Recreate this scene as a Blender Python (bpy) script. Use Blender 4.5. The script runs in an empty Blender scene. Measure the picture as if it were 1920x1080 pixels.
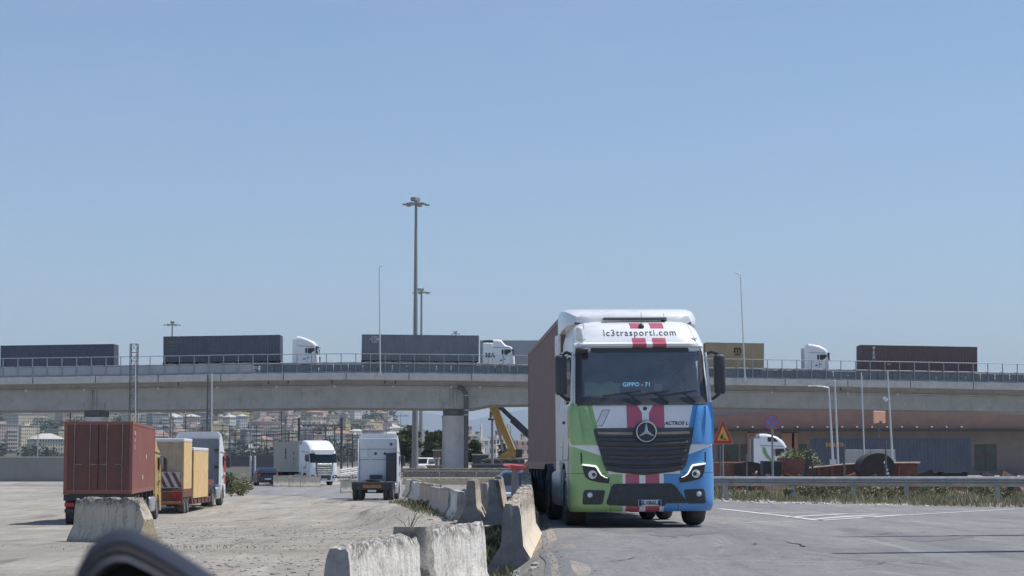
import bpy, bmesh, math, random
from mathutils import Vector, Matrix, noise
R = math.radians
S = bpy.context.scene
COL = S.collection
random.seed(7)

# ---------------------------------------------------------------- camera
F = 3725.0                       # focal length in pixels of a 1920 wide frame
CH = 1.1                         # eye height inside the car
PITCH = math.atan(330 / F)
cam = bpy.data.cameras.new('camera')
cam.sensor_width = 36.0
cam.lens = 36.0 * F / 1920.0
cam.clip_start = 0.05
cam.clip_end = 60000
cam.dof.use_dof = True
cam.dof.focus_distance = 40.0
cam.dof.aperture_fstop = 11.0
camo = bpy.data.objects.new('camera', cam)
COL.objects.link(camo)
camo.location = (0, 0, CH)
camo.rotation_euler = (R(90) + PITCH, 0, 0)
S.camera = camo

# ---------------------------------------------------------------- light
SUN_EL, SUN_AZ = 62.0, 76.0      # azimuth clockwise from +Y (the view direction)
w = bpy.data.worlds.new('World')
S.world = w
w.use_nodes = True
nt = w.node_tree
sky = nt.nodes.new('ShaderNodeTexSky')
sky.sky_type = 'NISHITA'
sky.sun_disc = False
sky.sun_elevation = R(SUN_EL)
sky.sun_rotation = R(SUN_AZ)
sky.altitude = 0
sky.air_density = 1.0
sky.dust_density = .4
sky.ozone_density = 5.2
bg = nt.nodes['Background']
tc = nt.nodes.new('ShaderNodeTexCoord')
mpn = nt.nodes.new('ShaderNodeMapping'); mpn.inputs['Scale'].default_value = (2.2, 2.2, 7.5); mpn.inputs['Rotation'].default_value = (.25, .35, 0)
cn = nt.nodes.new('ShaderNodeTexNoise'); cn.inputs['Scale'].default_value = 2.6; cn.inputs['Detail'].default_value = 7; cn.inputs['Roughness'].default_value = .62; cn.inputs['Distortion'].default_value = .5
mr = nt.nodes.new('ShaderNodeMapRange'); mr.inputs[1].default_value = .42; mr.inputs[2].default_value = .78; mr.inputs[3].default_value = .0; mr.inputs[4].default_value = .11
cm = nt.nodes.new('ShaderNodeMix'); cm.data_type = 'RGBA'
ci = [i for i in cm.inputs if i.type == 'RGBA']
ci[1].default_value = (4.4, 4.3, 6.6, 1)          # thin veil of high cloud
nt.links.new(tc.outputs['Generated'], mpn.inputs[0]); nt.links.new(mpn.outputs[0], cn.inputs['Vector']); nt.links.new(cn.outputs[0], mr.inputs[0])
nt.links.new(mr.outputs[0], cm.inputs[0]); nt.links.new(sky.outputs[0], ci[0])
nt.links.new([o for o in cm.outputs if o.type == 'RGBA'][0], bg.inputs[0])
bg.inputs[1].default_value = 0.119
sl = bpy.data.lights.new('sun', 'SUN')
sl.energy = 4.5
sl.angle = R(0.55)
sl.color = (1.0, 0.95, 0.87)
so = bpy.data.objects.new('sun', sl)
COL.objects.link(so)
sd = Vector((math.sin(R(SUN_AZ)) * math.cos(R(SUN_EL)), math.cos(R(SUN_AZ)) * math.cos(R(SUN_EL)), math.sin(R(SUN_EL))))
so.rotation_euler = (-sd).to_track_quat('-Z', 'Y').to_euler()
so.location = (0, 0, 90)
S.view_settings.view_transform = 'Standard'
S.view_settings.look = 'None'
S.view_settings.exposure = 0.08
S.view_settings.gamma = 1.0
S.cycles.max_bounces = 6
S.cycles.volume_bounces = 0
S.cycles.transparent_max_bounces = 12

# ---------------------------------------------------------------- picture measurements -> world
def P(px, py, d):
    """world point seen at pixel (1920x1080) whose world depth (y) is d"""
    u = (px - 960) / F
    v = (540 - py) / F
    dy = math.cos(PITCH) - v * math.sin(PITCH)
    dz = math.sin(PITCH) + v * math.cos(PITCH)
    k = d / dy
    return Vector((u * k, d, CH + dz * k))

def X(px, d): return P(px, 870, d).x
def Z(py, d): return P(960, py, d).z

def lerp_tab(t, v):
    if v <= t[0][0]: return t[0][1]
    for (a, b), (c, d) in zip(t, t[1:]):
        if v <= c: return b + (d - b) * (v - a) / (c - a)
    return t[-1][1]

def sstep(a, b, x):
    t = min(1, max(0, (x - a) / (b - a)))
    return t * t * (3 - 2 * t)

LOT = [(0, -.5), (30, -.5), (46, -.62), (62, -.95), (86, -1.25), (105, -1.15), (121, -1.05), (168, -.7), (215, -.25), (320, -.2)]
ROAD = [(0, 0), (42, 0), (70, -.12), (100, -.35), (130, -.5), (168, -.5), (215, -.25), (320, -.2)]
ROADL = [(0, 0), (42, 0), (51, -.1), (62, -.5), (80, -.75), (100, -1.0), (121, -1.05), (168, -.7), (215, -.25), (320, -.2)]
XB = [(0, .05), (28, .22), (34, .2), (50, .05), (54, -.6), (66, -2.4), (88, -4.6), (105, -6.5), (130, -11), (170, -26)]
def gz(x, y):
    t = sstep(-.5, .5, x - lerp_tab(XB, y))
    l = lerp_tab(LOT, y); xx = x - lerp_tab(XB, y)
    if 40 < y < 125: l += (-.47 - l) * sstep(-3.4, -.9, xx) * sstep(44, 52, y) * (1 - sstep(80, 98, y))
    rq = sstep(3, 6, x); r_ = lerp_tab(ROADL, y) * (1 - rq) + lerp_tab(ROAD, y) * rq
    b = l * (1 - t) + r_ * t
    if y > 320: b = -.2
    if x < lerp_tab(XB, y) - .4 and 10 < y < 130:
        b += .035 * noise.noise((x * .35, y * .22, 3.1)) + .012 * noise.noise((x * 2.1, y * 1.1, 7))
    return b

def G(px, py):
    """ground point under a pixel"""
    d = 30.0
    for _ in range(60):
        p = P(px, py, d)
        e = p.z - gz(p.x, d)
        slope = (P(px, py, 1).z - CH)
        d += e / max(1e-4, -slope) * .6
        d = max(5, min(d, 900))
    return P(px, py, d)

# ---------------------------------------------------------------- material tools
class E:
    """tiny expression -> Math node compiler"""
    def __init__(s, nt, sock): s.nt, s.s = nt, sock
    def _op(s, op, o=None, o2=None):
        n = s.nt.nodes.new('ShaderNodeMath'); n.operation = op
        for i, q in enumerate((s, o, o2)):
            if q is None: continue
            if isinstance(q, E): s.nt.links.new(q.s, n.inputs[i])
            else: n.inputs[i].default_value = q
        return E(s.nt, n.outputs[0])
    def __add__(s, o): return s._op('ADD', o)
    def __sub__(s, o): return s._op('SUBTRACT', o)
    def __mul__(s, o): return s._op('MULTIPLY', o)
    def __lt__(s, o): return s._op('LESS_THAN', o)
    def __gt__(s, o): return s._op('GREATER_THAN', o)
    def inv(s): return s._op('MULTIPLY_ADD', -1.0, 1.0)
    def abs(s): return s._op('ABSOLUTE')
    def max(s, o): return s._op('MAXIMUM', o)
    def mod(s, o): return s._op('FLOORED_MODULO', o)
    def fr(s): return s._op('FRACT')
    def floor(s): return s._op('FLOOR')
    def band(s, a, b): return (s > a) * (s < b)

class MT:
    def __init__(s, name):
        s.m = bpy.data.materials.new(name); s.m.use_nodes = True
        s.nt = s.m.node_tree
        s.b = s.nt.nodes['Principled BSDF']
        s.co = None
    def coord(s):
        if s.co is None:
            s.co = s.nt.nodes.new('ShaderNodeTexCoord').outputs['Object']
            sp = s.nt.nodes.new('ShaderNodeSeparateXYZ'); s.nt.links.new(s.co, sp.inputs[0])
            s.x, s.y, s.z = [E(s.nt, sp.outputs[i]) for i in range(3)]
        return s.co
    def noise(s, scale, detail=4, rough=.6, stretch=None, dist=0):
        co = s.coord()
        if stretch:
            mp = s.nt.nodes.new('ShaderNodeMapping'); mp.inputs['Scale'].default_value = stretch
            s.nt.links.new(co, mp.inputs[0]); co = mp.outputs[0]
        n = s.nt.nodes.new('ShaderNodeTexNoise'); s.nt.links.new(co, n.inputs['Vector'])
        n.inputs['Scale'].default_value = scale; n.inputs['Detail'].default_value = detail
        n.inputs['Roughness'].default_value = rough; n.inputs['Distortion'].default_value = dist
        return E(s.nt, n.outputs[0])
    def ramp(s, e, lo, hi):
        n = s.nt.nodes.new('ShaderNodeMapRange'); n.clamp = True
        s.nt.links.new(e.s, n.inputs[0]); n.inputs[1].default_value = lo; n.inputs[2].default_value = hi
        return E(s.nt, n.outputs[0])
    def mix(s, a, b, fac):
        n = s.nt.nodes.new('ShaderNodeMix'); n.data_type = 'RGBA'
        ins = [i for i in n.inputs if i.type == 'RGBA']
        for q, i in ((a, ins[0]), (b, ins[1])):
            if isinstance(q, tuple): i.default_value = (*q[:3], 1)
            else: s.nt.links.new(q, i)
        if isinstance(fac, E): s.nt.links.new(fac.s, n.inputs[0])
        else: n.inputs[0].default_value = fac
        return [o for o in n.outputs if o.type == 'RGBA'][0]
    def setc(s, c):
        if isinstance(c, tuple): s.b.inputs['Base Color'].default_value = (*c[:3], 1)
        else: s.nt.links.new(c, s.b.inputs['Base Color'])
    def bump(s, e, strength=.3, dist=.02):
        n = s.nt.nodes.new('ShaderNodeBump'); n.inputs['Strength'].default_value = strength
        n.inputs['Distance'].default_value = dist
        s.nt.links.new(e.s, n.inputs['Height']); s.nt.links.new(n.outputs[0], s.b.inputs['Normal'])
    def rough(s, r):
        if isinstance(r, E): s.nt.links.new(r.s, s.b.inputs['Roughness'])
        else: s.b.inputs['Roughness'].default_value = r

def sc(c, k): return tuple(min(1, v * k) for v in c)

_pm = {}
def pm(name, col, rough=.55, metal=0.0, var=.18, scale=2.5, bump=0.0, streak=0.0, coat=0.0, dirt=None, dirt_amt=.35):
    """procedural paint / metal / plastic: mottled colour, optional run-down streaks and dirt blotches"""
    if name in _pm: return _pm[name]
    t = MT(name)
    n = t.noise(scale, 5, .65)
    c = t.mix(sc(col, 1 - var), sc(col, 1 + var), t.ramp(n, .3, .7))
    if streak:
        n2 = t.noise(1.0, 4, .6, (7, 7, .5))
        c = t.mix(c, sc(col, .45), t.ramp(n2, .55, .8) * streak)
    if dirt:
        n3 = t.noise(scale * 1.7, 6, .7)
        c = t.mix(c, dirt, t.ramp(n3, .52, .72) * dirt_amt)
    t.setc(c)
    t.rough(t.ramp(n, .2, .8) * .2 + (rough - .1))
    t.b.inputs['Metallic'].default_value = metal
    if coat:
        t.b.inputs['Coat Weight'].default_value = coat
        t.b.inputs['Coat Roughness'].default_value = .08
    if bump: t.bump(t.noise(scale * 8, 4, .7), bump, .02)
    _pm[name] = t.m
    return t.m

def emit(name, col, st, base=(.5, .5, .5)):
    t = MT(name); t.setc(base); t.b.inputs['Emission Color'].default_value = (*col, 1)
    t.b.inputs['Emission Strength'].default_value = st
    return t.m

# ---------------------------------------------------------------- mesh tools
class MB:
    def __init__(s): s.bm = bmesh.new(); s.M = Matrix()
    def v(s, p): return s.bm.verts.new(s.M @ Vector(p))
    def face(s, vs, mi=0):
        try:
            f = s.bm.faces.new(vs); f.material_index = mi; return f
        except ValueError: return None
    def quad(s, a, b, c, d, mi=0): return s.face([s.v(q) for q in (a, b, c, d)], mi)
    def box(s, c, d, mi=0, bev=0.0, rz=0.0, seg=1, m=None):
        r = bmesh.ops.create_cube(s.bm, size=1)
        M = Matrix.Translation(c) @ Matrix.Rotation(rz, 4, 'Z') @ (m or Matrix()) @ Matrix.Diagonal((d[0], d[1], d[2], 1))
        bmesh.ops.transform(s.bm, matrix=s.M @ M, verts=r['verts'])
        fs = list({f for v in r['verts'] for f in v.link_faces})
        for f in fs: f.material_index = mi
        if bev:
            es = list({e for v in r['verts'] for e in v.link_edges})
            q = bmesh.ops.bevel(s.bm, geom=es, offset=bev, segments=seg, affect='EDGES', profile=.5)
            for f in q['faces']: f.material_index = mi
        return s
    def bx(s, x0, x1, y0, y1, z0, z1, mi=0, bev=0.0):
        return s.box(((x0 + x1) / 2, (y0 + y1) / 2, (z0 + z1) / 2), (abs(x1 - x0), abs(y1 - y0), abs(z1 - z0)), mi, bev)
    def rings(s, rs, mi=0, closed=True, cap=True):
        vr = [[s.v(p) for p in r] for r in rs]
        n = len(vr[0])
        for a, b in zip(vr, vr[1:]):
            for i in range(n if closed else n - 1):
                j = (i + 1) % n
                s.face([a[i], a[j], b[j], b[i]], mi)
        if cap and closed:
            s.face(vr[0][::-1], mi); s.face(vr[-1], mi)
        return vr
    def cyl(s, p0, p1, r0, r1=None, n=12, mi=0, cap=True):
        p0, p1 = Vector(p0), Vector(p1); r1 = r0 if r1 is None else r1
        d = (p1 - p0).normalized(); a = d.orthogonal().normalized(); b = d.cross(a)
        rs = []
        for p, r in ((p0, r0), (p1, r1)):
            rs.append([p + (a * math.cos(2 * math.pi * k / n) + b * math.sin(2 * math.pi * k / n)) * r for k in range(n)])
        s.rings(rs, mi, True, cap); return s
    def tube(s, path, r, n=8, mi=0, rad=None):
        path = [Vector(p) for p in path]; rs = []
        a = None
        for i, p in enumerate(path):
            d = (path[min(i + 1, len(path) - 1)] - path[max(i - 1, 0)]).normalized()
            if a is None: a = d.orthogonal().normalized()
            a = (a - d * a.dot(d)).normalized(); b = d.cross(a)
            rr = rad[i] if rad else r
            rs.append([p + (a * math.cos(2 * math.pi * k / n) + b * math.sin(2 * math.pi * k / n)) * rr for k in range(n)])
        s.rings(rs, mi); return s
    def bar(s, p0, p1, wx, wz, mi=0):
        """rectangular bar between two points"""
        p0, p1 = Vector(p0), Vector(p1); d = (p1 - p0).normalized()
        up = Vector((0, 0, 1)) if abs(d.z) < .95 else Vector((0, 1, 0))
        a = d.cross(up).normalized() * wx / 2; b = a.cross(d).normalized() * wz / 2
        s.rings([[p + a + b, p - a + b, p - a - b, p + a - b] for p in (p0, p1)], mi); return s
    def lathe(s, prof, c=(0, 0, 0), axis='Z', n=24, mi=0):
        """prof: (radius, height along axis)"""
        rs = []
        for r, h in prof:
            ring = []
            for k in range(n):
                a = 2 * math.pi * k / n; q = (r * math.cos(a), r * math.sin(a))
                p = {'Z': (q[0], q[1], h), 'X': (h, q[0], q[1]), 'Y': (q[1], h, q[0])}[axis]
                ring.append(Vector(c) + Vector(p))
            rs.append(ring)
        s.rings(rs, mi); return s
    def prism(s, pts, a0, a1, plane='yz', mi=0):
        """extrude a 2d outline; plane 'yz' -> along x, 'xz' -> along y, 'xy' -> along z"""
        f = {'yz': lambda p, a: (a, p[0], p[1]), 'xz': lambda p, a: (p[0], a, p[1]), 'xy': lambda p, a: (p[0], p[1], a)}[plane]
        s.rings([[f(p, a0) for p in pts], [f(p, a1) for p in pts]], mi); return s
    def build(s, name, mats, parent=None, smooth=None, loc=None, bev=0.0):
        bm = s.bm
        bmesh.ops.remove_doubles(bm, verts=bm.verts, dist=1e-5)
        if bev:
            es = [e for e in bm.edges if len(e.link_faces) == 2 and e.calc_face_angle(0) > R(40)]
            bmesh.ops.bevel(bm, geom=es, offset=bev, segments=2, affect='EDGES', profile=.5, clamp_overlap=True)
        bmesh.ops.recalc_face_normals(bm, faces=bm.faces)
        ng = [f for f in bm.faces if len(f.verts) > 4]
        if ng: bmesh.ops.triangulate(bm, faces=ng)
        if smooth is not None:
            for f in bm.faces: f.smooth = True
            for e in bm.edges:
                if len(e.link_faces) == 2 and e.calc_face_angle(0) > R(smooth): e.smooth = False
        me = bpy.data.meshes.new(name); bm.to_mesh(me); bm.free()
        for m in (mats if isinstance(mats, (list, tuple)) else [mats]): me.materials.append(m)
        o = bpy.data.objects.new(name, me); COL.objects.link(o)
        if parent is not None: o.parent = parent
        if loc is not None: o.location = loc
        return o

def tag(o, label=None, cat=None, group=None, kind=None):
    if label: o['label'] = label
    if cat: o['category'] = cat
    if group: o['group'] = group
    if kind: o['kind'] = kind
    return o
def thing(name, label, cat, loc=(0, 0, 0), rz=0.0, group=None, rx=0, ry=0):
    o = bpy.data.objects.new(name, None); COL.objects.link(o)
    o.empty_display_size = .2; o.location = loc; o.rotation_euler = (rx, ry, rz)
    return tag(o, label, cat, group)
_kids = None
def copy_tree(o, parent=None):
    c = o.copy(); COL.objects.link(c)
    if parent is not None: c.parent = parent
    for ch in [q for q in KID.get(o.name, [])]: copy_tree(ch, c)
    return c
KID = {}
def index_kids(root):
    for o in COL.objects:
        if o.parent is not None:
            KID.setdefault(o.parent.name, [])
            if o not in KID[o.parent.name]: KID[o.parent.name].append(o)
def dup(root, loc, rz=0.0, label=None, group=None, scale=None):
    KID.clear(); index_kids(root)
    c = copy_tree(root); c.location = loc; c.rotation_euler = (0, 0, rz)
    if label: c['label'] = label
    if group: c['group'] = group
    if scale: c.scale = scale
    return c

def text_mb(body, size, spacing=1.0, bold=0.0, shear=0.0):
    """flat lettering as a bmesh in the xz plane, centred on the origin, facing -y"""
    cu = bpy.data.curves.new('lettering', 'FONT'); cu.body = body; cu.size = size
    cu.align_x = 'CENTER'; cu.align_y = 'CENTER'; cu.space_character = spacing; cu.offset = bold; cu.shear = shear
    cu.resolution_u = 3
    o = bpy.data.objects.new('lettering', cu); COL.objects.link(o)
    dg = bpy.context.evaluated_depsgraph_get()
    me = bpy.data.meshes.new_from_object(o.evaluated_get(dg))
    COL.objects.unlink(o); bpy.data.objects.remove(o); bpy.data.curves.remove(cu)
    mb = MB(); mb.bm.from_mesh(me); bpy.data.meshes.remove(me)
    for v in mb.bm.verts: v.co = Vector((v.co.x, 0, v.co.y))
    return mb
def lettering(name, body, size, m, parent, loc, rz=0.0, **k):
    mb = text_mb(body, size, **k)
    bm = mb.bm
    r = bmesh.ops.extrude_face_region(bm, geom=list(bm.faces))
    for g in r['geom']:
        if isinstance(g, bmesh.types.BMVert): g.co.y += .006
    o = mb.build(name, m, parent); o.location = loc; o.rotation_euler = (0, 0, rz)
    return o

# ================================================================ GROUND, ROAD, HILLS
def ground_mat():
    t = MT('dusty_gravel'); n1 = t.noise(.12, 5, .6, dist=.4); n2 = t.noise(1.3, 6, .7); n3 = t.noise(11, 5, .75); n4 = t.noise(.7, 6, .7, (.3, 1.3, 1), .6); n5 = t.noise(.45, 6, .7, (1, .6, 1)); n6 = t.noise(3.2, 6, .75)
    c = t.mix((.30, .272, .23), (.43, .392, .34), t.ramp(n1, .35, .65))
    c = t.mix(c, (.235, .215, .185), t.ramp(n4, .49, .66) * .75)
    c = t.mix(c, (.52, .49, .44), t.ramp(n2, .56, .74) * .6)
    c = t.mix(c, (.16, .145, .125), t.ramp(n6, .57, .70) * .55)
    c = t.mix(c, (.13, .12, .10), t.ramp(n3, .56, .70) * .6)
    c = t.mix(c, (.60, .57, .52), t.ramp(n3, .40, .30) * .45)
    c = t.mix(c, (.12, .12, .07), t.ramp(n5, .62, .72) * .5)
    n7 = t.noise(1.0, 7, .75, (1.1, .10, 1), .8); n8 = t.noise(1.0, 6, .8, (4.5, .55, 1), .5); n9 = t.noise(1.0, 6, .7, (.5, .05, 1), .4)
    c = t.mix(c, (.15, .135, .115), t.ramp(n7, .53, .66) * .8)
    c = t.mix(c, (.56, .53, .47), t.ramp(n7, .46, .34) * .55)
    c = t.mix(c, (.11, .10, .088), t.ramp(n8, .57, .68) * .75)
    c = t.mix(c, (.62, .59, .54), t.ramp(n8, .40, .30) * .5)
    c = t.mix(c, (.27, .255, .23), t.ramp(n9, .50, .62) * .6)
    t.setc(c); t.rough(.95); t.bump(n3 + n6 * .8, 1.0, .05)
    return t.m
def asphalt_mat():
    t = MT('worn_asphalt'); n1 = t.noise(.25, 5, .6); n2 = t.noise(2.2, 5, .7); n3 = t.noise(38, 4, .85); n4 = t.noise(.5, 5, .6, (1.0, .18, 1), .9); n5 = t.noise(.8, 6, .75, (.7, 1.3, 1), 1.4); n6 = t.noise(9, 5, .8)
    c = t.mix((.205, .205, .212), (.29, .287, .285), t.ramp(n1, .32, .68))
    c = t.mix(c, (.145, .145, .155), t.ramp(n4, .50, .68) * .55)
    c = t.mix(c, (.40, .385, .36), t.ramp(n4, .44, .30) * .35)
    c = t.mix(c, (.42, .41, .40), t.ramp(n3, .54, .70) * .7)
    c = t.mix(c, (.07, .07, .075), t.ramp(n3, .46, .32) * .6)
    c = t.mix(c, (.15, .15, .155), t.ramp(n6, .55, .72) * .5)
    c = t.mix(c, (.38, .365, .335), t.ramp(n2, .58, .8) * .4)
    n7 = t.noise(1.0, 6, .75, (.8, .09, 1), .9); n8 = t.noise(1.0, 6, .8, (5, .6, 1), .4)
    c = t.mix(c, (.12, .12, .128), t.ramp(n7, .52, .66) * .6)
    c = t.mix(c, (.40, .39, .37), t.ramp(n7, .45, .32) * .5)
    c = t.mix(c, (.10, .10, .105), t.ramp(n8, .57, .70) * .6)
    c = t.mix(c, (.44, .43, .42), t.ramp(n8, .40, .28) * .5)
    c = t.mix(c, (.045, .043, .042), (t.ramp((n5 - .5).abs(), .016, .0) * t.ramp(n1, .48, .55)) * .8)
    t.setc(c); t.rough(.9); t.bump(n3 + n6, .7, .03)
    return t.m
def axis(segs):
    out = []
    for a, b, n in segs: out += [a + (b - a) * i / n for i in range(n)]
    return out + [segs[-1][1]]
ys = axis([(3, 20, 10), (20, 62, 90), (62, 130, 70), (130, 330, 60), (330, 1500, 16), (1500, 26000, 12)])
xs_ = axis([(-9000, -400, 8), (-400, -60, 18), (-60, -22, 24), (-22, -6, 32), (-6, 3, 50), (3, 30, 30), (30, 400, 24), (400, 9000, 8)])
m = MB(); grid = []
for y in [-60] + ys: grid.append([m.v((x, y, gz(x, y))) for x in xs_])
for a, b in zip(grid, grid[1:]):
    for i in range(len(xs_) - 1): m.face([a[i], a[i + 1], b[i + 1], b[i]])
tag(m.build('ground', ground_mat(), smooth=60), kind='structure')

RXL = [(3, .2), (28, .42), (50, .75), (55, .2), (66, -1.7), (88, -3.9), (105, -5.6), (118, -9), (130, -14), (150, -27), (172, -46)]
RXR = [(3, 60), (47, 60), (49, 16.5), (54, 11.6), (61, 6.9), (75, 5.6), (100, 4.6), (130, 5), (172, 7)]
m = MB(); grid = []
for y in axis([(3, 20, 12), (20, 62, 130), (62, 172, 60)]):
    a, b = lerp_tab(RXL, y), lerp_tab(RXR, y)
    a += .07 * noise.noise((0, y * .35, 1)); b += .12 * noise.noise((9, y * .3, 1))
    grid.append([m.v((a + (b - a) * (i / 40) ** 1.5, y, gz(a + (b - a) * (i / 40) ** 1.5, y) + .006)) for i in range(41)])
for a, b in zip(grid, grid[1:]):
    for i in range(40): m.face([a[i], a[i + 1], b[i + 1], b[i]])
ROADO = tag(m.build('road', asphalt_mat(), smooth=60), kind='structure')

M_PAINT = pm('worn_road_paint', (.62, .62, .60), .8, var=.2, scale=3, dirt=(.24, .24, .245), dirt_amt=.5)
def mark(pa, pb, wd):
    a, b = G(*pa), G(*pb)
    d = (b - a); L = d.length; d.normalize(); nrm = Vector((-d.y, d.x, 0)) * wd / 2
    n = max(2, int(L / .6)); m = MB(); rs = []
    for k in range(n + 1):
        p = a + d * L * k / n; r = []
        for q in (p + nrm, p - nrm): r.append((q.x, q.y, gz(q.x, q.y) + .013))
        rs.append(r)
    m.rings(rs, closed=False, cap=False)
    return tag(m.build('road_marking', M_PAINT), kind='structure')
for pa, pb, wd in (((1348, 954.6), (1440, 965), .16), ((1440, 965), (1535, 976.7), .16), ((1540, 976.7), (1680, 967.7), .16), ((1680, 967.7), (1905, 955), .16), ((1433, 962.2), (1529, 963.2), .2), ((1529, 963.4), (1690, 965), .2),
                   ((1481, 970.5), (1581, 964.5), .24), ((1529, 974), (1645, 966), .24), ((1610, 971.5), (1700, 966), .22), ((1400, 981), (1433, 980), .12), ((1473, 979.3), (1508, 978), .12), ((1350, 982.3), (1366, 981.8), .12)):
    mark(pa, pb, wd)

M_CRACK = pm('road_crack_tar', (.10, .10, .10), .9, var=.3, scale=6)
def crack(pts, wd, seed):
    rng = random.Random(seed); P3 = [G(*p) for p in pts]; dense = []
    for a, b in zip(P3, P3[1:]):
        n = max(2, int((b - a).length / .25)); dense += [a.lerp(b, k / n) + Vector((rng.gauss(0, .05), rng.gauss(0, .16), 0)) for k in range(n)]
    m = MB(); rs = []
    for i, p in enumerate(dense):
        d = (dense[min(i + 1, len(dense) - 1)] - dense[max(i - 1, 0)]); d.z = 0; d.normalize(); nv = Vector((-d.y, d.x, 0)) * wd * .6 * rng.uniform(.2, 1) * (math.sin(math.pi * (i + .3) / len(dense)) + .1)
        rs.append([(q.x, q.y, gz(q.x, q.y) + .0125) for q in (p + nv, p - nv)])
    m.rings(rs, closed=False, cap=False); return tag(m.build('road_crack', M_CRACK), kind='structure')
for k, (pts, wd) in enumerate((([(1322, 1030), (1345, 1027), (1368, 1026)], .05), ([(1452, 1014), (1490, 1018), (1512, 1024), (1530, 1021)], .06), ([(1500, 1021), (1524, 1029)], .04), ([(1520, 1017), (1546, 1016)], .04), ([(1418, 1019), (1424, 1024)], .07), ([(1130, 1056), (1180, 1048), (1260, 1050)], .03), ([(1590, 1000), (1650, 1004), (1760, 996)], .04), ([(1240, 1012), (1330, 1003), (1420, 1000)], .03), ([(1600, 1062), (1700, 1056), (1850, 1060)], .035))): crack(pts, wd, 200 + k)
M_PATCH = pm('road_patch_asphalt', (.15, .15, .157), .9, var=.2, scale=4, dirt=(.26, .255, .25), dirt_amt=.6)
def patch(pts):
    m = MB(); f = m.face([m.v((p.x, p.y, gz(p.x, p.y) + .0095)) for p in [G(*q) for q in pts]]); return tag(m.build('road_patch', M_PATCH), kind='structure')
patch([(1215, 1003), (1330, 996), (1352, 1000), (1240, 1008)]); patch([(1690, 1012), (1790, 1004), (1830, 1008), (1735, 1017)])

# far hills (structure): wooded town hill on the left, low ridge, blue mountains
def hill_mat(name, a, b, s):
    t = MT(name); n1 = t.noise(s, 6, .7); n2 = t.noise(s * 6, 4, .7)
    t.setc(t.mix(t.mix(a, b, t.ramp(n1, .35, .65)), sc(a, .55), t.ramp(n2, .5, .7) * .6)); t.rough(.95)
    return t.m
HCREST = [(-200, 752), (200, 753), (450, 755), (560, 757), (640, 764), (690, 776), (720, 790), (745, 812), (768, 838), (790, 862), (820, 869)]
def hill_z(px, d):
    top = (870 - lerp_tab(HCREST, px)) / F * 2750
    k = sstep(1140, 2750, d) * .75 + .25 * sstep(2000, 2750, d)
    return -.2 + (top + 1.3) * k * (1 - sstep(2860, 4000, d) * .6) + 4.0 * k * noise.noise((px * .02, d * .003, 2))
m = MB(); grid = []
for d in axis([(1100, 2860, 44), (2860, 4000, 8)]):
    grid.append([m.v((X(px, d), d, hill_z(px, d))) for px in range(-300, 840, 12)])
for a, b in zip(grid, grid[1:]):
    for i in range(len(a) - 1): m.face([a[i], a[i + 1], b[i + 1], b[i]])
tag(m.build('hill', hill_mat('scrub_hill', (.05, .068, .04), (.12, .12, .08), .01), smooth=60), kind='structure')
# mountains
def ridge(name, d, crest, mat, seed, depth):
    m = MB(); grid = []
    pxs = range(-400, 2340, 20)
    for k in range(9):
        u = k / 8; row = []
        for px in pxs:
            h = (870 - lerp_tab(crest, px)) / F * d + CH
            h += h * .10 * noise.noise((px * .012, seed, 0)) + h * .05 * noise.noise((px * .05, seed, 3))
            dd = d - depth * (1 - u)
            z = h * u ** 1.3 + h * .12 * noise.noise((px * .02, u * 3, seed)) * u * (1 - u) * 3
            row.append(m.v((X(px, d) + noise.noise((px * .03, u * 4, seed)) * d * .004, dd, max(-.2, z) if k else -.5)))
        grid.append(row)
    for a, b in zip(grid, grid[1:]):
        for i in range(len(a) - 1): m.face([a[i], a[i + 1], b[i + 1], b[i]])
    back = [m.v((v.co.x, d + depth, -.5)) for v in grid[-1]]
    for i in range(len(back) - 1): m.face([grid[-1][i], grid[-1][i + 1], back[i + 1], back[i]])
    return tag(m.build(name, mat, smooth=60), kind='structure')
ridge('mountain', 18500, [(-300, 700), (300, 750), (660, 764), (720, 766), (800, 778), (860, 786), (905, 781), (940, 774), (990, 771), (1100, 772), (1300, 770), (1700, 780), (2300, 800)], hill_mat('mountain_woods', (.05, .07, .045), (.11, .11, .075), .0012), 3.3, 5500)
ridge('far_hill', 4200, [(-300, 800), (680, 830), (740, 806), (765, 793), (790, 803), (815, 824), (850, 840), (900, 850), (1000, 846), (1300, 848), (1700, 850), (2300, 850)], hill_mat('far_hill_woods', (.05, .068, .04), (.10, .10, .065), .005), 8.1, 1500)

# haze: one closed box of even air
m = MB(); m.bx(-14000, 14000, -400, 26500, -2.2, 820)
hz = m.build('haze', bpy.data.materials.new('haze_air'))
hm = hz.data.materials[0]; hm.use_nodes = True; hn = hm.node_tree; hn.nodes.clear()
ho = hn.nodes.new('ShaderNodeOutputMaterial'); hv = hn.nodes.new('ShaderNodeVolumePrincipled')
hv.inputs['Color'].default_value = (.70, .83, 1.0, 1); hv.inputs['Density'].default_value = .00009; hv.inputs['Anisotropy'].default_value = .0
hn.links.new(hv.outputs[0], ho.inputs['Volume'])
tag(hz, kind='stuff')
hz.display_type = 'WIRE'

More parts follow.
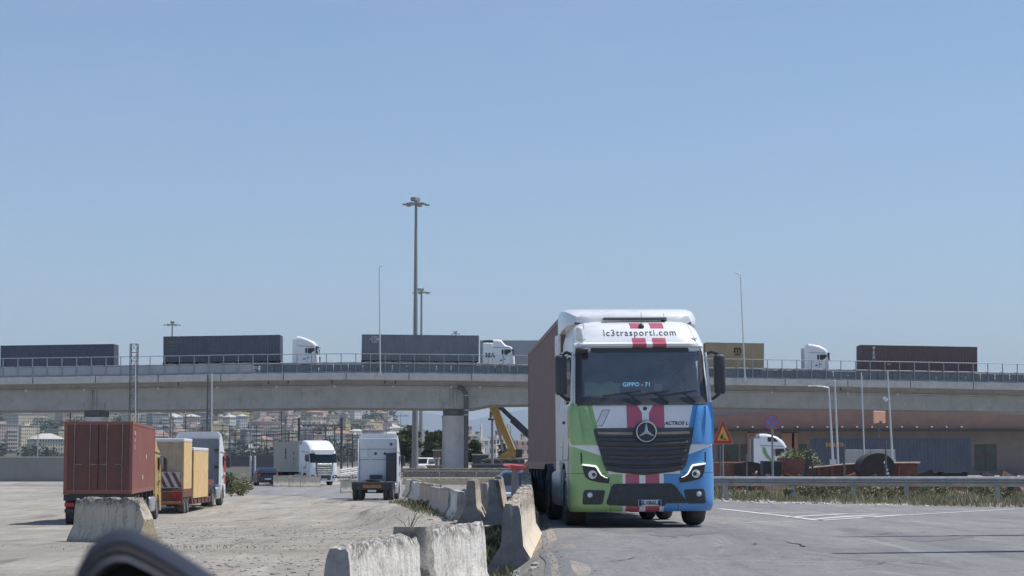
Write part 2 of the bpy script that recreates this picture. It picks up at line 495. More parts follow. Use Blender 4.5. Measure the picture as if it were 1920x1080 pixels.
# ---------------------------------------------------------------- shared materials
M_TYRE = pm('tyre_rubber', (.075, .073, .072), .85, var=.3, scale=6, dirt=(.12, .11, .10), dirt_amt=.3)
M_RIM = pm('steel_rim', (.33, .33, .34), .45, .6, var=.25, scale=8, dirt=(.12, .10, .09))
M_CHASSIS = pm('chassis_black', (.04, .04, .042), .7, var=.4, scale=4, dirt=(.10, .09, .08), dirt_amt=.5)
M_BLACK = pm('black_plastic', (.05, .053, .06), .5, var=.2, scale=5)
M_GLASSD = pm('dark_glass', (.012, .015, .018), .06, var=.2, scale=1)
M_CHROME = pm('chrome', (.75, .75, .76), .2, 1.0, var=.05)
M_SILVER = pm('silver_metal', (.45, .46, .47), .4, .5, var=.2, scale=4, dirt=(.12, .11, .1), dirt_amt=.3)
M_ALU = pm('galvanised_steel', (.36, .37, .38), .5, .35, var=.2, scale=5, dirt=(.16, .14, .12), dirt_amt=.35, streak=.2)
M_WHITEP = pm('white_truck_paint', (.78, .79, .80), .3, var=.04, scale=2, coat=.4, dirt=(.45, .43, .40), dirt_amt=.2)
M_LAMP = pm('lamp_glass', (.7, .72, .75), .15, var=.1)
M_RED = pm('red_lamp', (.42, .02, .02), .3, var=.2)
M_ORANGE = pm('orange_lamp', (.6, .2, .03), .3)
M_TEXTW = pm('white_lettering', (.72, .72, .70), .6, var=.1, scale=9)
M_TEXTD = pm('dark_lettering', (.03, .032, .04), .6, var=.1, scale=9)
M_TEXTO = pm('orange_lettering', (.62, .33, .10), .6, var=.15, scale=9)
M_WOOD = pm('raw_timber', (.50, .36, .19), .75, var=.25, scale=3)

def glass_mat(name, tint=(.55, .62, .66), refl=.10):
    m = bpy.data.materials.new(name); m.use_nodes = True; n = m.node_tree
    n.nodes.clear()
    out = n.nodes.new('ShaderNodeOutputMaterial'); mx = n.nodes.new('ShaderNodeMixShader')
    tr = n.nodes.new('ShaderNodeBsdfTransparent'); gl = n.nodes.new('ShaderNodeBsdfGlossy')
    fr = n.nodes.new('ShaderNodeFresnel'); fr.inputs[0].default_value = 1.5
    mr = n.nodes.new('ShaderNodeMath'); mr.operation = 'MULTIPLY_ADD'; mr.inputs[1].default_value = 1.0; mr.inputs[2].default_value = refl - .04
    tc = n.nodes.new('ShaderNodeTexCoord'); nz = n.nodes.new('ShaderNodeTexNoise'); nz.inputs['Scale'].default_value = 1.5
    mc = n.nodes.new('ShaderNodeMix'); mc.data_type = 'RGBA'
    ins = [i for i in mc.inputs if i.type == 'RGBA']
    ins[0].default_value = (*sc(tint, .9), 1); ins[1].default_value = (*tint, 1)
    n.links.new(tc.outputs['Object'], nz.inputs['Vector']); n.links.new(nz.outputs[0], mc.inputs[0])
    n.links.new([o for o in mc.outputs if o.type == 'RGBA'][0], tr.inputs[0])
    gl.inputs['Roughness'].default_value = .03
    n.links.new(fr.outputs[0], mr.inputs[0]); n.links.new(mr.outputs[0], mx.inputs[0])
    df = n.nodes.new('ShaderNodeBsdfDiffuse'); df.inputs[0].default_value = (.55, .53, .50, 1); m2 = n.nodes.new('ShaderNodeMixShader'); n2 = n.nodes.new('ShaderNodeTexNoise'); n2.inputs['Scale'].default_value = 4; n2.inputs['Detail'].default_value = 5
    mk = n.nodes.new('ShaderNodeMath'); mk.operation = 'MULTIPLY'; mk.inputs[1].default_value = .2; n.links.new(tc.outputs['Object'], n2.inputs['Vector']); n.links.new(n2.outputs[0], mk.inputs[0]); n.links.new(mk.outputs[0], m2.inputs[0]); n.links.new(tr.outputs[0], m2.inputs[1]); n.links.new(df.outputs[0], m2.inputs[2])
    n.links.new(m2.outputs[0], mx.inputs[1]); n.links.new(gl.outputs[0], mx.inputs[2]); n.links.new(mx.outputs[0], out.inputs[0])
    return m
M_GLASS = glass_mat('windscreen_glass', (.80, .82, .80), .19)

# ---------------------------------------------------------------- wheels, containers, trailers
def wheel(parent, x, y, r=.5, wd=.3, name='wheel', out=1, z=None, rim=None):
    """a wheel with tyre and rim, axis along x; out = side the rim dish faces"""
    z = r if z is None else z
    h = wd / 2
    m = MB()
    m.lathe([(r * .58, -h * .8), (r * .62, -h), (r * .9, -h), (r * .985, -h * .7), (r, -h * .35), (r, h * .35), (r * .985, h * .7), (r * .9, h), (r * .62, h), (r * .58, h * .8)], axis='X', n=28)
    t = m.build(name, M_TYRE, parent, 40, (x, y, z))
    k = MB()
    k.lathe([(r * .6, h * .82 * out), (r * .52, h * .7 * out), (r * .44, h * .25 * out), (r * .2, h * .35 * out), (r * .17, h * .8 * out), (.001, h * .82 * out)], axis='X', n=20)
    k.build('rim', rim or M_RIM, t, 40)
    return t

def corr_profile(L, per=.28, dep=.036):
    n = max(4, int(round(L / per))); p = L / n; pts = []
    for i in range(n):
        a = i * p
        pts += [(a, 0), (a + p * .25, 0), (a + p * .5, dep), (a + p * .75, dep)]
    pts.append((L, 0))
    return pts

def container(name, label, paint, loc, rz, L=12.19, H=2.59, W=2.44, cat='container', group=None, frame=None, doors='rear'):
    """local y from 0 (front end) to L (door end); z=0 bottom"""
    t = thing(name, label, cat, loc, rz, group)
    fr = frame or paint
    m = MB()
    for s in (-1, 1):
        for y0 in (0, L - .12): m.bx(s * W / 2, s * (W / 2 - .12), y0, y0 + .12, 0, H)
        m.bx(s * W / 2, s * (W / 2 - .06), .12, L - .12, 0, .16); m.bx(s * W / 2, s * (W / 2 - .06), .12, L - .12, H - .09, H)
    for y0 in (0, L - .1):
        m.bx(-W / 2 + .12, W / 2 - .12, y0, y0 + .1, 0, .16); m.bx(-W / 2 + .12, W / 2 - .12, y0, y0 + .1, H - .12, H)
    m.build('frame', fr, t)
    for s in (-1, 1):
        m = MB(); pts = corr_profile(L - .24)
        rs = [[(s * (W / 2 - .045 + .036 - d), .12 + a, z) for a, d in pts] for z in (.16, H - .09)]
        rs2 = [[(s * (W / 2 - .10), .12 + a, z) for a, d in pts] for z in (H - .09, .16)]
        m.rings(rs + rs2, closed=False, cap=False)
        m.build('side_panel', paint, t)
    m = MB(); pts = corr_profile(W - .24)
    m.rings([[(-W / 2 + .12 + a, .02 + d, z) for a, d in pts] for z in (.16, H - .12)] + [[(-W / 2 + .12 + a, .09, z) for a, d in pts] for z in (H - .12, .16)], closed=False, cap=False)
    m.build('end_panel', paint, t)
    m = MB(); pts = corr_profile(L - .2, .4, .02)
    m.rings([[(x, .1 + a, H - .03 + d) for a, d in pts] for x in (-W / 2 + .06, W / 2 - .06)], closed=False, cap=False)
    m.build('roof', paint, t)
    MB().bx(-W / 2 + .06, W / 2 - .06, .1, L - .1, .1, .15).build('floor', M_CHASSIS, t)
    for s in (-1, 1):
        m = MB(); m.bx(s * .012, s * (W / 2 - .12), L - .06, L - .02, .16, H - .12)
        for zz in (.5, 1.1, 1.7, 2.3):
            if zz < H - .2: m.bx(s * .05, s * (W / 2 - .16), L - .02, L - .012, zz, zz + .25)
        dr = m.build('door', paint, t)
        for xx in (.3, .85):
            m = MB(); m.cyl((s * xx, L + .012, .08), (s * xx, L + .012, H - .06), .02, n=8); m.bx(s * xx, s * (xx - .28), L, L + .03, 1.05, 1.09)
            m.build('lock_rod', pm('dull_lock_rod', (.24, .20, .19), .6, .3, var=.3, scale=5), dr)
    for s in (-1, 1):
        for yy in (.085, L - .085):
            for zz in (.06, H - .06):
                MB().box((s * (W / 2 - .085), yy, zz), (.18, .186, .13), bev=.012).build('corner_casting', fr, t)
    return t

def trailer(name, label, loc, rz, L=12.4, deck=1.25, axles=3, group=None, col=None, ax0=None):
    """skeletal semi-trailer; y=0 front, deck z = top of the beams"""
    t = thing(name, label, 'trailer', loc, rz, group)
    c = col or M_CHASSIS
    m = MB()
    for s in (-.45, .45):
        m.bx(s - .06, s + .06, .2, L, deck - .42, deck - .12); m.bx(s - .1, s + .1, .2, L, deck - .14, deck - .1)
    for yy in (.3, 2.2, 4.5, 6.8, 9, 11, L - .15):
        if yy < L: m.bx(-1.2, 1.2, yy - .09, yy + .09, deck - .22, deck)
    m.build('frame', c, t)
    ax0 = ax0 or L - 1.3 - 1.31 * (axles - 1)
    for a in range(axles):
        y = ax0 + 1.31 * a
        MB().cyl((-.9, y, .5), (.9, y, .5), .08, n=10).build('axle', M_CHASSIS, t)
        for s in (-1, 1): wheel(t, s * 1.03, y, .5, .36, out=s)
    for s in (-1, 1):
        MB().bx(s * .75, s * .87, 2.6, 2.72, .35, deck - .3).build('landing_leg', c, t)
        m = MB()
        for q in range(axles):
            y = ax0 + 1.31 * q
            m.rings([[(s * xx, y + .58 * math.cos(a), .5 + .58 * math.sin(a)) for a in [R(20 + 14 * i) for i in range(11)]] for xx in (.85, 1.22)], closed=False, cap=False)
        m.build('mudguard', M_BLACK, t)
    m = MB(); m.bx(-1.15, 1.15, L - .1, L, .5, .62); m.bx(-.5, -.42, L - .1, L, .62, deck - .3); m.bx(.42, .5, L - .1, L, .62, deck - .3)
    m.build('rear_bumper', c, t)
    for s in (-1, 1): MB().box((s * .98, L + .03, .78), (.34, .06, .14), bev=.01).build('tail_light', M_RED, t)
    m = MB(); m.bx(-1.2, 1.2, 4.9, 7.6, .55, .62); m.bx(1.15, 1.2, 4.6, 8, .62, .75); m.bx(-1.2, -1.15, 4.6, 8, .62, .75)
    m.build('side_guard', M_CHASSIS, t)
    return t

# ---------------------------------------------------------------- the large truck in front
def prof(tab, z): return lerp_tab(tab, z)
HY = [(.28, .10), (.34, .03), (.45, 0), (1.0, 0), (1.45, .03), (1.72, .06), (2.12, .10), (2.16, .115), (3.05, .36), (3.14, .37), (3.17, .33), (3.25, .37), (3.42, .50), (3.54, .66), (3.62, .88), (3.67, 1.2), (3.69, 1.5)]
HWD = [(.28, 1.22), (.4, 1.265), (1.0, 1.265), (1.4, 1.25), (2.1, 1.235), (2.2, 1.21), (3.1, 1.165), (3.3, 1.15), (3.5, 1.10), (3.62, 1.03), (3.69, .95)]
HR = [(.28, .36), (1.0, .36), (1.6, .34), (2.2, .26), (3.1, .26), (3.3, .42), (3.69, .6)]
WY = 1.46                        # front axle behind the bumper
def hero_front(x, z):
    W = prof(HWD, z); r = prof(HR, z); t = min(1, max(0, (abs(x) - (W - r)) / r))
    crown = .035 * (x / W) ** 2
    return prof(HY, z) + crown + r * .9 * (1 - math.sqrt(max(0, 1 - t * t)))

def livery():
    t = MT('green_white_blue_truck_livery'); t.coord(); x, y, z = t.x, t.y, t.z
    n = t.noise(2.2, 5, .65); n2 = t.noise(1.0, 5, .65, (5, 5, .7))
    low = z < .93
    mid = (z > .93) * (z < 2.13)
    # boundary of the coloured corners in the middle zone follows the slanted edge of the panel
    lim = (z - .93) * .22 + .62
    gl = low * (x < -.385) + mid * (x < lim * -1.0)
    bl = low * (x > .335) + mid * (x > lim)
    front = y < .72
    zb = z - (x.abs() - .75).max(0.0) * .34
    band = (zb > 1.25) * (zb < 1.405)
    nb = band.inv()
    gl = gl * front * nb; bl = bl * (y < 1.2) * nb
    c1 = x + .035
    low_red = low * (c1.band(-.295, -.055) + c1.band(.052, .295))
    c2 = x - .045
    vee = (z > 1.98)
    pan_red = (z > 1.6) * (z < 2.13) * ((c2.abs() - (z - 1.98).max(0.0) * .55) > .06) * (c2.abs() < .33)
    c3 = x - .165
    top = (z > 3.12)
    txt = z.band(3.31, 3.485)
    top_red = top * txt.inv() * (z < 3.60) * (c3.abs() > .055) * (c3.abs() < .30)
    c = t.mix((.76, .78, .80), (.84, .85, .86), t.ramp(n, .3, .7))
    c = t.mix(c, (.30, .48, .20), gl)
    c = t.mix(c, (.09, .30, .64), bl)
    c = t.mix(c, (.49, .105, .165), low_red.max(pan_red).max(top_red))
    # dirt low down on the flanks and streaks
    c = t.mix(c, (.20, .18, .15), t.ramp(n2, .56, .85) * t.ramp(z, 1.5, .35) * .45)
    c = t.mix(c, (.30, .28, .25), t.ramp(n2, .5, .8) * (y > .75) * .3)
    seam = ((z - .945).abs() < .006) * ((x.abs()) > .66) + ((x.abs() - .585).abs() < .005) * (z < .79) + ((z - 1.70).abs() < .004) * (x.abs() > .9) * (y < .6) + ((x.abs() - 1.02 + (z - 3.2) * .25).abs() < .005) * (z > 3.18)
    c = t.mix(c, (.03, .03, .035), seam * .85)
    n4 = t.noise(38, 3, .8); n5 = t.noise(5, 6, .75)
    c = t.mix(c, (.10, .09, .08), t.ramp(n4, .68, .78) * t.ramp(z, 3.6, 1.0) * front * .45)
    c = t.mix(c, (.33, .31, .28), t.ramp(n5, .50, .75) * t.ramp(z, 2.0, .3) * .4)
    t.setc(c); t.rough(t.ramp(n5, .3, .8) * .25 + .24)
    t.b.inputs['Coat Weight'].default_value = .3; t.b.inputs['Coat Roughness'].default_value = .1
    return t.m

def hero_plate(name, mats, parent, poly, off=.02, thick=.05, cuts=3, yf=None, mi=0):
    """outline in (x, z) on the front, wrapped on to the cab's front surface, with real thickness"""
    m = MB(); bm = m.bm
    f = bm.faces.new([bm.verts.new((p[0], 0, p[1])) for p in poly])
    r = bmesh.ops.triangulate(bm, faces=[f])
    for _ in range(cuts):
        es = [e for e in bm.edges if e.calc_length() > .09]
        if not es: break
        bmesh.ops.subdivide_edges(bm, edges=es, cuts=1, use_grid_fill=True)
        bmesh.ops.triangulate(bm, faces=[q for q in bm.faces if len(q.verts) > 3])
    ys = yf or hero_front
    for v in bm.verts: v.co.y = ys(v.co.x, v.co.z) - off
    bmesh.ops.recalc_face_normals(bm, faces=bm.faces)
    r = bmesh.ops.extrude_face_region(bm, geom=list(bm.faces))
    for g in r['geom']:
        if isinstance(g, bmesh.types.BMVert): g.co.y += thick
    return m.build(name, mats, parent, 35)

def hero_text(name, body, size, m, parent, cx, cz, off=.007, rot=0.0, **k):
    mb = text_mb(body, size, **k)
    bm = mb.bm
    bmesh.ops.triangulate(bm, faces=list(bm.faces))
    for _ in range(3):
        es = [e for e in bm.edges if e.calc_length() > .03]
        if not es: break
        bmesh.ops.subdivide_edges(bm, edges=es, cuts=1); bmesh.ops.triangulate(bm, faces=[q for q in bm.faces if len(q.verts) > 3])
    for v in bm.verts:
        x, z = v.co.x, v.co.z
        x, z = x * math.cos(rot) - z * math.sin(rot), x * math.sin(rot) + z * math.cos(rot)
        v.co = Vector((cx + x, 0, cz + z))
    for v in bm.verts: v.co.y = hero_front(v.co.x, v.co.z) - off
    r = bmesh.ops.extrude_face_region(bm, geom=list(bm.faces))
    for g in r['geom']:
        if isinstance(g, bmesh.types.BMVert): g.co.y += off + .004
    return mb.build(name, m, parent)

def round_poly(p, r, n=4):
    out = []
    for i in range(len(p)):
        a, b, c = Vector(p[i - 1]), Vector(p[i]), Vector(p[(i + 1) % len(p)])
        rr = min(r, (a - b).length * .45, (c - b).length * .45)
        s = b + (a - b).normalized() * rr; e = b + (c - b).normalized() * rr
        for k in range(n + 1):
            u = k / n
            out.append(tuple(s * (1 - u) ** 2 + b * 2 * u * (1 - u) + e * u * u))
    return out

def build_hero():
    D0 = 34.5
    loc = Vector((X(1209, D0), D0, .0))
    t = thing('tractor_unit', 'big white lorry with green and blue corners, pink stripes and lit headlights facing the camera', 'truck', loc, R(4.0), ry=-R(.5))
    LIV = livery()
    # --- cab shell: rings in z, each ring runs back wall -> left flank -> front -> right flank
    zs = [.28, .31, .34, .4, .47, .56, .66, .76, .86, .95, 1.04, 1.12, 1.2, 1.3, 1.39, 1.48, 1.6, 1.72, 1.84, 1.96, 2.06, 2.13, 2.17, 2.25, 2.4, 2.6, 2.8, 2.95, 3.06, 3.13, 3.16, 3.2, 3.25, 3.3, 3.36, 3.42, 3.48, 3.54, 3.59, 3.63, 3.66, 3.68, 3.69]
    def yback(z):
        if z < 1.13: return WY - math.sqrt(max(.05, .64 ** 2 - (z - .5) ** 2))
        return 2.42
    rings = []
    for z in zs:
        W = prof(HWD, z); r = prof(HR, z); ring = []
        xs = []
        for k in range(9): xs.append(-W + r * (1 - math.cos(k / 8 * math.pi / 2)))
        ni = 14
        for k in range(1, ni): xs.append(-W + r + (2 * W - 2 * r) * k / ni)
        xs += [-q for q in xs[:9][::-1]]
        front = [(x, hero_front(x, z), z) for x in xs]
        yb = yback(z); ye = front[0][1]
        side = [(-W, ye + (yb - ye) * k / 6, z) for k in range(6, 0, -1)]
        other = [(W, p[1], z) for p in side[::-1]]
        rings.append(side + front + other)
    m = MB()
    vr = m.rings(rings, closed=True, cap=True)
    # open the windscreen and the door windows
    kill = []
    for f in m.bm.faces:
        c = f.calc_center_median()
        if 2.17 < c.z < 3.06 and abs(c.x) < prof(HWD, c.z) - .09 and c.y < .8: kill.append(f)
        elif 2.2 < c.z < 3.0 and abs(c.x) > 1.1 and .75 < c.y < 1.45: kill.append(f)
    bmesh.ops.delete(m.bm, geom=kill, context='FACES')
    m.build('cab_body', LIV, t, 38)
    # --- glass
    m = MB(); rs = []
    for z in (2.14, 2.3, 2.5, 2.7, 2.9, 3.08):
        W = prof(HWD, z) - .07
        rs.append([(W * k / 16, hero_front(W * k / 16, z) - .006, z) for k in range(-16, 17)])
    m.rings(rs, closed=False, cap=False); m.build('windscreen', M_GLASS, t, 60)
    for s in (-1, 1):
        m = MB(); pts = round_poly([(.55, 2.2), (1.5, 2.2), (1.5, 2.98), (.62, 3.0)], .12)
        m.prism([(p[0], p[1]) for p in pts], s * 1.195, s * 1.21); m.build('side_window', M_GLASSD, t)
    # black surround: lower cowl and pillars
    hero_plate('windscreen_cowl', M_BLACK, t, [(-1.14, 2.12), (1.14, 2.12), (1.13, 2.27), (.4, 2.25), (0, 2.24), (-.4, 2.25), (-1.13, 2.27)], .02, .05)
    for s in (-1, 1):
        hero_plate('windscreen_pillar', M_BLACK, t, [(s * 1.165, 2.14), (s * 1.05, 2.2), (s * 1.03, 3.08), (s * 1.125, 3.08)], .014, .03)
    hero_plate('windscreen_header', M_BLACK, t, [(-1.1, 3.05), (1.1, 3.05), (1.1, 3.13), (-1.1, 3.13)], .014, .03)
    # --- sun visor lip in the roof edge
    m = MB(); rs = []
    for z, o in ((3.135, .02), (3.16, .07), (3.20, .075), (3.235, .02)):
        rs.append([(1.14 * k / 20, hero_front(1.14 * k / 20, z) - o, z) for k in range(-20, 21)])
    rs += [[(1.14 * k / 20, hero_front(1.14 * k / 20, z) + .02, z) for k in range(-20, 21)] for z in (3.235, 3.135)]
    m.rings(rs, closed=False, cap=False); m.build('sun_visor', LIV, t, 40)
    # --- interior
    m = MB(); m.bx(-1.1, 1.1, .5, 1.0, 1.95, 2.2, bev=.03); m.bx(-1.1, 1.1, 2.2, 2.34, 1.2, 3.4); m.bx(-1.1, 1.1, .6, 2.3, 1.6, 1.66); m.bx(-1.1, 1.1, .7, 2.3, 3.2, 3.24)
    m.build('cab_interior', pm('dark_interior', (.12, .115, .11), .8, var=.2), t)
    for s in (-.62, .62):
        m = MB(); m.box((s, 1.45, 2.05), (.5, .5, .14), bev=.05); m.box((s, 1.68, 2.42), (.48, .14, .7), bev=.06); m.box((s, 1.68, 2.86), (.28, .1, .2), bev=.04)
        m.build('seat', pm('seat_fabric', (.16, .16, .17), .9), t)
    m = MB(); m.lathe([(.22, -.015), (.235, 0), (.22, .015), (.205, 0)], axis='Y', n=24); m.box((0, 0, 0), (.42, .02, .05)); m.box((0, .02, 0), (.12, .05, .12), bev=.02)
    sw = m.build('steering_wheel', M_BLACK, t, 50, (.6, .78, 2.32)); sw.rotation_euler = (R(-35), 0, 0)
    # display and its letters
    m = MB(); m.bx(-.36, .24, .40, .46, 2.43, 2.55, bev=.01); m.build('display_board', pm('display_dark_blue', (.015, .03, .08), .4), t)
    o = lettering('display_text', 'GIPPO - 71', .098, emit('lit_blue_letters', (.22, .58, 1.0), .8), t, (-.06, .392, 2.49), spacing=1.08, bold=.002)
    m = MB(); rs = [[(-.98 + .62 * k / 10, .40 + .02 * math.sin(k * 1.9), 2.30), (-.98 + .62 * k / 10, .39 + .02 * math.sin(k * 1.3 + 1), 2.52 + .02 * math.sin(k * 1.1)), (-.98 + .62 * k / 10, .46, 2.54 + .02 * math.sin(k * 1.1)), (-.98 + .62 * k / 10, .46, 2.30)] for k in range(11)]
    m.rings(rs); m.build('safety_vest', pm('pale_green_cloth', (.34, .55, .36), .9, var=.25, scale=5), t, 50)
    MB().box((.33, .5, 2.44), (.16, .06, .14), bev=.02).build('toll_device', pm('pale_device', (.55, .62, .60), .5), t)
    # --- grille
    def gy(x, z): return .035 + (z - .9) * .045 + .05 * (x / .9) ** 2
    outline = round_poly([(-.88, 1.725), (.90, 1.725), (.72, 1.04), (.55, .965), (.0, .905), (-.55, .965), (-.69, 1.04)], .06)
    hero_plate('grille', pm('grille_black', (.085, .086, .092), .45, var=.25, scale=6), t, outline, .012, .05)
    g = [o for o in COL.objects if o.name.startswith('grille') and o.parent == t][-1]
    for i, z in enumerate((1.62, 1.47, 1.32, 1.17, 1.05)):
        k = (z - .93) / .8; w2 = .66 + .19 * k - .02
        m = MB(); rs = []
        for q in range(-12, 13):
            u = q / 12; x = u * w2; dz = -.05 * (1 - u * u) * (1.15 - k) - .01
            y = hero_front(x, z)
            rs.append([(x, y - .05, z + dz + .045), (x, y - .075, z + dz + .01), (x, y - .05, z + dz - .035), (x, y - .01, z + dz - .05), (x, y - .01, z + dz + .055)])
        m.rings(rs); m.build('slat', pm('slat_grey', (.07, .07, .075), .35, var=.2), g, 30)
    # --- emblem: ring and three-pointed star
    cx, cz = .04, 1.655; e = None
    m = MB(); n = 36
    m.rings([[(cx + (.17 + .012 * math.cos(a)) * math.cos(b), hero_front(0, cz) - .095 + .012 * math.sin(a), cz + (.17 + .012 * math.cos(a)) * math.sin(b)) for a in [2 * math.pi * i / 8 for i in range(8)]] for b in [2 * math.pi * k / n for k in range(n + 1)]], cap=False)
    y0 = hero_front(0, cz) - .095
    for k in range(3):
        a = R(90 + 120 * k)
        tip = (cx + .168 * math.cos(a), y0, cz + .168 * math.sin(a)); c = (cx, y0 - .028, cz)
        l = (cx + .036 * math.cos(a + R(60)), y0, cz + .036 * math.sin(a + R(60))); r = (cx + .036 * math.cos(a - R(60)), y0, cz + .036 * math.sin(a - R(60)))
        for q in ((c, l, tip), (c, tip, r)): m.face([m.v(p) for p in q])
    em = m.build('star_emblem', pm('emblem_silver', (.62, .64, .66), .3, .8, var=.06), t, 30)
    m = MB(); m.lathe([(.001, 0), (.19, 0), (.20, .02), (.20, .08), (.001, .08)], (cx, y0 + .012, cz), 'Y', 32)
    m.build('emblem_backing', M_BLACK, em, 40)
    m = MB(); m.lathe([(.001, 0), (.028, .002), (.034, .012)], (cx, hero_front(cx, 2.06) - .014, 2.06), 'Y', 16); m.build('badge', M_BLACK, t, 40)
    # --- lettering
    hero_text('roof_lettering', 'lc3trasporti.com', .162, pm('grey_lettering_paint', (.06, .065, .075), .5), t, .02, 3.405, rot=R(.3), spacing=1.18, bold=.0005)
    hero_text('model_lettering', 'ACTROS L', .085, M_TEXTD, t, .58, 1.80, spacing=1.05, shear=.25, bold=.002)
    # slanted sticker on the panel
    hero_plate('panel_sticker', M_TEXTD, t, [(-.84, 1.762), (-.71, 1.762), (-.57, 2.045), (-.70, 2.045)], .004, .003)
    hero_plate('panel_sticker', pm('sticker_white', (.7, .7, .76), .4), t, [(-.828, 1.77), (-.716, 1.77), (-.585, 2.037), (-.695, 2.037)], .008, .003)
    # --- corner air vanes
    for s, col in ((-1, (.30, .48, .20)), (1, (.09, .30, .64))):
        m = MB(); rs = []
        for z, xi, xo, yo in ((1.44, .83, 1.235, .0), (1.5, .84, 1.255, -.01), (1.75, .885, 1.265, -.01), (1.95, .93, 1.262, 0), (2.1, .965, 1.25, .02), (2.18, .995, 1.235, .05), (2.215, 1.03, 1.20, .09)):
            ring = []
            for u in (0, .08, .22, .38, .45, .55, .75, .9, 1):
                x = xi + (xo - xi) * u
                yy = hero_front(min(x, prof(HWD, z) - .03), z) - .035 + yo
                if .3 < u < .5 and 1.55 < z < 2.1: yy += .05
                ring.append((s * x, yy, z))
            ring.append((s * (xo + .004), .62, z)); ring.append((s * (xo - .06), .64, z)); ring.append((s * (xi + .05), hero_front(xi, z) + .03, z))
            rs.append(ring)
        m.rings(rs); m.build('air_vane', pm('green_paint' if s < 0 else 'blue_paint', col, .3, var=.06, coat=.3), t, 40)
    # --- headlights
    HL = [(-1.075, 1.09), (-1.06, 1.075), (-.84, 1.065), (-.76, .94), (-.605, .86), (-.62, .77), (-.78, .79), (-.95, .83), (-1.02, .88), (-1.05, .96)]
    for s in (-1, 1):
        pl = [(-s * p[0] if s > 0 else p[0], p[1]) for p in HL]
        if s > 0: pl = [(-p[0], p[1] + .0) for p in HL]
        h = hero_plate('headlight', pm('headlight_black', (.02, .022, .026), .18, var=.2), t, pl, .012, .06, 3)
        xx, zz = s * .90, .925
        m = MB(); y = hero_front(xx, zz)
        m.lathe([(.001, -.02), (.05, -.016), (.072, -.004), (.078, .02), (.078, .04)], (xx, y - .018, zz), 'Y', 18)
        m.build('lens', M_LAMP, h, 40)
        m = MB(); m.lathe([(.001, -.03), (.03, -.026), (.036, -.01)], (xx - s * .02, y - .02, zz), 'Y', 14); m.build('lens_core', M_BLACK, h, 40)
        m = MB(); path = [(-1.075, 1.10), (-.96, 1.085), (-.85, 1.07), (-.82, 1.04), (-.79, .98), (-.75, .92), (-.69, .88), (-.64, .865)]
        m.tube([((-p[0] if s > 0 else p[0]), hero_front(p[0], p[1]) - .026, p[1]) for p in path], .017, 8, rad=[.012, .016, .017, .016, .014, .012, .009, .005])
        m.build('light_strip', emit('daylight_strip', (1, .98, .86), .85, (.8, .8, .75)), h, 50)
        hero_plate('corner_slot', M_BLACK, t, [(s * 1.10, 1.31), (s * 1.075, 1.30), (s * 1.07, 1.12), (s * 1.095, 1.10)], .006, .02)
    # --- bumper openings
    hero_plate('bumper_intake', pm('intake_black', (.05, .052, .056), .6, var=.3, scale=9), t, round_poly([(-.56, .765), (.50, .765), (.76, .42), (.36, .42), (.34, .37), (-.10, .37), (-.68, .40)], .07), .008, .05)
    for s in (-1, 1):
        fp = round_poly([(s * .68, .655), (s * 1.03, .665), (s * 1.06, .62), (s * 1.08, .41), (s * .735, .41)], .04)
        q = hero_plate('fog_light_recess', pm('intake_black', (0, 0, 0)), t, fp, .008, .05)
        m = MB(); m.lathe([(.001, -.012), (.035, -.008), (.045, .0), (.045, .03)], (s * .95, hero_front(.95, .575) - .012, .575), 'Y', 16); m.build('fog_light', M_LAMP, q, 40)
    # plate
    m = MB(); y = hero_front(.07, .44) - .012; m.bx(-.115, .285, y - .02, y, .375, .485, bev=.004); np_ = m.build('number_plate', pm('plate_white', (.62, .64, .66), .5, var=.06), t)
    m = MB(); m.bx(-.108, -.06, y - .023, y - .02, .38, .48); m.bx(.23, .278, y - .023, y - .02, .38, .48); m.build('plate_band', pm('plate_blue', (.03, .07, .30), .5), np_)
    lettering('plate_text', 'GL\u00b7066LA', .098, M_TEXTD, np_, (.085, y - .026, .429), spacing=.92, bold=.001)
    # wipers
    for a, b in (((-.27, 2.35), (-.03, 2.17)), ((.72, 2.35), (.93, 2.18)), ((.22, 2.35), (.46, 2.17))):
        m = MB(); pa = (a[0], hero_front(*a) - .035, a[1]); pb = (b[0], hero_front(*b) - .03, b[1])
        m.bar(pa, pb, .02, .016)
        e0 = (a[0] - .42, hero_front(max(-1, a[0] - .42), 2.26) - .02, 2.285); e1 = (a[0] + .25, hero_front(a[0] + .25, 2.42) - .02, 2.37)
        m.bar(e0, e1, .016, .024); m.build('wiper', pm('wiper_grey', (.06, .062, .066), .45), t)
    # --- mirrors
    for s in (-1, 1):
        m = MB(); m.box((s * 1.40, .33, 2.66), (.20, .17, .70), bev=.055, seg=3)
        q = m.build('mirror_housing', M_BLACK, t, 50)
        m = MB(); m.tube([(s * 1.16, .5, 3.02), (s * 1.28, .42, 3.06), (s * 1.40, .36, 3.02)], .028, 8); m.build('mirror_arm', M_BLACK, q, 50); m = MB(); m.tube([(s * 1.2, .5, 2.24), (s * 1.30, .42, 2.24), (s * 1.40, .36, 2.32)], .03, 8)
        m.build('mirror_arm', M_BLACK, q, 50)
        MB().bx(s * 1.32, s * 1.48, .416, .424, 2.38, 2.95).build('mirror_glass', M_CHROME, q)
        m = MB(); m.tube([(s * 1.222, .30, 2.16), (s * 1.205, .36, 2.6), (s * 1.175, .44, 3.05)], .022, 6); m.build('pillar_trim', M_WHITEP, t, 50)
    # kerb mirror and marker lamps
    m = MB(); m.box((-1.04, .24, 3.09), (.22, .18, .09), bev=.04, seg=2); m.build('kerb_mirror', M_BLACK, t, 50)
    m = MB(); m.box((-1.06, .36, 3.38), (.13, .2, .26), bev=.05, seg=2); m.build('camera_pod', M_WHITEP, t, 50)
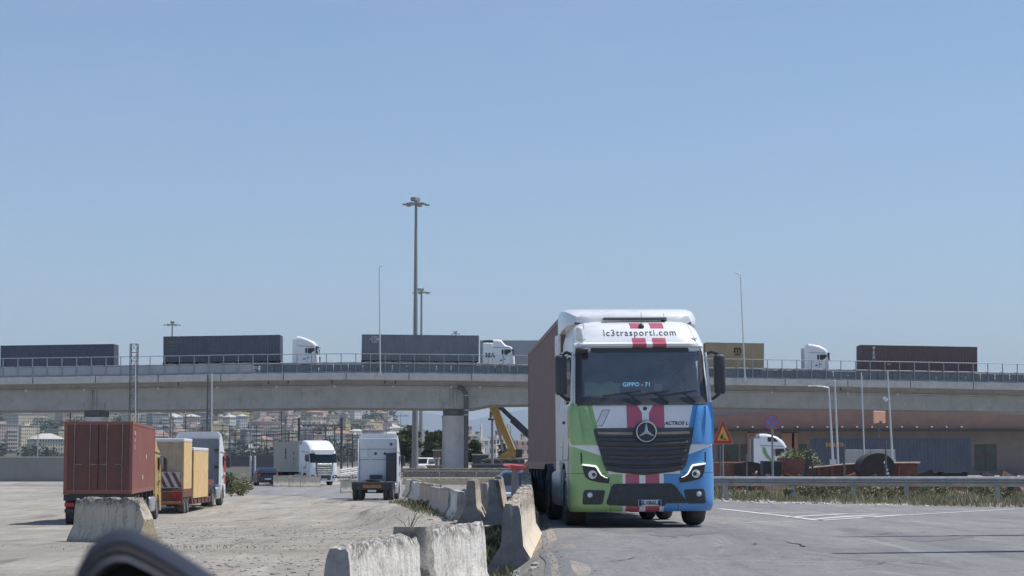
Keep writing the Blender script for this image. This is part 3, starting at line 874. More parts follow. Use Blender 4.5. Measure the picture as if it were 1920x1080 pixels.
    for s in (-1, 1): MB().box((s * .98, hero_front(.98, 3.3) - .02, 3.30), (.11, .04, .035), bev=.01).build('marker_lamp', M_LAMP, t)
    # doors, handles, steps
    for s in (-1, 1):
        m = MB(); pts = [(.62, 1.2), (.66, 1.18), (1.62, 1.18), (1.62, 3.05), (.70, 3.08), (.60, 2.2)]
        for a, b in zip(pts, pts[1:] + pts[:1]): m.bar((s * prof(HWD, a[1]) * 1.002, a[0], a[1]), (s * prof(HWD, b[1]) * 1.002, b[0], b[1]), .012, .012)
        d = m.build('door_seam', M_BLACK, t)
        MB().box((s * 1.255, 1.45, 1.85), (.03, .2, .05), bev=.01).build('door_handle', M_BLACK, t)
        m = MB(); m.bx(s * 1.18, s * 1.275, .75, 1.1, .82, .86); m.bx(s * 1.18, s * 1.275, .72, .98, .5, .54); m.build('step', M_SILVER, t)
    # --- roof spoiler and side collars
    m = MB(); rs = []
    for y, zt, zb, wv in ((1.15, 3.70, 3.62, .86), (1.22, 3.78, 3.62, 1.06), (1.45, 3.86, 3.6, 1.17), (1.9, 3.93, 3.55, 1.21), (2.45, 3.97, 3.5, 1.22), (2.7, 3.97, 3.5, 1.22)):
        rs.append([(wv, y, zb), (wv, y, zt - .13), (wv - .05, y, zt - .04), (wv - .16, y, zt), (-wv + .16, y, zt), (-wv + .05, y, zt - .04), (-wv, y, zt - .13), (-wv, y, zb)])
    m.rings(rs); m.build('roof_spoiler', M_WHITEP, t, 35)
    m = MB(); m.box((0, 1.02, 3.69), (1.15, .22, .045), bev=.015); m.build('roof_hatch', pm('smoked_hatch', (.10, .105, .115), .3), t)
    for s in (-1, 1):
        m = MB(); m.rings([[(s * 1.24, 2.42, z), (s * 1.255, 3.0, z), (s * 1.22, 3.0, z), (s * 1.20, 2.42, z)] for z in (.95, 2.2, 3.5)]); m.build('side_collar', M_WHITEP, t)
        ax_, az_ = (.07, 3.52) if s < 0 else (.55, 3.655); ay_ = hero_front(ax_, az_)
        m = MB(); m.lathe([(.05, -.03), (.05, .02), (.03, .05), (.001, .07)], (ax_, ay_, az_), 'Z', 10); m.cyl((ax_, ay_, az_ + .05), (ax_, ay_ + .02, az_ + (.26 if s < 0 else .15)), .004, n=5); m.build('aerial', M_BLACK, t)
    # --- chassis, wheels, tank
    m = MB(); m.bx(-.48, -.36, .6, 6.1, .72, .98); m.bx(.36, .48, .6, 6.1, .72, .98); m.bx(-.9, .9, WY - .09, WY + .09, .42, .6); m.bx(-.6, .6, .25, 1.1, .36, .8); m.bx(-.9, .9, 5.1, 5.3, .42, .62); m.bx(-.45, .45, 1.8, 3.6, .5, 1.1)
    m.build('chassis', M_CHASSIS, t)
    for s in (-1, 1):
        wheel(t, s * 1.075, WY, .5, .34, out=s)
        wheel(t, s * 1.09, 5.2, .5, .27, out=s); wheel(t, s * .76, 5.2, .5, .27, out=s)
        m = MB(); m.rings([[(s * xx, WY + .6 * math.cos(a), .5 + .62 * math.sin(a)) for a in [R(5 + 17 * i) for i in range(11)]] for xx in (.8, 1.26)] , closed=False, cap=False); m.build('wheel_arch', M_BLACK, t, 60)
        m = MB(); m.rings([[(s * xx, 5.2 + .6 * math.cos(a), .5 + .62 * math.sin(a)) for a in [R(5 + 17 * i) for i in range(11)]] for xx in (.6, 1.26)], closed=False, cap=False); m.build('mudguard', M_BLACK, t, 60)
    m = MB(); m.box((-1.02, 3.1, .66), (.5, 1.5, .66), bev=.1, seg=3); m.build('fuel_tank', M_SILVER, t, 40)
    m = MB(); m.box((1.02, 3.1, .66), (.5, 1.5, .62), bev=.06, seg=2); m.build('side_skirt', M_WHITEP, t, 40)
    m = MB(); m.box((-1.2, 2.02, .95), (.1, .5, 1.0), bev=.03); m.build('side_skirt', pm('grey_skirt', (.34, .35, .36), .5, dirt=(.12, .1, .09), dirt_amt=.5), t, 40)
    m = MB(); m.lathe([(.001, 1.22), (.5, 1.22), (.52, 1.17), (.5, 1.12), (.001, 1.12)], (0, 5.1, 0), 'Z', 20); m.build('fifth_wheel', M_CHASSIS, t, 40)
    # trailer and container behind
    a = R(2.35); back = Vector((-math.sin(a), math.cos(a), 0))
    cf = Vector((X(1050, 37.4) + 1.22, 37.4, .99))
    tr = trailer('semi_trailer', 'black skeletal trailer carrying the maroon container behind the green and blue lorry', cf - Vector((0, 0, .99)), a, 12.3, .985)
    c = container('shipping_container', 'tall maroon container in shade behind the green and blue lorry cab', pm('maroon_container_paint', (.235, .155, .15), .6, var=.12, scale=1.2, streak=.25, dirt=(.10, .07, .06), dirt_amt=.3), cf, a, 12.19, 2.88)
build_hero()

def build_driver():
    root = [o for o in COL.objects if o.name == 'tractor_unit'][0]
    V = []; Ed = []; Rd = []
    def chain(par, pts):
        last = par
        for x, y, z, r in pts:
            V.append((x, y, z)); Rd.append(r); i = len(V) - 1
            if last is not None: Ed.append((last, i))
            last = i
        return last
    cx = .62
    pel = chain(None, [(cx, 1.44, 2.18, .15)])
    ch = chain(pel, [(cx, 1.47, 2.36, .135), (cx, 1.46, 2.54, .15), (cx, 1.44, 2.66, .13)])
    nk = chain(ch, [(cx, 1.42, 2.75, .058), (cx, 1.40, 2.81, .058)])
    chain(nk, [(cx, 1.375, 2.87, .082), (cx, 1.375, 2.93, .092), (cx, 1.39, 2.985, .078)])
    jaw = chain(nk, [(cx, 1.32, 2.855, .045)])
    for s in (-1, 1):
        w_ = chain(ch, [(cx + s * .17, 1.43, 2.65, .07), (cx + s * .25, 1.28, 2.50, .052), (cx + s * .26, 1.14, 2.42, .046), (cx + s * .21, .96, 2.43, .036), (cx + s * .19, .88, 2.44, .03)])
        pm_ = chain(w_, [(cx + s * .185, .83, 2.44, .032)])
        for k in range(4):
            zz = 2.465 - .02 * k; l = (.045, .052, .05, .04)[k]
            chain(pm_, [(cx + s * .185, .80, zz, .010), (cx + s * .19, .80 - l * .6, zz, .009), (cx + s * .175, .79 - l * .8, zz - .004, .008), (cx + s * .155, .785 - l * .4, zz - .004, .007)])
        chain(pm_, [(cx + s * .165, .825, 2.47, .011), (cx + s * .145, .80, 2.475, .009)])
        kn = chain(pel, [(cx + s * .10, 1.36, 2.17, .095), (cx + s * .14, 1.02, 2.20, .07), (cx + s * .15, .96, 1.95, .058), (cx + s * .15, .94, 1.72, .045)])
        chain(kn, [(cx + s * .15, .82, 1.69, .04)])
    me = bpy.data.meshes.new('person'); me.from_pydata(V, Ed, [])
    t = MT('driver_skin'); n = t.noise(6, 3, .6); t.setc(t.mix((.42, .27, .20), (.50, .33, .25), n)); t.rough(.55); me.materials.append(t.m)
    o = bpy.data.objects.new('person', me); COL.objects.link(o)
    if not me.skin_vertices: me.attributes.new('x', 'FLOAT', 'POINT')
    md = o.modifiers.new('skin', 'SKIN'); md.use_smooth_shade = True
    if len(me.skin_vertices) == 0:
        bm = bmesh.new(); bm.from_mesh(me); lay = bm.verts.layers.skin.verify(); bm.to_mesh(me); bm.free()
    for i, r in enumerate(Rd):
        q = me.skin_vertices[0].data[i]; q.radius = (r, r); q.use_root = (i == 0)
    o.modifiers.new('sub', 'SUBSURF').render_levels = 2
    o.location = root.location; o.rotation_euler = root.rotation_euler
    tag(o, 'person in a dark top at the wheel behind the big lorry windscreen', 'person')
    # clothing and hair follow the body
    m = MB(); rs = []
    for z, a, b, y in ((2.10, .185, .165, 1.43), (2.25, .18, .16, 1.45), (2.42, .175, .15, 1.47), (2.58, .20, .155, 1.46), (2.68, .19, .13, 1.44), (2.735, .10, .085, 1.425), (2.745, .07, .07, 1.42)):
        rs.append([(cx + a * math.cos(q), y + b * math.sin(q), z) for q in [2 * math.pi * k / 18 for k in range(18)]])
    m.rings(rs); 
    for s in (-1, 1): m.tube([(cx + s * .15, 1.44, 2.66), (cx + s * .25, 1.28, 2.50), (cx + s * .26, 1.14, 2.42), (cx + s * .215, .98, 2.43)], .07, 10, rad=[.085, .072, .062, .05])
    m.build('dark_top', pm('driver_top', (.10, .11, .14), .9, var=.2, scale=6), o, 60)
    m = MB(); rs = []
    for z, r, y in ((2.90, .088, 1.43), (2.95, .10, 1.41), (3.0, .098, 1.405), (3.035, .07, 1.40), (3.05, .02, 1.40)):
        rs.append([(cx + r * math.cos(q), y + r * math.sin(q), z) for q in [2 * math.pi * k / 16 for k in range(16)]])
    m.rings(rs); m.build('hair', pm('driver_hair', (.05, .04, .035), .8), o, 60)
    for s in (-1, 1):
        m = MB(); m.lathe([(.001, -.004), (.009, 0), (.001, .004)], (cx + s * .034, 1.288, 2.935), 'Y', 8); m.build('eye', pm('eye_dark', (.03, .03, .03), .3), o)
        m = MB(); m.box((cx + s * .094, 1.385, 2.92), (.02, .04, .06), bev=.008); m.build('ear', t.m, o)
    m = MB(); m.prism([(1.29, 2.945), (1.262, 2.90), (1.29, 2.895)], cx - .013, cx + .013); m.build('nose', t.m, o)
    m = MB(); m.bx(cx - .026, cx + .026, 1.274, 1.29, 2.868, 2.876); m.build('mouth', pm('lips', (.30, .13, .11), .6), o)
build_driver()

# ================================================================ VIADUCT
BY = 205.0
FASC = [(-60, 709), (240, 704.6), (460, 700.8), (640, 699), (800, 700.2), (985, 702.5), (1200, 706), (1350, 708.7), (1680, 714), (2000, 720)]
GIRD = [(-60, 770), (240, 768.5), (640, 764.4), (830, 766), (880, 766.5), (912, 759), (990, 758), (1200, 760.5), (1340, 763.3), (1480, 766), (1680, 768.5), (2000, 773)]
def deck_z(px): return Z(lerp_tab(FASC, px), BY)
def concrete(name, c, var=.12, sc_=.6, streak=.35, dirt=(.16, .155, .145), amt=.35, bump=.15):
    return pm(name, c, .85, var=var, scale=sc_, streak=streak, dirt=dirt, dirt_amt=amt, bump=bump)
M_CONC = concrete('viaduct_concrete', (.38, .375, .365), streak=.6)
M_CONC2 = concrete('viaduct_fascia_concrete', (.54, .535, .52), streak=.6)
bridge = thing('viaduct', 'long grey concrete and steel viaduct with railings crossing the whole picture', 'bridge', (X(850, BY), BY + 6, 0))
BL = bridge.location.copy()
def bb(m, name, mats, **k):
    o = m.build(name, mats, bridge, **k); o.location = -BL; return o
pxs = list(range(-120, 2041, 40))
def strip(name, mat, fn, smooth=None):
    m = MB(); rs = [[Vector((X(px, BY), y, z)) for y, z in fn(px)] for px in pxs]
    m.rings(rs); return bb(m, name, mat)
strip('deck_slab', M_CONC2, lambda px: [(BY, deck_z(px)), (BY, deck_z(px) - .68), (BY + .35, deck_z(px) - .72), (BY + 12.6, deck_z(px) - .72), (BY + 12.95, deck_z(px) - .68), (BY + 12.95, deck_z(px)), (BY + 12.7, deck_z(px) + .06), (BY + .25, deck_z(px) + .06)])
def girder_z(px): return Z(lerp_tab(GIRD, px), BY + 1.6)
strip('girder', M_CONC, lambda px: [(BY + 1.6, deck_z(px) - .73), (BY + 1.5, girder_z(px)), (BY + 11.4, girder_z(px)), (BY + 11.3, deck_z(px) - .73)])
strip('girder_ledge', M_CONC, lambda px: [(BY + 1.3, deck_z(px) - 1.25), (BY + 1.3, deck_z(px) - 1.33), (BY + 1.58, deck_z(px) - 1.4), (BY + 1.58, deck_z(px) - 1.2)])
strip('carriageway', asphalt_mat(), lambda px: [(BY + .7, deck_z(px) + .07), (BY + 12.3, deck_z(px) + .07), (BY + 12.3, deck_z(px) + .03), (BY + .7, deck_z(px) + .03)])
M_RAIL = pm('grey_railing_paint', (.30, .33, .37), .5, .2, var=.12, scale=2)
M_PANEL = pm('parapet_panel_grey', (.36, .39, .43), .6, var=.12, scale=.5, streak=.2)
def rail(name, y, h, r, a=-120, b=2040):
    m = MB(); m.tube([(X(px, BY), y, deck_z(px) + h) for px in range(a, b + 1, 40)], r, 6)
    return bb(m, name, M_RAIL)
rail('hand_rail', BY + .15, 1.98, .04); rail('guard_rail', BY + .3, 1.02, .09); rail('guard_rail', BY + .3, .62, .05); rail('lower_rail', BY + .15, .12, .05); rail('mid_rail', BY + .15, 1.06, .035)
rail('hand_rail', BY + 12.7, 1.75, .035); rail('guard_rail', BY + 12.6, 1.0, .10); rail('guard_rail', BY + 12.6, .6, .08)
px = -110
while px < 2030:
    m = MB(); x = X(px, BY); z = deck_z(px)
    m.bx(x - .04, x + .04, BY + .1, BY + .2, z, z + 2.0); m.bx(x - .05, x + .05, BY + .2, BY + .34, z, z + 1.1)
    bb(m, 'railing_post', M_RAIL); px += 27.7
px = -105
while px < 2030:
    m = MB(); x = X(px, BY); z = deck_z(px); m.bx(x - .05, x + .05, BY + 12.6, BY + 12.75, z, z + 1.75); bb(m, 'far_railing_post', M_RAIL); px += 62
# solid parapet sheets on the left stretch
px = -110
while px < 470:
    m = MB(); rs = [[(X(q, BY), BY + .2, deck_z(q) + .08), (X(q, BY), BY + .23, deck_z(q) + .08), (X(q, BY), BY + .23, deck_z(q) + .98), (X(q, BY), BY + .2, deck_z(q) + .98)] for q in (px + 1.2, px + 26.5)]
    m.rings(rs); bb(m, 'parapet_panel', M_PANEL); px += 27.7
px = 485
while px < 2030:
    m = MB(); rs = [[(X(q, BY), BY + .2, deck_z(q) + .08), (X(q, BY), BY + .23, deck_z(q) + .08), (X(q, BY), BY + .23, deck_z(q) + .90), (X(q, BY), BY + .2, deck_z(q) + .90)] for q in (px + .6, px + 27.1)]
    m.rings(rs); bb(m, 'parapet_mesh', pm('dark_mesh_infill', (.13, .15, .175), .7, var=.2, scale=.6)); px += 27.7
# mesh infill behind the rest: a plain dark guard sheet low on the far side
m = MB(); rs = [[(X(q, BY), BY + 12.3, deck_z(q) + .05), (X(q, BY), BY + 12.45, deck_z(q) + .05), (X(q, BY), BY + 12.4, deck_z(q) + .85), (X(q, BY), BY + 12.35, deck_z(q) + .85)] for q in pxs]
m.rings(rs); bb(m, 'far_parapet', pm('dark_parapet', (.13, .15, .18), .7, var=.15, scale=.5))
for px in range(-60, 2040, 118):
    m = MB(); x = X(px, BY); z = deck_z(px); m.bx(x - .035, x + .035, BY - .012, BY + .03, z - .68, z - .0); bb(m, 'expansion_joint', pm('dark_joint', (.07, .07, .07), .9))
# under-deck lights / brackets
for px in (290, 402, 514, 624, 735, 845, 900, 1452, 1596, 1690, 150, 40):
    m = MB(); z = deck_z(px) - 1.42; x = X(px, BY); m.lathe([(.001, 0), (.10, 0), (.14, .1), (.06, .22)], (x, BY + 1.35, z), 'Z', 10); m.bx(x - .03, x + .03, BY + 1.3, BY + 1.6, z + .2, z + .25)
    bb(m, 'soffit_lamp', pm('pale_lamp_housing', (.62, .62, .60), .5))
# drain stubs under the cantilever
for px in (500, 537, 620, 720, 740, 1580, 330):
    m = MB(); x = X(px, BY); z = deck_z(px) - .72; m.cyl((x, BY + .8, z), (x, BY + .8, z - .35), .06, n=8); bb(m, 'drain_spout', M_CHASSIS)
# piers with head, bearing block and drop pipe
def pier(px, pipe=True):
    x = X(px, BY + 6); gzz = gz(x, BY + 6); zt = girder_z(px)
    m = MB(); m.lathe([(1.2, gzz - .3), (1.2, zt - 1.0), (1.26, zt - .95), (1.26, zt - .72), (1.2, zt - .7)], (x, BY + 3.0, 0), 'Z', 32)
    q = bb(m, 'pier', pm('pier_concrete', (.54, .53, .52), .8, var=.12, scale=.8, streak=.4), smooth=40)
    m = MB(); m.bx(x - 1.1, x + 1.1, BY + 2.2, BY + 4.2, zt - .72, zt - .10); m.bx(x - .5, x + .5, BY + 1.95, BY + 2.2, zt - .62, zt - .02)
    bb(m, 'bearing', pm('bearing_steel', (.12, .13, .14), .7, var=.3))
    m = MB(); rs = [[(x + sx * 1.15, BY + 1.45 - .03, deck_z(px) - 1.5), (x + sx * 1.25, BY + 1.4, zt - .02)] for sx in (-1, 1)]
    m.bx(x - 1.15, x - 1.0, BY + 1.36, BY + 1.58, zt + .02, zt + .75); m.bx(x + 1.0, x + 1.15, BY + 1.36, BY + 1.58, zt + .02, zt + .75); m.bx(x - .3, x - .16, BY + 1.36, BY + 1.58, zt + .02, zt + 2.0); m.bx(x + .16, x + .3, BY + 1.36, BY + 1.58, zt + .02, zt + 2.0)
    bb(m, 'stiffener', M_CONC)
    if pipe:
        xp = X(874, BY + 1); m = MB(); z0 = deck_z(px) - 1.3
        m.tube([(X(857, BY), BY + 1.1, z0), (X(865, BY), BY + 1.05, z0 - .15), (X(872, BY), BY + 1.0, z0 - .6), (xp, BY + 1.0, z0 - 1.2), (xp, BY + 1.0, gzz)], .24, 12)
        pp = bb(m, 'drain_pipe', pm('brown_drain_pipe', (.10, .098, .098), .6, var=.2, scale=3), smooth=50)
        for zz in (z0 - .9, z0 - 2.4, z0 - 2.9): 
            m = MB(); m.lathe([(.24, -.06), (.28, -.05), (.28, .05), (.24, .06)], (xp, BY + 1, zz), 'Z', 12); bb(m, 'pipe_clamp', M_SILVER)
pier(852); pier(1290, False); pier(190, False)

# ================================================================ LAMPS, MASTS, POLES
M_MAST = pm('grey_mast_steel', (.27, .28, .29), .55, .3, var=.12, scale=.4)
M_POLE = pm('pale_pole_steel', (.55, .57, .58), .5, .2, var=.1, scale=1)
def high_mast(px, ytop, d, label, bw=.42, crown=1.15):
    x = X(px, d); zt = Z(ytop, d) - .3; g = gz(x, d)
    t = thing('high_mast_light', label, 'floodlight mast', (x, d, g), random.uniform(0, 3), 'floodlight masts beyond the viaduct')
    H = zt - g
    m = MB(); m.cyl((0, 0, 0), (0, 0, H), bw, bw * .36, 16); t0 = m.build('mast', M_MAST, t, 40)
    m = MB(); m.lathe([(crown * .85, H - .55), (crown, H - .5), (crown, H - .4), (crown * .85, H - .42)], n=24)
    for k in range(4): m.bar((0, 0, H - .47), (crown * math.cos(k * math.pi / 2), crown * math.sin(k * math.pi / 2), H - .47), .08, .08)
    m.build('crown_ring', M_MAST, t)
    m = MB(); m.box((-.15, 0, H + .05), (1.0, .7, .45), bev=.05); m.cyl((0, 0, H), (.5, 0, H + .5), .05, n=6); m.build('winch_head', M_MAST, t)
    for k in range(6):
        a = k * math.pi / 3 + .3
        m = MB(); m.box((crown * 1.15 * math.cos(a), crown * 1.15 * math.sin(a), H - .56), (.5, .42, .18), bev=.03, rz=a); m.build('floodlight', pm('floodlight_grey', (.22, .23, .24), .5), t)
    m = MB(); m.bx(-bw - .2, bw + .2, -bw - .2, bw + .2, 0, .12); m.build('base_plate', M_MAST, t)
    return t
high_mast(778, 370, 230, 'tallest thick floodlight mast beyond the viaduct, left of the pier', .40, 1.15)
high_mast(789, 540, 343, 'slimmer floodlight mast just behind the tallest mast', .40, 1.2)
high_mast(319, 602, 415, 'distant floodlight mast rising behind the dark blue container on the viaduct', .36, 1.35)
high_mast(854, 621, 600, 'floodlight crown peeping over the grey container on the viaduct', .36, 1.0)

def street_lamp(px0, pyb, pxt, pyt, d, label, arm=-.5, r=.075, base=None, group=None, head=True, mat=None):
    b = P(px0, pyb, d) if base is None else base
    tp = P(pxt, pyt, d)
    t = thing('street_lamp', label, 'street lamp', b, 0, group)
    q = tp - b
    m = MB(); m.cyl((0, 0, 0), q, r, r * .55, 10); m.build('pole', mat or M_POLE, t, 50)
    m = MB(); m.bx(-r * 2.2, r * 2.2, -r * 2.2, r * 2.2, -.02, .3); m.build('base', mat or M_POLE, t)
    if head:
        m = MB(); m.tube([q, q + Vector((arm * .5, 0, .08)), q + Vector((arm, 0, .1))], r * .5, 6); ar = m.build('arm', mat or M_POLE, t)
        m = MB(); m.box(q + Vector((arm * 1.25, 0, .1)), (abs(arm) * .7, .22, .09), bev=.03); m.build('lamp_head', M_SILVER, t)
    return t
for px, pt, tp, lab, arm in ((713, 711, 501, 'thin white lamp post on the viaduct in front of the grey container', .22), (1397, 1388, 514, 'thin white lamp post leaning left on the viaduct right of the lorry', -.35)):
    z = deck_z(px); street_lamp(px, lerp_tab(FASC, px) + 4, pt, tp, BY - .12, lab, arm, .085, group='lamp posts on the viaduct')
street_lamp(1562, 870, 1554, 727, 128, 'pale lamp post with a horizontal arm in front of the navy container', -.85, .085)
def plain_pole(name, px0, py0, px1, py1, d, r, label, cat='pole', mat=None, group=None, down=True):
    a, b = P(px0, py0, d), P(px1, py1, d)
    if down: a.z = min(a.z, gz(a.x, d))
    m = MB(); m.cyl((0, 0, 0), b - a, r, r * .8, 10); m.lathe([(r * 1.9, -.02), (r * 1.9, .06), (r, .3)], n=10)
    m.lathe([(r * .8, 0), (r * .9, .02), (.001, .06)], b - a, 'Z', 10)
    o = m.build(name, mat or M_POLE, None, 50); o.location = a
    return tag(o, label, cat, group)
plain_pole('pole', 1573, 870, 1565, 714, 131, .07, 'thin bare pole close right of the armed lamp post')
plain_pole('pole', 1622, 860, 1615, 700, 140, .055, 'thinnest bare pole between the armed lamp post and the orange board')
t = street_lamp(1674, 870, 1664, 694, 125, 'pale pole with a small camera at the right side of the picture', -.3, .075, head=False)
b = P(1674, 870, 125); q = P(1660, 748, 125) - b
m = MB(); m.box(q, (.34, .2, .2), bev=.04, m=Matrix.Rotation(R(50), 4, 'Y')); m.bar(q, q + Vector((.34, 0, .02)), .05, .05); m.build('camera', pm('camera_white', (.7, .7, .7), .4), t)

# lattice masts, railway poles and wires in the yard on the left
M_LAT = pm('dark_lattice_steel', (.14, .145, .15), .7, .2, var=.2, scale=2)
def lattice(px, ytop, ybot, d, w, label, cat='lattice mast', n=12):
    x = X(px, d); g = gz(x, d); H = Z(ytop, d) - g
    t = thing('lattice_mast', label, cat, (x, d, g))
    cs = [(-w / 2, -w / 2), (w / 2, -w / 2), (w / 2, w / 2), (-w / 2, w / 2)]
    for c in cs:
        m = MB(); m.bar((c[0], c[1], 0), (c[0], c[1], H), .055, .055); m.build('leg', M_LAT, t)
    m = MB(); st = H / n
    for k in range(n):
        for i in range(4):
            a, b = cs[i], cs[(i + 1) % 4]
            if k % 2: a, b = b, a
            m.bar((a[0], a[1], k * st), (b[0], b[1], (k + 1) * st), .028, .028)
        for i in range(4):
            a, b = cs[i], cs[(i + 1) % 4]; m.bar((a[0], a[1], (k + 1) * st), (b[0], b[1], (k + 1) * st), .028, .028)
    m.build('bracing', M_LAT, t)
    return t
lattice(248, 645, 790, 150, .52, 'dark lattice mast at the left in front of the viaduct', n=17)
lattice(391, 703, 800, 150, .3, 'dark slim lattice mast rising in front of the viaduct girder', n=22)
plain_pole('pole', 255, 870, 254, 672, 146, .045, 'white thin pole right beside the left lattice mast')
plain_pole('pole', 397, 870, 397, 702, 147, .06, 'pale pole right beside the slim lattice mast', mat=M_POLE)
RP = [(323, 766, .14, 1), (347, 766, .09, 0), (368, 770, .06, 1), (417, 775, .08, 0), (469, 764, .07, 1), (490, 800, .08, 0), (527, 768, .10, 0), (534, 770, .10, 0), (560, 800, .12, 0), (572, 795, .10, 0), (587, 790, .12, 0), (604, 790, .07, 1), (627, 792, .12, 0), (640, 786, .20, 0), (652, 800, .08, 0), (661, 800, .16, 0), (667, 815, .06, 1), (751, 766, .045, 0), (440, 800, .08, 0), (455, 806, .08, 0), (500, 806, .08, 0), (512, 810, .07, 0), (548, 806, .07, 0), (616, 800, .06, 1), (595, 806, .06, 1), (541, 802, .13, 0), (610, 798, .12, 0), (480, 790, .1, 0), (378, 785, .1, 0), (306, 790, .1, 0), (285, 795, .08, 0), (430, 800, .1, 0), (130, 768, .12, 0), (70, 776, .1, 1), (180, 780, .08, 0)]
for i, (px, yt, r, pale) in enumerate(RP):
    d = 205 + 22 * random.random() + (15 if i % 2 else 0)
    x = X(px, d); g = gz(x, d); H = Z(yt, d) - g
    t = thing('railway_pole', ('pale' if pale else 'dark') + ' railway yard pole with short crossarms, below the viaduct on the left', 'railway pole', (x, d, g), 0, 'railway poles below the viaduct')
    r *= .62; H *= random.uniform(.82, 1.02)
    m = MB(); m.cyl((0, 0, 0), (0, 0, H), r, r * .8, 8); m.build('mast', M_POLE if pale else M_LAT, t)
    m = MB()
    for hh in (H * .95, H * .72, H * .5): m.bar((-.9 if i % 3 else -.3, 0, hh), (.9 if i % 2 else .3, 0, hh), .06, .06)
    m.bar((0, 0, H * .5), (0, 0, H * .95), .03, .03); m.build('crossarm', M_LAT, t)
    for hh in (H * .95, H * .72):
        m = MB(); m.lathe([(.001, 0), (.09, .03), (.05, .1), (.09, .14), (.05, .22), (.001, .26)], ((.6 if i % 2 else -.25), 0, hh), 'Z', 8); m.build('insulator', pm('pale_insulator', (.45, .44, .42), .4), t)
# gantry over the tracks
t = thing('railway_gantry', 'dark railway gantry beam with insulators above the white lorry', 'gantry', (X(560, 225), 225, -.3))
L = X(640, 225) - X(560, 225); H = Z(797, 225) + .3
m = MB()
for zz in (H, H - .55): m.bar((0, 0, zz), (L, 0, zz), .10, .10)
for k in range(12): m.bar((L * k / 12, 0, H if k % 2 else H - .55), (L * (k + 1) / 12, 0, H - .55 if k % 2 else H), .06, .06)
m.build('beam', M_LAT, t)
for x in (0, L):
    m = MB(); m.bar((x, 0, 0), (x, 0, H + .8), .26, .26); m.build('leg', M_LAT, t)
for k in range(9):
    m = MB(); m.lathe([(.001, .06), (.12, .1), (.06, .25), (.12, .3), (.06, .45), (.001, .5)], (L * (k + .7) / 9.5, 0, H), 'Z', 8); m.build('insulator', pm('pale_insulator', (.45, .44, .42), .4), t)
for n_, (xa, ya, xb_, yb, lab) in enumerate(((230, 797, 660, 806, 'overhead wire'), (230, 810, 560, 812, 'overhead wire'), (230, 790, 430, 783, 'overhead wire'), (300, 828, 520, 824, 'overhead wire'))):
    d = 214; a, b = P(xa, ya, d), P(xb_, yb, d)
    m = MB(); m.tube([a.lerp(b, k / 12) - Vector((0, 0, .35 * math.sin(math.pi * k / 12))) for k in range(13)], .025, 5)
    tag(m.build('overhead_wire', M_LAT), 'thin dark overhead wire strung between the railway poles on the left', 'wire', 'overhead wires of the railway yard')

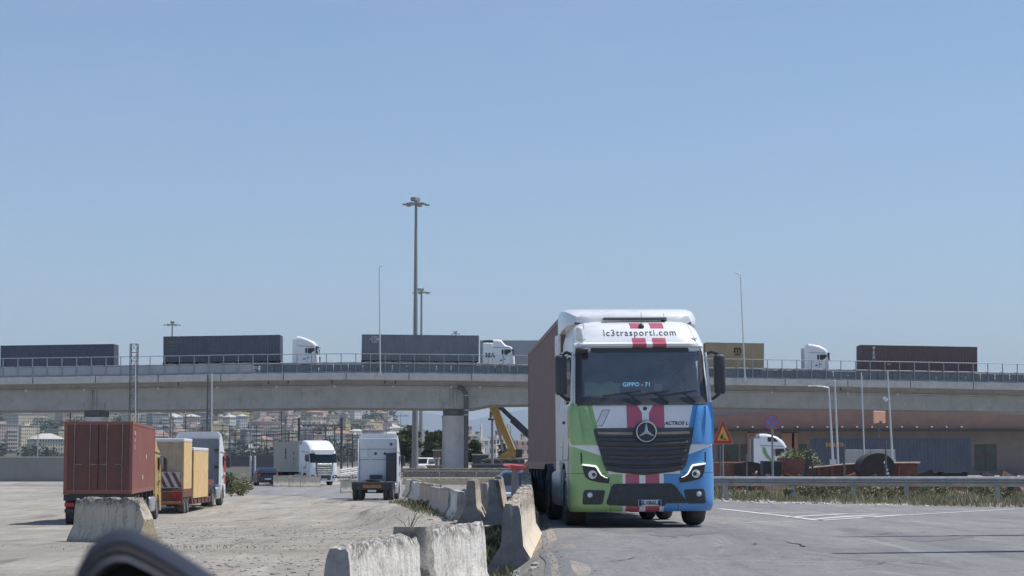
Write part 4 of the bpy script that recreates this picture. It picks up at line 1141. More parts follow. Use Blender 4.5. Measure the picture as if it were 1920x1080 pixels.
# ================================================================ OTHER LORRIES
def tractor(label, paint, loc, rz, H=3.75, roof='fairing', group=None, visor=True, chassis_len=6.0, rear_extra=None, stripe=None, grille_col=None, six=False):
    """cab-over tractor unit; local front at y=0 looking towards -y"""
    t = thing('tractor_unit', label, 'truck', loc, rz, group)
    W = 1.23; wy = 1.42
    arch = [(wy + .62 * math.cos(a), .5 + .62 * math.sin(a)) for a in [R(12 + 15.6 * i) for i in range(11)]]   # rear to front
    if roof == 'fairing': top = [(.24, 2.72), (.30, 2.85), (.42, 3.08), (.62, 3.30), (.95, 3.52), (1.4, H - .08), (1.8, H), (2.3, H)]
    elif roof == 'sloped': top = [(.24, 2.72), (.27, 2.92), (.34, 3.10), (.62, 3.33), (1.2, 3.60), (1.95, H - .03), (2.3, H)]
    else: top = [(.24, 2.72), (.34, 2.86), (.6, 3.0), (1.0, 3.1), (1.5, H - .04), (2.0, H), (2.3, H)]
    outline = [(.02, .36), (0, .6), (0, 1.0), (.02, 1.45), (.05, 1.86), (.10, 2.05)] + top + [(2.3, 1.06)] + arch + [(.55, .36)]
    m = MB(); rs = []
    us = [-1, -.985, -.95, -.90, -.82, -.7, -.4, 0, .4, .7, .82, .90, .95, .985, 1]
    for u in us:
        x = u * W; tt = max(0, (abs(x) - (W - .3)) / .3); k = .3 * (1 - math.sqrt(max(0, 1 - tt * tt)))
        ring = []
        for y, z in outline:
            fy = max(0, 1 - y / .9); yy = y + k * fy
            zz = z - (k * .9 * sstep(2.9, 3.2, z) if z > 2.9 else 0)
            xx = x * (1 - .045 * sstep(1.9, 3.2, z))
            ring.append((xx, yy, zz))
        rs.append(ring)
    m.rings(rs); m.build('cab_body', paint, t, 35)
    def fy(x, z):
        tt = max(0, (abs(x) - (W - .3)) / .3); k = .3 * (1 - math.sqrt(max(0, 1 - min(1, tt) ** 2)))
        y = lerp_tab([(z_, y_) for y_, z_ in outline[:6] + top[:3]], z); return y + k * max(0, 1 - y / .9)
    m = MB(); rs = []
    for z in (1.93, 2.1, 2.4, 2.7):
        rs.append([(W * .965 * u, fy(W * .965 * u, z) - .012, z) for u in [k / 12 for k in range(-12, 13)]])
    rs += [[(p[0], p[1] + .05, p[2]) for p in r] for r in rs[::-1]]
    m.rings(rs, closed=False, cap=False); m.build('windscreen', M_GLASSD, t, 50)
    for s in (-1, 1):
        xa = s * W * .965
        pts = round_poly([(.36, 1.98), (1.02, 1.98), (1.14, 2.15), (1.14, 2.62), (.48, 2.64)], .08)
        m = MB(); m.prism(pts, s * W * .95, s * (W * .985)); m.build('side_window', M_GLASSD, t)
        pts = round_poly([(1.24, 2.1), (1.42, 2.1), (1.42, 2.62), (1.24, 2.62)], .06)
        m = MB(); m.prism(pts, s * W * .95, s * (W * .985)); m.build('quarter_window', M_GLASSD, t)
        m = MB(); m.box((s * (W + .02), 1.1, 1.62), (.04, .2, .07), bev=.012); m.build('door_handle', M_BLACK, t)
        m = MB()
        for a, b in (((.35, 1.2), (.32, 2.0)), ((1.2, 1.15), (1.2, 2.7)), ((.35, 1.2), (.82, 1.16))): m.bar((s * W * 1.003, a[0], a[1]), (s * W * 1.003 * (.985 if b[1] > 2 else 1), b[0], b[1]), .012, .02)
        m.build('door_seam', M_BLACK, t)
        m = MB(); m.box((s * (W + .16), .22, 2.33), (.17, .15, .62), bev=.04, seg=2); m.tube([(s * (W - .1), .4, 2.66), (s * (W + .1), .3, 2.68), (s * (W + .16), .24, 2.6)], .025, 6); m.tube([(s * (W - .05), .4, 2.02), (s * (W + .16), .24, 2.06)], .025, 6)
        m.build('mirror', M_BLACK, t, 50)
        m = MB(); m.bx(s * (W - .03), s * (W + .012), .66, .84, .42, .47); m.bx(s * (W - .03), s * (W + .012), .5, .8, .78, .83); m.build('step', M_SILVER, t)
        m = MB(); m.bar((s * W * .972, .55, 2.80), (s * W * .972, 2.28, 2.86), .03, .035); m.build('roof_seam', M_BLACK, t)
        m = MB(); m.box((s * (W + .006), 1.5, 1.5), (.012, .22, .12), bev=.003); m.build('side_badge', M_BLACK, t)
        hl = round_poly([(s * .72, .62), (s * 1.12, .66), (s * 1.14, .9), (s * .98, .93), (s * .74, .8)], .03)
        m = MB(); m.prism(hl, -.025, .12, 'xz'); h = m.build('headlight', pm('headlight_black', (0, 0, 0)), t)
        m = MB(); m.lathe([(.001, -.04), (.07, -.035), (.085, -.02)], (s * .93, 0, .77), 'Y', 14); m.build('lens', M_LAMP, h, 40)
    gc = grille_col or pm('grille_black', (0, 0, 0))
    m = MB(); m.prism(round_poly([(-.66, 1.78), (.66, 1.78), (.60, 1.02), (-.60, 1.02)], .05), -.03, .1, 'xz'); g = m.build('grille', gc, t)
    for z in (1.18, 1.34, 1.50, 1.66):
        m = MB(); m.bx(-.58, .58, -.06, -.03, z - .02, z + .022, bev=.006); m.build('slat', M_SILVER, g)
    m = MB(); m.prism(round_poly([(-.62, .84), (.62, .84), (.58, .48), (-.58, .48)], .05), -.015, .1, 'xz'); m.build('bumper_intake', pm('intake_black', (0, 0, 0)), t)
    MB().bx(-.26, .26, -.04, -.015, .5, .61).build('number_plate', pm('plate_white', (0, 0, 0)), t)
    if visor:
        m = MB(); rs = [[(W * .93 * u, fy(W * .9 * u, 2.8) + dy, z) for u in [k / 8 for k in range(-8, 9)]] for dy, z in ((-.03, 2.74), (-.26, 2.70), (-.26, 2.74), (-.0, 2.88))]
        m.rings(rs + rs[:1], closed=False, cap=False); m.build('sun_visor', pm('smoked_visor', (.05, .055, .065), .25), t, 30)
    # side collars behind the cab
    for s in (-1, 1):
        m = MB(); m.rings([[(s * 1.19, 2.3, z), (s * 1.2, 2.75, z), (s * 1.17, 2.75, z), (s * 1.15, 2.3, z)] for z in (1.1, 2.2, H - .35)]); m.build('side_collar', paint, t)
    for s in (-1, 1):
        m = MB(); m.bx(s * .36, s * .48, .6, chassis_len, .72, .98); m.build('chassis_rail', M_CHASSIS, t)
    m = MB(); m.bx(-.48, .48, .5, 2.2, .42, 1.0); m.bx(-.36, .36, 2.6, 2.75, .6, .98); m.bx(-.36, .36, 4.0, 4.15, .6, .98); m.bx(-.9, .9, wy - .09, wy + .09, .42, .58); m.bx(-.9, .9, 5.0, 5.2, .42, .6); m.bx(-.5, .5, chassis_len - .12, chassis_len, .66, .98)
    m.build('chassis', M_CHASSIS, t)
    for s in (-1, 1):
        wheel(t, s * 1.05, wy, .5, .32, out=s)
        m = wheel(t, s * 1.07, 5.1, .5, .27, out=s); wheel(t, s * .75, 5.1, .5, .27, out=s)
        m = MB(); m.rings([[(s * xx, 5.1 + .6 * math.cos(a), .5 + .62 * math.sin(a)) for a in [R(15 + 15 * i) for i in range(11)]] for xx in (.6, 1.24)], closed=False, cap=False); m.build('mudguard', M_BLACK, t, 60)
        m = MB(); m.box((s * 1.02, 3.1, .68), (.46, 1.5, .62), bev=.09, seg=3); m.build('fuel_tank', M_SILVER, t, 40)
        MB().box((s * .85, chassis_len - .02, .86), (.36, .08, .14), bev=.015).build('tail_light', M_RED, t)
    m = MB(); m.lathe([(.001, 1.22), (.5, 1.22), (.52, 1.17), (.5, 1.1), (.001, 1.1)], (0, 4.95, 0), 'Z', 18); m.build('fifth_wheel', M_CHASSIS, t, 40)
    return t

def deckpos(px, yoff=3.2):
    return Vector((X(px, BY + yoff), BY + yoff, deck_z(px) + .075))
M_NAVY = pm('navy_container_paint', (.085, .10, .14), .6, var=.14, scale=.7, streak=.4, dirt=(.17, .13, .11), dirt_amt=.45)
M_GREYC = pm('grey_container_paint', (.16, .18, .21), .6, var=.14, scale=.7, streak=.4, dirt=(.20, .16, .14), dirt_amt=.45)
M_OLIVE = pm('mustard_container_paint', (.37, .30, .18), .6, var=.1, scale=1, streak=.2)
M_MAROON = pm('dark_maroon_container_paint', (.12, .078, .085), .6, var=.1, scale=1, streak=.2)
M_BEIGE = pm('beige_container_paint', (.40, .39, .35), .6, var=.08, scale=1, streak=.2)
M_BRICK = pm('brick_red_container_paint', (.26, .10, .08), .6, var=.12, scale=1, streak=.25, dirt=(.18, .10, .08), dirt_amt=.3)
M_WHITE2 = pm('cool_white_cab_paint', (.80, .81, .83), .3, var=.04, scale=2, coat=.3, dirt=(.5, .48, .45), dirt_amt=.2)
DH = .98                         # trailer deck height for tall boxes
def deck_container(pxl, L, paint, label, tl, H=2.7, yoff=3.2, base=None, doors_left=True):
    """container lying along the viaduct, cab side to the right"""
    p = deckpos(pxl, yoff); r = R(90) if doors_left else R(-90)
    zz = 1.0 if base is None else base
    pr = p + Vector((L, 0, 0)); pr.z = p.z + (deck_z(pxl + L * F / BY) - deck_z(pxl))
    ang = math.atan2(pr.z - p.z, L)
    st = pr if doors_left else p
    t1 = trailer('semi_trailer', tl, st, r, L + .1, zz - .005, 3)
    c = container('shipping_container', label, paint, st + Vector((0, 0, zz)), r, L, H)
    for o in (t1, c): o.rotation_euler = (ang * (-1 if doors_left else 1), 0, r)
    return c
# first lorry: navy container
c1 = deck_container(307, 12.19, M_NAVY, 'navy blue container with faint orange lettering on the viaduct, left of the lamp posts', 'trailer under the navy blue container on the viaduct', base=1.35)
def side_text(c, body, size, m, y, z, off=.02, **k):
    """lettering on the flank of a container that faces the camera (local +x side after the 90 degree turn)"""
    s = 1 if c.rotation_euler[2] < 0 else -1
    return s
def letter_on(c, body, size, m, along, z, W=2.44, **k):
    """camera-facing flank; along = metres from the picture-left end"""
    L = c['L'] if 'L' in c else 12.19
    rz = c.rotation_euler[2]
    left = rz > 0                                    # rotated +90: local +y runs to -x, camera side is local -x
    loc = (-(W / 2 + .012), L - along, z) if left else ((W / 2 + .012), along, z)
    o = lettering('side_lettering', body, size, m, c, loc, R(-90) if left else R(90), **k)
    return o
letter_on(c1, 'seaco', .62, pm('faded_orange_lettering', (.24, .17, .13), .7, var=.2, scale=9), 1.05, 2.15, bold=.012)
letter_on(c1, 'container leasing', .16, pm('faded_pale_lettering', (.20, .21, .24), .7), 1.15, 1.76)
for k in range(3):
    m = MB(); m.bx(-1.25, -1.235, .7 + .28 * k, .73 + .28 * k, 1.2, 2.35); m.build('marking_strip', pm('faded_pale_lettering', (0, 0, 0)), c1)
TR1 = tractor('white cab with a rounded roof pulling the navy container along the viaduct', M_WHITE2, deckpos(598), R(90), 3.88, 'sloped', visor=True)
TR1.location.z -= .0
# second lorry: grey container
c2 = deck_container(678, 12.19, M_GREYC, 'slate grey container with three small white letters on the viaduct behind a lamp post', 'trailer under the slate grey container on the viaduct', base=1.35)
letter_on(c2, 'M O L', .42, M_TEXTW, 1.35, 2.18, bold=.01)
m = MB(); x = -1.24
for a, b in (((10.56, 1.9), (11.12, 1.9)), ((10.56, 2.46), (11.12, 2.46)), ((10.56, 1.9), (10.56, 2.46)), ((11.12, 1.9), (11.12, 2.46))): m.bar((x, a[0], a[1]), (x, b[0], b[1]), .02, .05)
m.build('logo_square', M_TEXTW, c2)
TR2 = tractor('white cab with big dark letters behind its door, pulling the grey container on the viaduct', M_WHITE2, deckpos(966), R(90), 3.7, 'flat', visor=False)
lettering('cab_lettering', 'MA', .72, M_TEXTD, TR2, (-1.262, 2.62, 2.0), R(-90), bold=.01)
m = MB(); m.bx(-1.24, 1.24, 2.28, 3.4, 1.1, 3.35, bev=.1); m.build('sleeper_box', M_WHITE2, TR2, 40)
m = MB(); m.prism([(1.9, 3.4), (2.5, 3.62), (3.3, 3.6), (3.4, 3.35), (2.0, 3.2)], -1.1, 1.1); m.build('roof_deflector', M_BLACK, TR2)
# pale grey box trailer in the far lane
p = deckpos(900, 9.2)
bt = thing('box_trailer', 'pale grey box trailer in the far lane of the viaduct behind the white lettered cab', 'trailer', p, R(90))
m = MB(); m.bx(-1.25, 1.25, -13.4, 0, 1.05, 3.95, bev=.05); m.build('box', pm('pale_grey_panel', (.36, .38, .41), .5, var=.06, scale=.6, streak=.15), bt)
m = MB(); m.bx(-.5, .5, -13, -.2, .7, 1.04); m.build('frame', M_CHASSIS, bt)
for q in (-2, -3.3, -4.6):
    for s in (-1, 1): wheel(bt, s * 1.03, q, .5, .36, out=s)
# mustard container
c3 = deck_container(1322, 6.1, M_OLIVE, 'mustard yellow container with a dark block letter on the viaduct, right of the big lorry', 'trailer under the mustard container on the viaduct')
c3['L'] = 6.1
letter_on(c3, 'm', 1.05, pm('brown_lettering', (.05, .045, .03), .7), 3.35, 2.0, bold=.03)
letter_on(c3, 'msc', .40, pm('brown_lettering', (0, 0, 0)), 3.35, 1.5, bold=.01)
del c3['L']
TR3 = tractor('white cab with a dark rear edge alone on the right stretch of the viaduct', M_WHITE2, deckpos(1557), R(90), 3.78, 'sloped', visor=True)
trailer('semi_trailer', 'empty skeletal trailer behind the white cab on the right stretch of the viaduct', deckpos(1528), R(90), 7.6, 1.0, 2)
c4 = deck_container(1612, 12.19, M_MAROON, 'dark maroon container with upright white letters at the right end of the viaduct', 'trailer under the dark maroon container on the viaduct')
for k, ch in enumerate('TEX'): letter_on(c4, ch, .5, M_TEXTW, 1.4, 2.3 - .45 * k, bold=.01)
letter_on(c4, 'tex', .3, M_TEXTW, 3.0, .75)
c5 = deck_container(2, 12.19, M_NAVY, 'navy blue container without lettering at the far left end of the viaduct', 'trailer under the plain navy container at the left end of the viaduct', yoff=9.0, doors_left=False)

# ---- yard, left: red container lorry with a yellow cab, seen from behind
a = R(6.4)
p0 = Vector((X(247, 72) - 1.22 * math.cos(a), 72.0, 0)); p0.z = gz(p0.x, 78)
d_ = Vector((-math.sin(a), math.cos(a), 0))
front = p0 + d_ * 12.19
def yard(o): return o
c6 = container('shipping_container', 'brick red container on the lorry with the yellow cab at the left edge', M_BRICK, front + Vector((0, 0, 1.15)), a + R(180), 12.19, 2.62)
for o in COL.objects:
    if o.parent == c6 and o.name.startswith('door'): o.data.materials[0] = pm('dark_red_door', (.15, .06, .05), .6, var=.15, streak=.3)  # doors coloured darker to deepen the shade on the rear end
for k, ch in enumerate(('TGHU', '45', 'G1')):
    lettering('side_lettering', ch, .2, M_TEXTW, c6, (-1.232, 11.2, 2.2 - .26 * k), R(-90))
for yy, zz in ((5.2, 1.3), (7.0, .5)):
    m = MB(); m.bx(-1.235, -1.225, yy, yy + .25, zz, zz + .16); m.build('sticker', M_TEXTW, c6)
trailer('semi_trailer', 'dusty trailer carrying the brick red container at the left edge', front, a + R(180), 12.3, 1.14, 3)
TRY = tractor('yellow cab seen from behind at the front of the brick red container', pm('yellow_cab_paint', (.50, .34, .07), .35, var=.08, coat=.3, dirt=(.3, .22, .1), dirt_amt=.3), front + d_ * .35 + Vector((-math.sin(R(3)), math.cos(R(3)), 0)) * 2.4, R(180 + 3), 3.5, 'flat')
for o in (TRY,): o.location.z = gz(o.location.x, o.location.y)

# ---- low loader with two crates and a white and red cab
a2 = R(1.0); d2 = Vector((-math.sin(a2), math.cos(a2), 0))
D2 = 93.0
rr = Vector((X(344, D2) - 1.27, D2, 0)); rr.z = gz(rr.x, 97)
ll = thing('low_loader', 'rusty red low loader trailer carrying two wooden crates', 'trailer', rr, a2)
M_RUSTP = pm('rust_red_paint', (.16, .062, .045), .7, var=.25, scale=3, dirt=(.10, .06, .05), dirt_amt=.6, streak=.3)
m = MB(); m.bx(-1.27, 1.27, 0, 2.9, .75, 1.12, bev=.02); m.bx(-1.27, 1.27, -.12, 0, .42, 1.05, bev=.02); m.build('rear_deck', M_RUSTP, ll)
m = MB(); m.bx(-1.27, 1.27, 2.9, 9.6, .38, .66, bev=.02); m.build('low_deck', M_RUSTP, ll)
m = MB(); m.prism([(9.5, .4), (9.9, .4), (10.4, 1.25), (12.2, 1.25), (12.2, 1.5), (10.2, 1.5), (9.5, .8)], -1.1, 1.1); m.build('gooseneck', M_RUSTP, ll)
for q in (.75, 1.75):
    for s in (-1, 1): wheel(ll, s * 1.08, q, .40, .34, out=s)
for s in (-1, 1):
    MB().box((s * .95, -.16, .86), (.42, .07, .16), bev=.01).build('tail_light', M_RED, ll)
    for k in range(5):
        m = MB(); m.bx(s * 1.27, s * 1.31, 3.4 + 1.3 * k, 3.55 + 1.3 * k, .42, .62); m.build('lashing_ring', M_CHASSIS, ll)
m = MB(); m.rings([[(xx, -.2, .48), (xx, -.14, .48), (xx, -.14, .6), (xx, -.2, .6)] for xx in (-1.2, 1.2)]); m.build('rear_bumper', pm('orange_bumper', (.45, .17, .06), .6, var=.2), ll)
def crate(name, label, x0, x1, y0, y1, z0, h, rearm, sidem, cover):
    t = thing(name, label, 'crate', rr + Vector((0, 0, z0)), a2)
    m = MB(); m.bx(x0, x1, y0, y1, 0, h - .02); m.build('box', rearm, t)
    n = max(3, int((y1 - y0) / .42))
    for k in range(n):
        ya = y0 + (y1 - y0) * k / n; m = MB(); m.bx(x1, x1 + .035, ya + .006, ya + (y1 - y0) / n - .006, .02, h - .14); m.build('plank', sidem, t)
    n2 = max(3, int((x1 - x0) / .5))
    for k in range(n2 + 1):
        xx = x0 + (x1 - x0 - .1) * k / n2; m = MB(); m.bx(xx, xx + .1, y0 - .03, y0, .02, h - .14); m.build('batten', rearm, t)
    m = MB(); m.bx(x0 - .03, x1 + .045, y0 - .045, y1 + .03, h - .13, h + .03, bev=.03); m.build('cover_sheet', cover, t)
    return t
M_PLY = pm('grey_plywood', (.43, .34, .24), .85, var=.15, scale=1.5, streak=.3)
M_PLANK = pm('yellow_pine_plank', (.66, .46, .22), .75, var=.14, scale=2.5, streak=.15)
M_SHEET = pm('white_plastic_sheet', (.66, .67, .70), .45, var=.08)
crate('plywood_crate', 'tall grey plywood crate under a white sheet, rear load of the low loader', -1.2, 1.22, .25, 2.8, 1.13, 2.35, M_PLY, M_PLANK, M_SHEET)
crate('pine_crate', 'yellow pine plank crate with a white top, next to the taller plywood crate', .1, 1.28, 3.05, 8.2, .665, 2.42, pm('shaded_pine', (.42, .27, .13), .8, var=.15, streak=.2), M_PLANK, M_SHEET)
# strap on the rear crate
m = MB(); e0 = rr + Vector((-.9, .14, 3.3)); e1 = rr + Vector((1.0, .14, 1.15)); m.bar(e0, e1, .03, .09)
tag(m.build('lashing_strap', pm('dark_strap', (.06, .05, .05), .8)), 'dark lashing strap running slantwise over the plywood crate', 'strap')
m = MB()
bd = thing('striped_board', 'red and white striped warning board at the foot of the plywood crate', 'board', rr + Vector((.55, .10, 1.2)), a2)
m = MB(); m.bx(-.55, .55, 0, .04, 0, .75); m.build('panel', pm('board_white', (.5, .48, .46), .6), bd)
for k in range(3):
    m = MB(); m.prism([(-.55 + .34 * k, .72), (-.38 + .34 * k, .72), (-.02 + .34 * k, .03), (-.19 + .34 * k, .03)], -.012, -.001, 'xz'); m.build('stripe', pm('board_dark_red', (.14, .06, .06), .6), bd)
TRW = tractor('white cab with red side markings pulling the crates, seen from behind', M_WHITE2, rr + d2 * 16.2, a2 + R(180), 3.95, 'fairing')
TRW.location.z = gz(TRW.location.x, TRW.location.y)
for k, (zz, h) in enumerate(((1.15, .5), (1.75, .7), (2.5, .3))):
    m = MB(); m.prism([(.35, zz), (.95, zz + .05), (1.0, zz + h), (.3, zz + h * .8)], -1.235, -1.225); m.build('red_marking', pm('red_marking_paint', (.42, .06, .04), .5, var=.3, scale=8), TRW)
m = MB(); m.bx(-1.1, 1.1, 2.3, 2.36, 1.15, 3.6, bev=.02); m.build('rear_wall', pm('grey_cab_rear', (.24, .25, .28), .5, var=.08), TRW)  # shade on the back of the white cab is put into this grey
for z in (2.0, 2.9): 
    m = MB(); m.bx(-1.15, -.9, 2.36, 2.5, z, z + .12); m.build('bracket', M_BLACK, TRW)

# ---- white lorry facing the camera, beige container behind it
a3 = R(27.0); D3 = 168.0
c0 = Vector((X(608, D3), D3, 0)); c0.z = gz(c0.x, D3) - .02
d3 = Vector((-math.sin(a3), math.cos(a3), 0))
TRD = tractor('white lorry with a tall chrome barred grille facing the camera below the viaduct', M_WHITE2, c0, a3, 3.82, 'fairing', visor=False)
m = MB(); m.prism([(-1.0, 3.0), (1.0, 3.0), (.75, 2.62), (-.75, 2.62)], .04, .5, 'xz'); m.build('visor_panel', M_WHITE2, TRD)
m = MB(); m.prism(round_poly([(-.80, 1.92), (.80, 1.92), (.70, .98), (.52, .74), (-.52, .74), (-.70, .98)], .06), -.075, -.02, 'xz'); gg = m.build('grille_surround', pm('grille_black', (0, 0, 0)), TRD)
for k in range(6):
    z_ = .90 + .15 * k; hw = lerp_tab([(.74, .5), (.98, .66), (1.9, .74)], z_); m = MB(); m.bx(-hw, hw, -.10, -.075, z_ - .02, z_ + .03, bev=.006); m.build('slat', M_SILVER, gg)
m = MB(); m.bx(-.66, .66, -.105, -.075, 1.72, 1.86, bev=.01); m.build('grille_bar', M_CHROME, gg)
c7 = container('shipping_container', 'beige container with dark vertical marks behind the white lorry that faces the camera', M_BEIGE, c0 + d3 * 2.9 + Vector((0, 0, 1.15)), a3, 6.06, 2.6)
for k, (yy, zz, s_) in enumerate(((3.1, 1.75, .7), (3.1, 1.25, .5), (1.1, 1.6, .35), (1.1, 1.1, .35), (1.1, .7, .3))):
    lettering('side_lettering', '8&B8I'[k], s_, pm('grey_lettering', (.13, .14, .15), .7), c7, (-1.235, yy, zz), R(-90), bold=.02)
trailer('semi_trailer', 'black trailer under the beige container behind the white lorry', c0 + d3 * 2.6, a3, 8.4, 1.14, 2)

# ---- bare white tractor seen from behind, centre left
D4 = 124.0
c0 = Vector((X(714, D4), D4 - 2.4, 0)); c0.z = gz(c0.x, 120)
TRB = tractor('bare white tractor without a trailer, seen from behind in the middle of the yard', M_WHITE2, c0 + Vector((.05, 2.3, 0)), R(178.5), 4.0, 'fairing')
m = MB(); m.bx(-1.14, 1.14, 2.3, 2.36, 1.1, 3.72, bev=.03); rw = m.build('rear_wall', pm('pale_cab_rear', (.62, .65, .68), .45, var=.05, dirt=(.4, .4, .4), dirt_amt=.3), TRB)
for z in (2.42, 3.05):
    m = MB(); m.bx(-1.14, 1.14, 2.36, 2.372, z - .012, z + .012); m.build('seam', M_BLACK, rw)
for x, z in ((-.80, 3.35), (.15, 2.78), (-.42, 2.78)):
    m = MB(); m.lathe([(.001, 2.385), (.08, 2.385), (.09, 2.36)], (x, 0, z), 'Y', 12); m.build('vent', M_BLACK, rw)
m = MB(); m.box((-.82, 2.5, 1.95), (.62, .3, 1.75), bev=.08, seg=2); m.build('air_intake', M_BLACK, TRB, 40)
m = MB(); m.box((.1, 2.5, 1.28), (.75, .3, .42), bev=.03); m.build('coupling_rack', M_BLACK, TRB)
m = MB(); m.tube([(.72, 2.4, 3.2), (.68, 2.42, 2.7), (.55, 2.45, 2.45), (.4, 2.45, 2.43)], .03, 6); m.build('hose', M_LAMP, TRB, 50)
m = MB(); m.bx(-1.2, 1.2, 5.9, 6.05, .62, 1.05, bev=.02); m.bx(-1.25, 1.25, 4.4, 5.9, 1.04, 1.08); m.build('rear_frame', pm('dusty_frame', (.05, .045, .045), .8, var=.4, scale=6, dirt=(.2, .18, .16), dirt_amt=.6), TRB)
MB().bx(-.55, .55, 6.05, 6.08, .74, .93).build('reflector_plate', pm('orange_reflector', (.34, .17, .07), .6, var=.3, scale=6), TRB)
for k in range(5):
    m = MB(); m.bx(-1.1 + .46 * k, -.82 + .46 * k, 5.0, 5.3, 1.08, 1.12); m.build('deck_plate', M_SILVER, TRB)
MB().bx(-.25, .25, 6.06, 6.09, .5, .62).build('rear_plate', M_LAMP, TRB)

# ================================================================ CARS
def car(label, paint, loc, rz, L=4.1, W=1.75, H=1.5, kind='hatch', cat='car', group=None, name='parked_car'):
    """front at y=0 looking to -y"""
    t = thing(name, label, cat, loc, rz, group)
    if kind == 'hatch':
        lo = [(0, .3), (0, .62), (.1, .74), (.95, .92)]; roofl = [(1.0, .95), (1.65, H - .06), (2.2, H), (3.3, H - .04), (3.75, H - .32), (L - .08, .98)]; hi = [(L, .7), (L - .04, .32)]
    else:
        lo = [(0, .35), (0, .8), (.1, 1.0), (.7, 1.12)]; roofl = [(.75, 1.15), (1.4, H - .08), (1.8, H), (L - .3, H), (L - .06, H - .1), (L - .01, 1.1)]; hi = [(L, .8), (L - .03, .35)]
    wr = .31
    def arch(yc): return [(yc + .36 * math.cos(a_), .31 + .36 * math.sin(a_)) for a_ in [R(5 + 17 * i) for i in range(11)]]
    out = lo + roofl + hi + arch(L - .78) + [(L / 2, .24)] + arch(.82)
    m = MB(); rs = []
    for u in (-1, -.97, -.9, -.75, -.4, 0, .4, .75, .9, .97, 1):
        k = 1 - math.sqrt(max(0, 1 - max(0, (abs(u) - .7) / .3) ** 2))
        ring = []
        for y, z in out:
            tw = 1 - .16 * sstep(.9, H, z)
            yy = y + (k * .22 if y < .6 else (-k * .2 if y > L - .5 else 0)); ring.append((u * W / 2 * tw, yy, z - (k * .10 if z > H - .15 else 0)))
        rs.append(ring)
    m.rings(rs); m.build('body', paint, t, 35)
    for s in (-1, 1):
        pts = [(roofl[0][0] + .18, .96 if kind == 'hatch' else 1.18), (roofl[1][0] + .08, H - .12), (roofl[3][0] - .1, H - .14), (roofl[4][0] - .05, .98 if kind == 'hatch' else 1.2)]
        m = MB(); m.rings([[(s * (W / 2 * (1 - .16 * sstep(.9, H, z)) + o), y, z) for y, z in round_poly(pts, .08)] for o in (-.03, .008)]); m.build('side_window', M_GLASSD, t)
        for yc in (.82, L - .78): wheel(t, s * (W / 2 - .11), yc, wr, .2, out=s)
        MB().box((s * (W / 2 + .08), roofl[0][0] + .3, .98 if kind == 'hatch' else 1.3), (.16, .1, .13), bev=.03).build('mirror', M_BLACK, t)
        MB().box((s * W * .40, L - .06, .86), (.22, .14, .24), bev=.04).build('tail_light', M_RED, t)
        MB().box((s * W * .37, .06, .66), (.34, .14, .16), bev=.04).build('headlight', M_LAMP, t)
    (y0, z0), (y1, z1) = roofl[0], roofl[1]
    m = MB(); ww = W / 2 * .86
    m.rings([[(x * ww * (1 - .1 * q), y0 + (y1 - y0) * q - .03, z0 + (z1 - z0) * q) for q in (.08, .95)] + [(x * ww * (1 - .1 * q), y0 + (y1 - y0) * q + .05, z0 + (z1 - z0) * q - .03) for q in (.95, .08)] for x in (-1, 1)]); m.build('windscreen', M_GLASSD, t)
    (y0, z0), (y1, z1) = roofl[-2], roofl[-1]
    if kind == 'hatch':
        m = MB(); m.rings([[(x * ww * .92, y0 + .02, z0 - .02), (x * ww, y1 + .02, z1 + .06), (x * ww, y1 - .05, z1 + .06), (x * ww * .92, y0 - .05, z0 - .02)] for x in (-1, 1)]); m.build('rear_window', M_GLASSD, t)
    MB().bx(-.26, .26, L - .01, L + .015, .52, .63).build('number_plate', M_LAMP, t)
    return t
M_CARB = pm('black_car_paint', (.018, .018, .028), .2, var=.1, coat=.5)
cp = P(500, 912, 166); cp.z = gz(cp.x, 166)
car('black hatchback seen from behind, parked left of the white lorry facing the camera', M_CARB, cp + Vector((-.75, 4.0, 0)), R(192), 4.1, 1.8, 1.52)
cp = P(786, 888, 236); cp.z = gz(cp.x, 236) + .2
car('small white van half hidden by the tall mast left of the pier', pm('white_van_paint', (.78, .78, .78), .35, var=.05), cp, R(-12), 4.3, 1.75, 1.9, 'van', 'van', name='small_van')
cp = P(928, 884, 236); cp.z = gz(cp.x, 236) + .4
car('dark blue van with a bright headlight in front of the crane', pm('dark_blue_van_paint', (.03, .04, .07), .3, coat=.3), cp, R(14), 4.2, 1.6, 1.5, 'van', 'van', name='small_van')
cp = P(962, 950, 58); cp.z = gz(cp.x, 58)
car('dark car half hidden behind the concrete blocks beside the big lorry', pm('dark_blue_car_paint', (.03, .035, .05), .25, coat=.4), Vector((.50, 62, gz(.5, 63))), R(4), 4.3, 1.7, 1.40)

# ================================================================ CONCRETE BARRIERS
def barrier_mat(name, base, alt, dirt):
    t = MT(name); t.coord()
    n1 = t.noise(1.1, 5, .65); n2 = t.noise(1.0, 5, .65, (9, 9, .8)); n3 = t.noise(16, 4, .75); n4 = t.noise(4.5, 6, .75)
    c = t.mix(base, alt, t.ramp(n1, .35, .65))
    c = t.mix(c, dirt, t.ramp(n2, .48, .68) * .7)
    c = t.mix(c, sc(dirt, .55), t.ramp(n4, .55, .66) * .7)
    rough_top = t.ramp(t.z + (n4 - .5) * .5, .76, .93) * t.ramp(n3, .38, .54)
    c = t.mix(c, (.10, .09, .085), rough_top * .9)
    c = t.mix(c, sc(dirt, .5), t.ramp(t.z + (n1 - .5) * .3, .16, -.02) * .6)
    t.setc(c); t.rough(.92); t.bump(n3 + n4, .8, .03)
    return t.m
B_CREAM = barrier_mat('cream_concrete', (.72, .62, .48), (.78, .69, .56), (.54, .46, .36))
B_WHITE = barrier_mat('whitewashed_concrete', (.78, .76, .71), (.62, .59, .53), (.30, .275, .24))
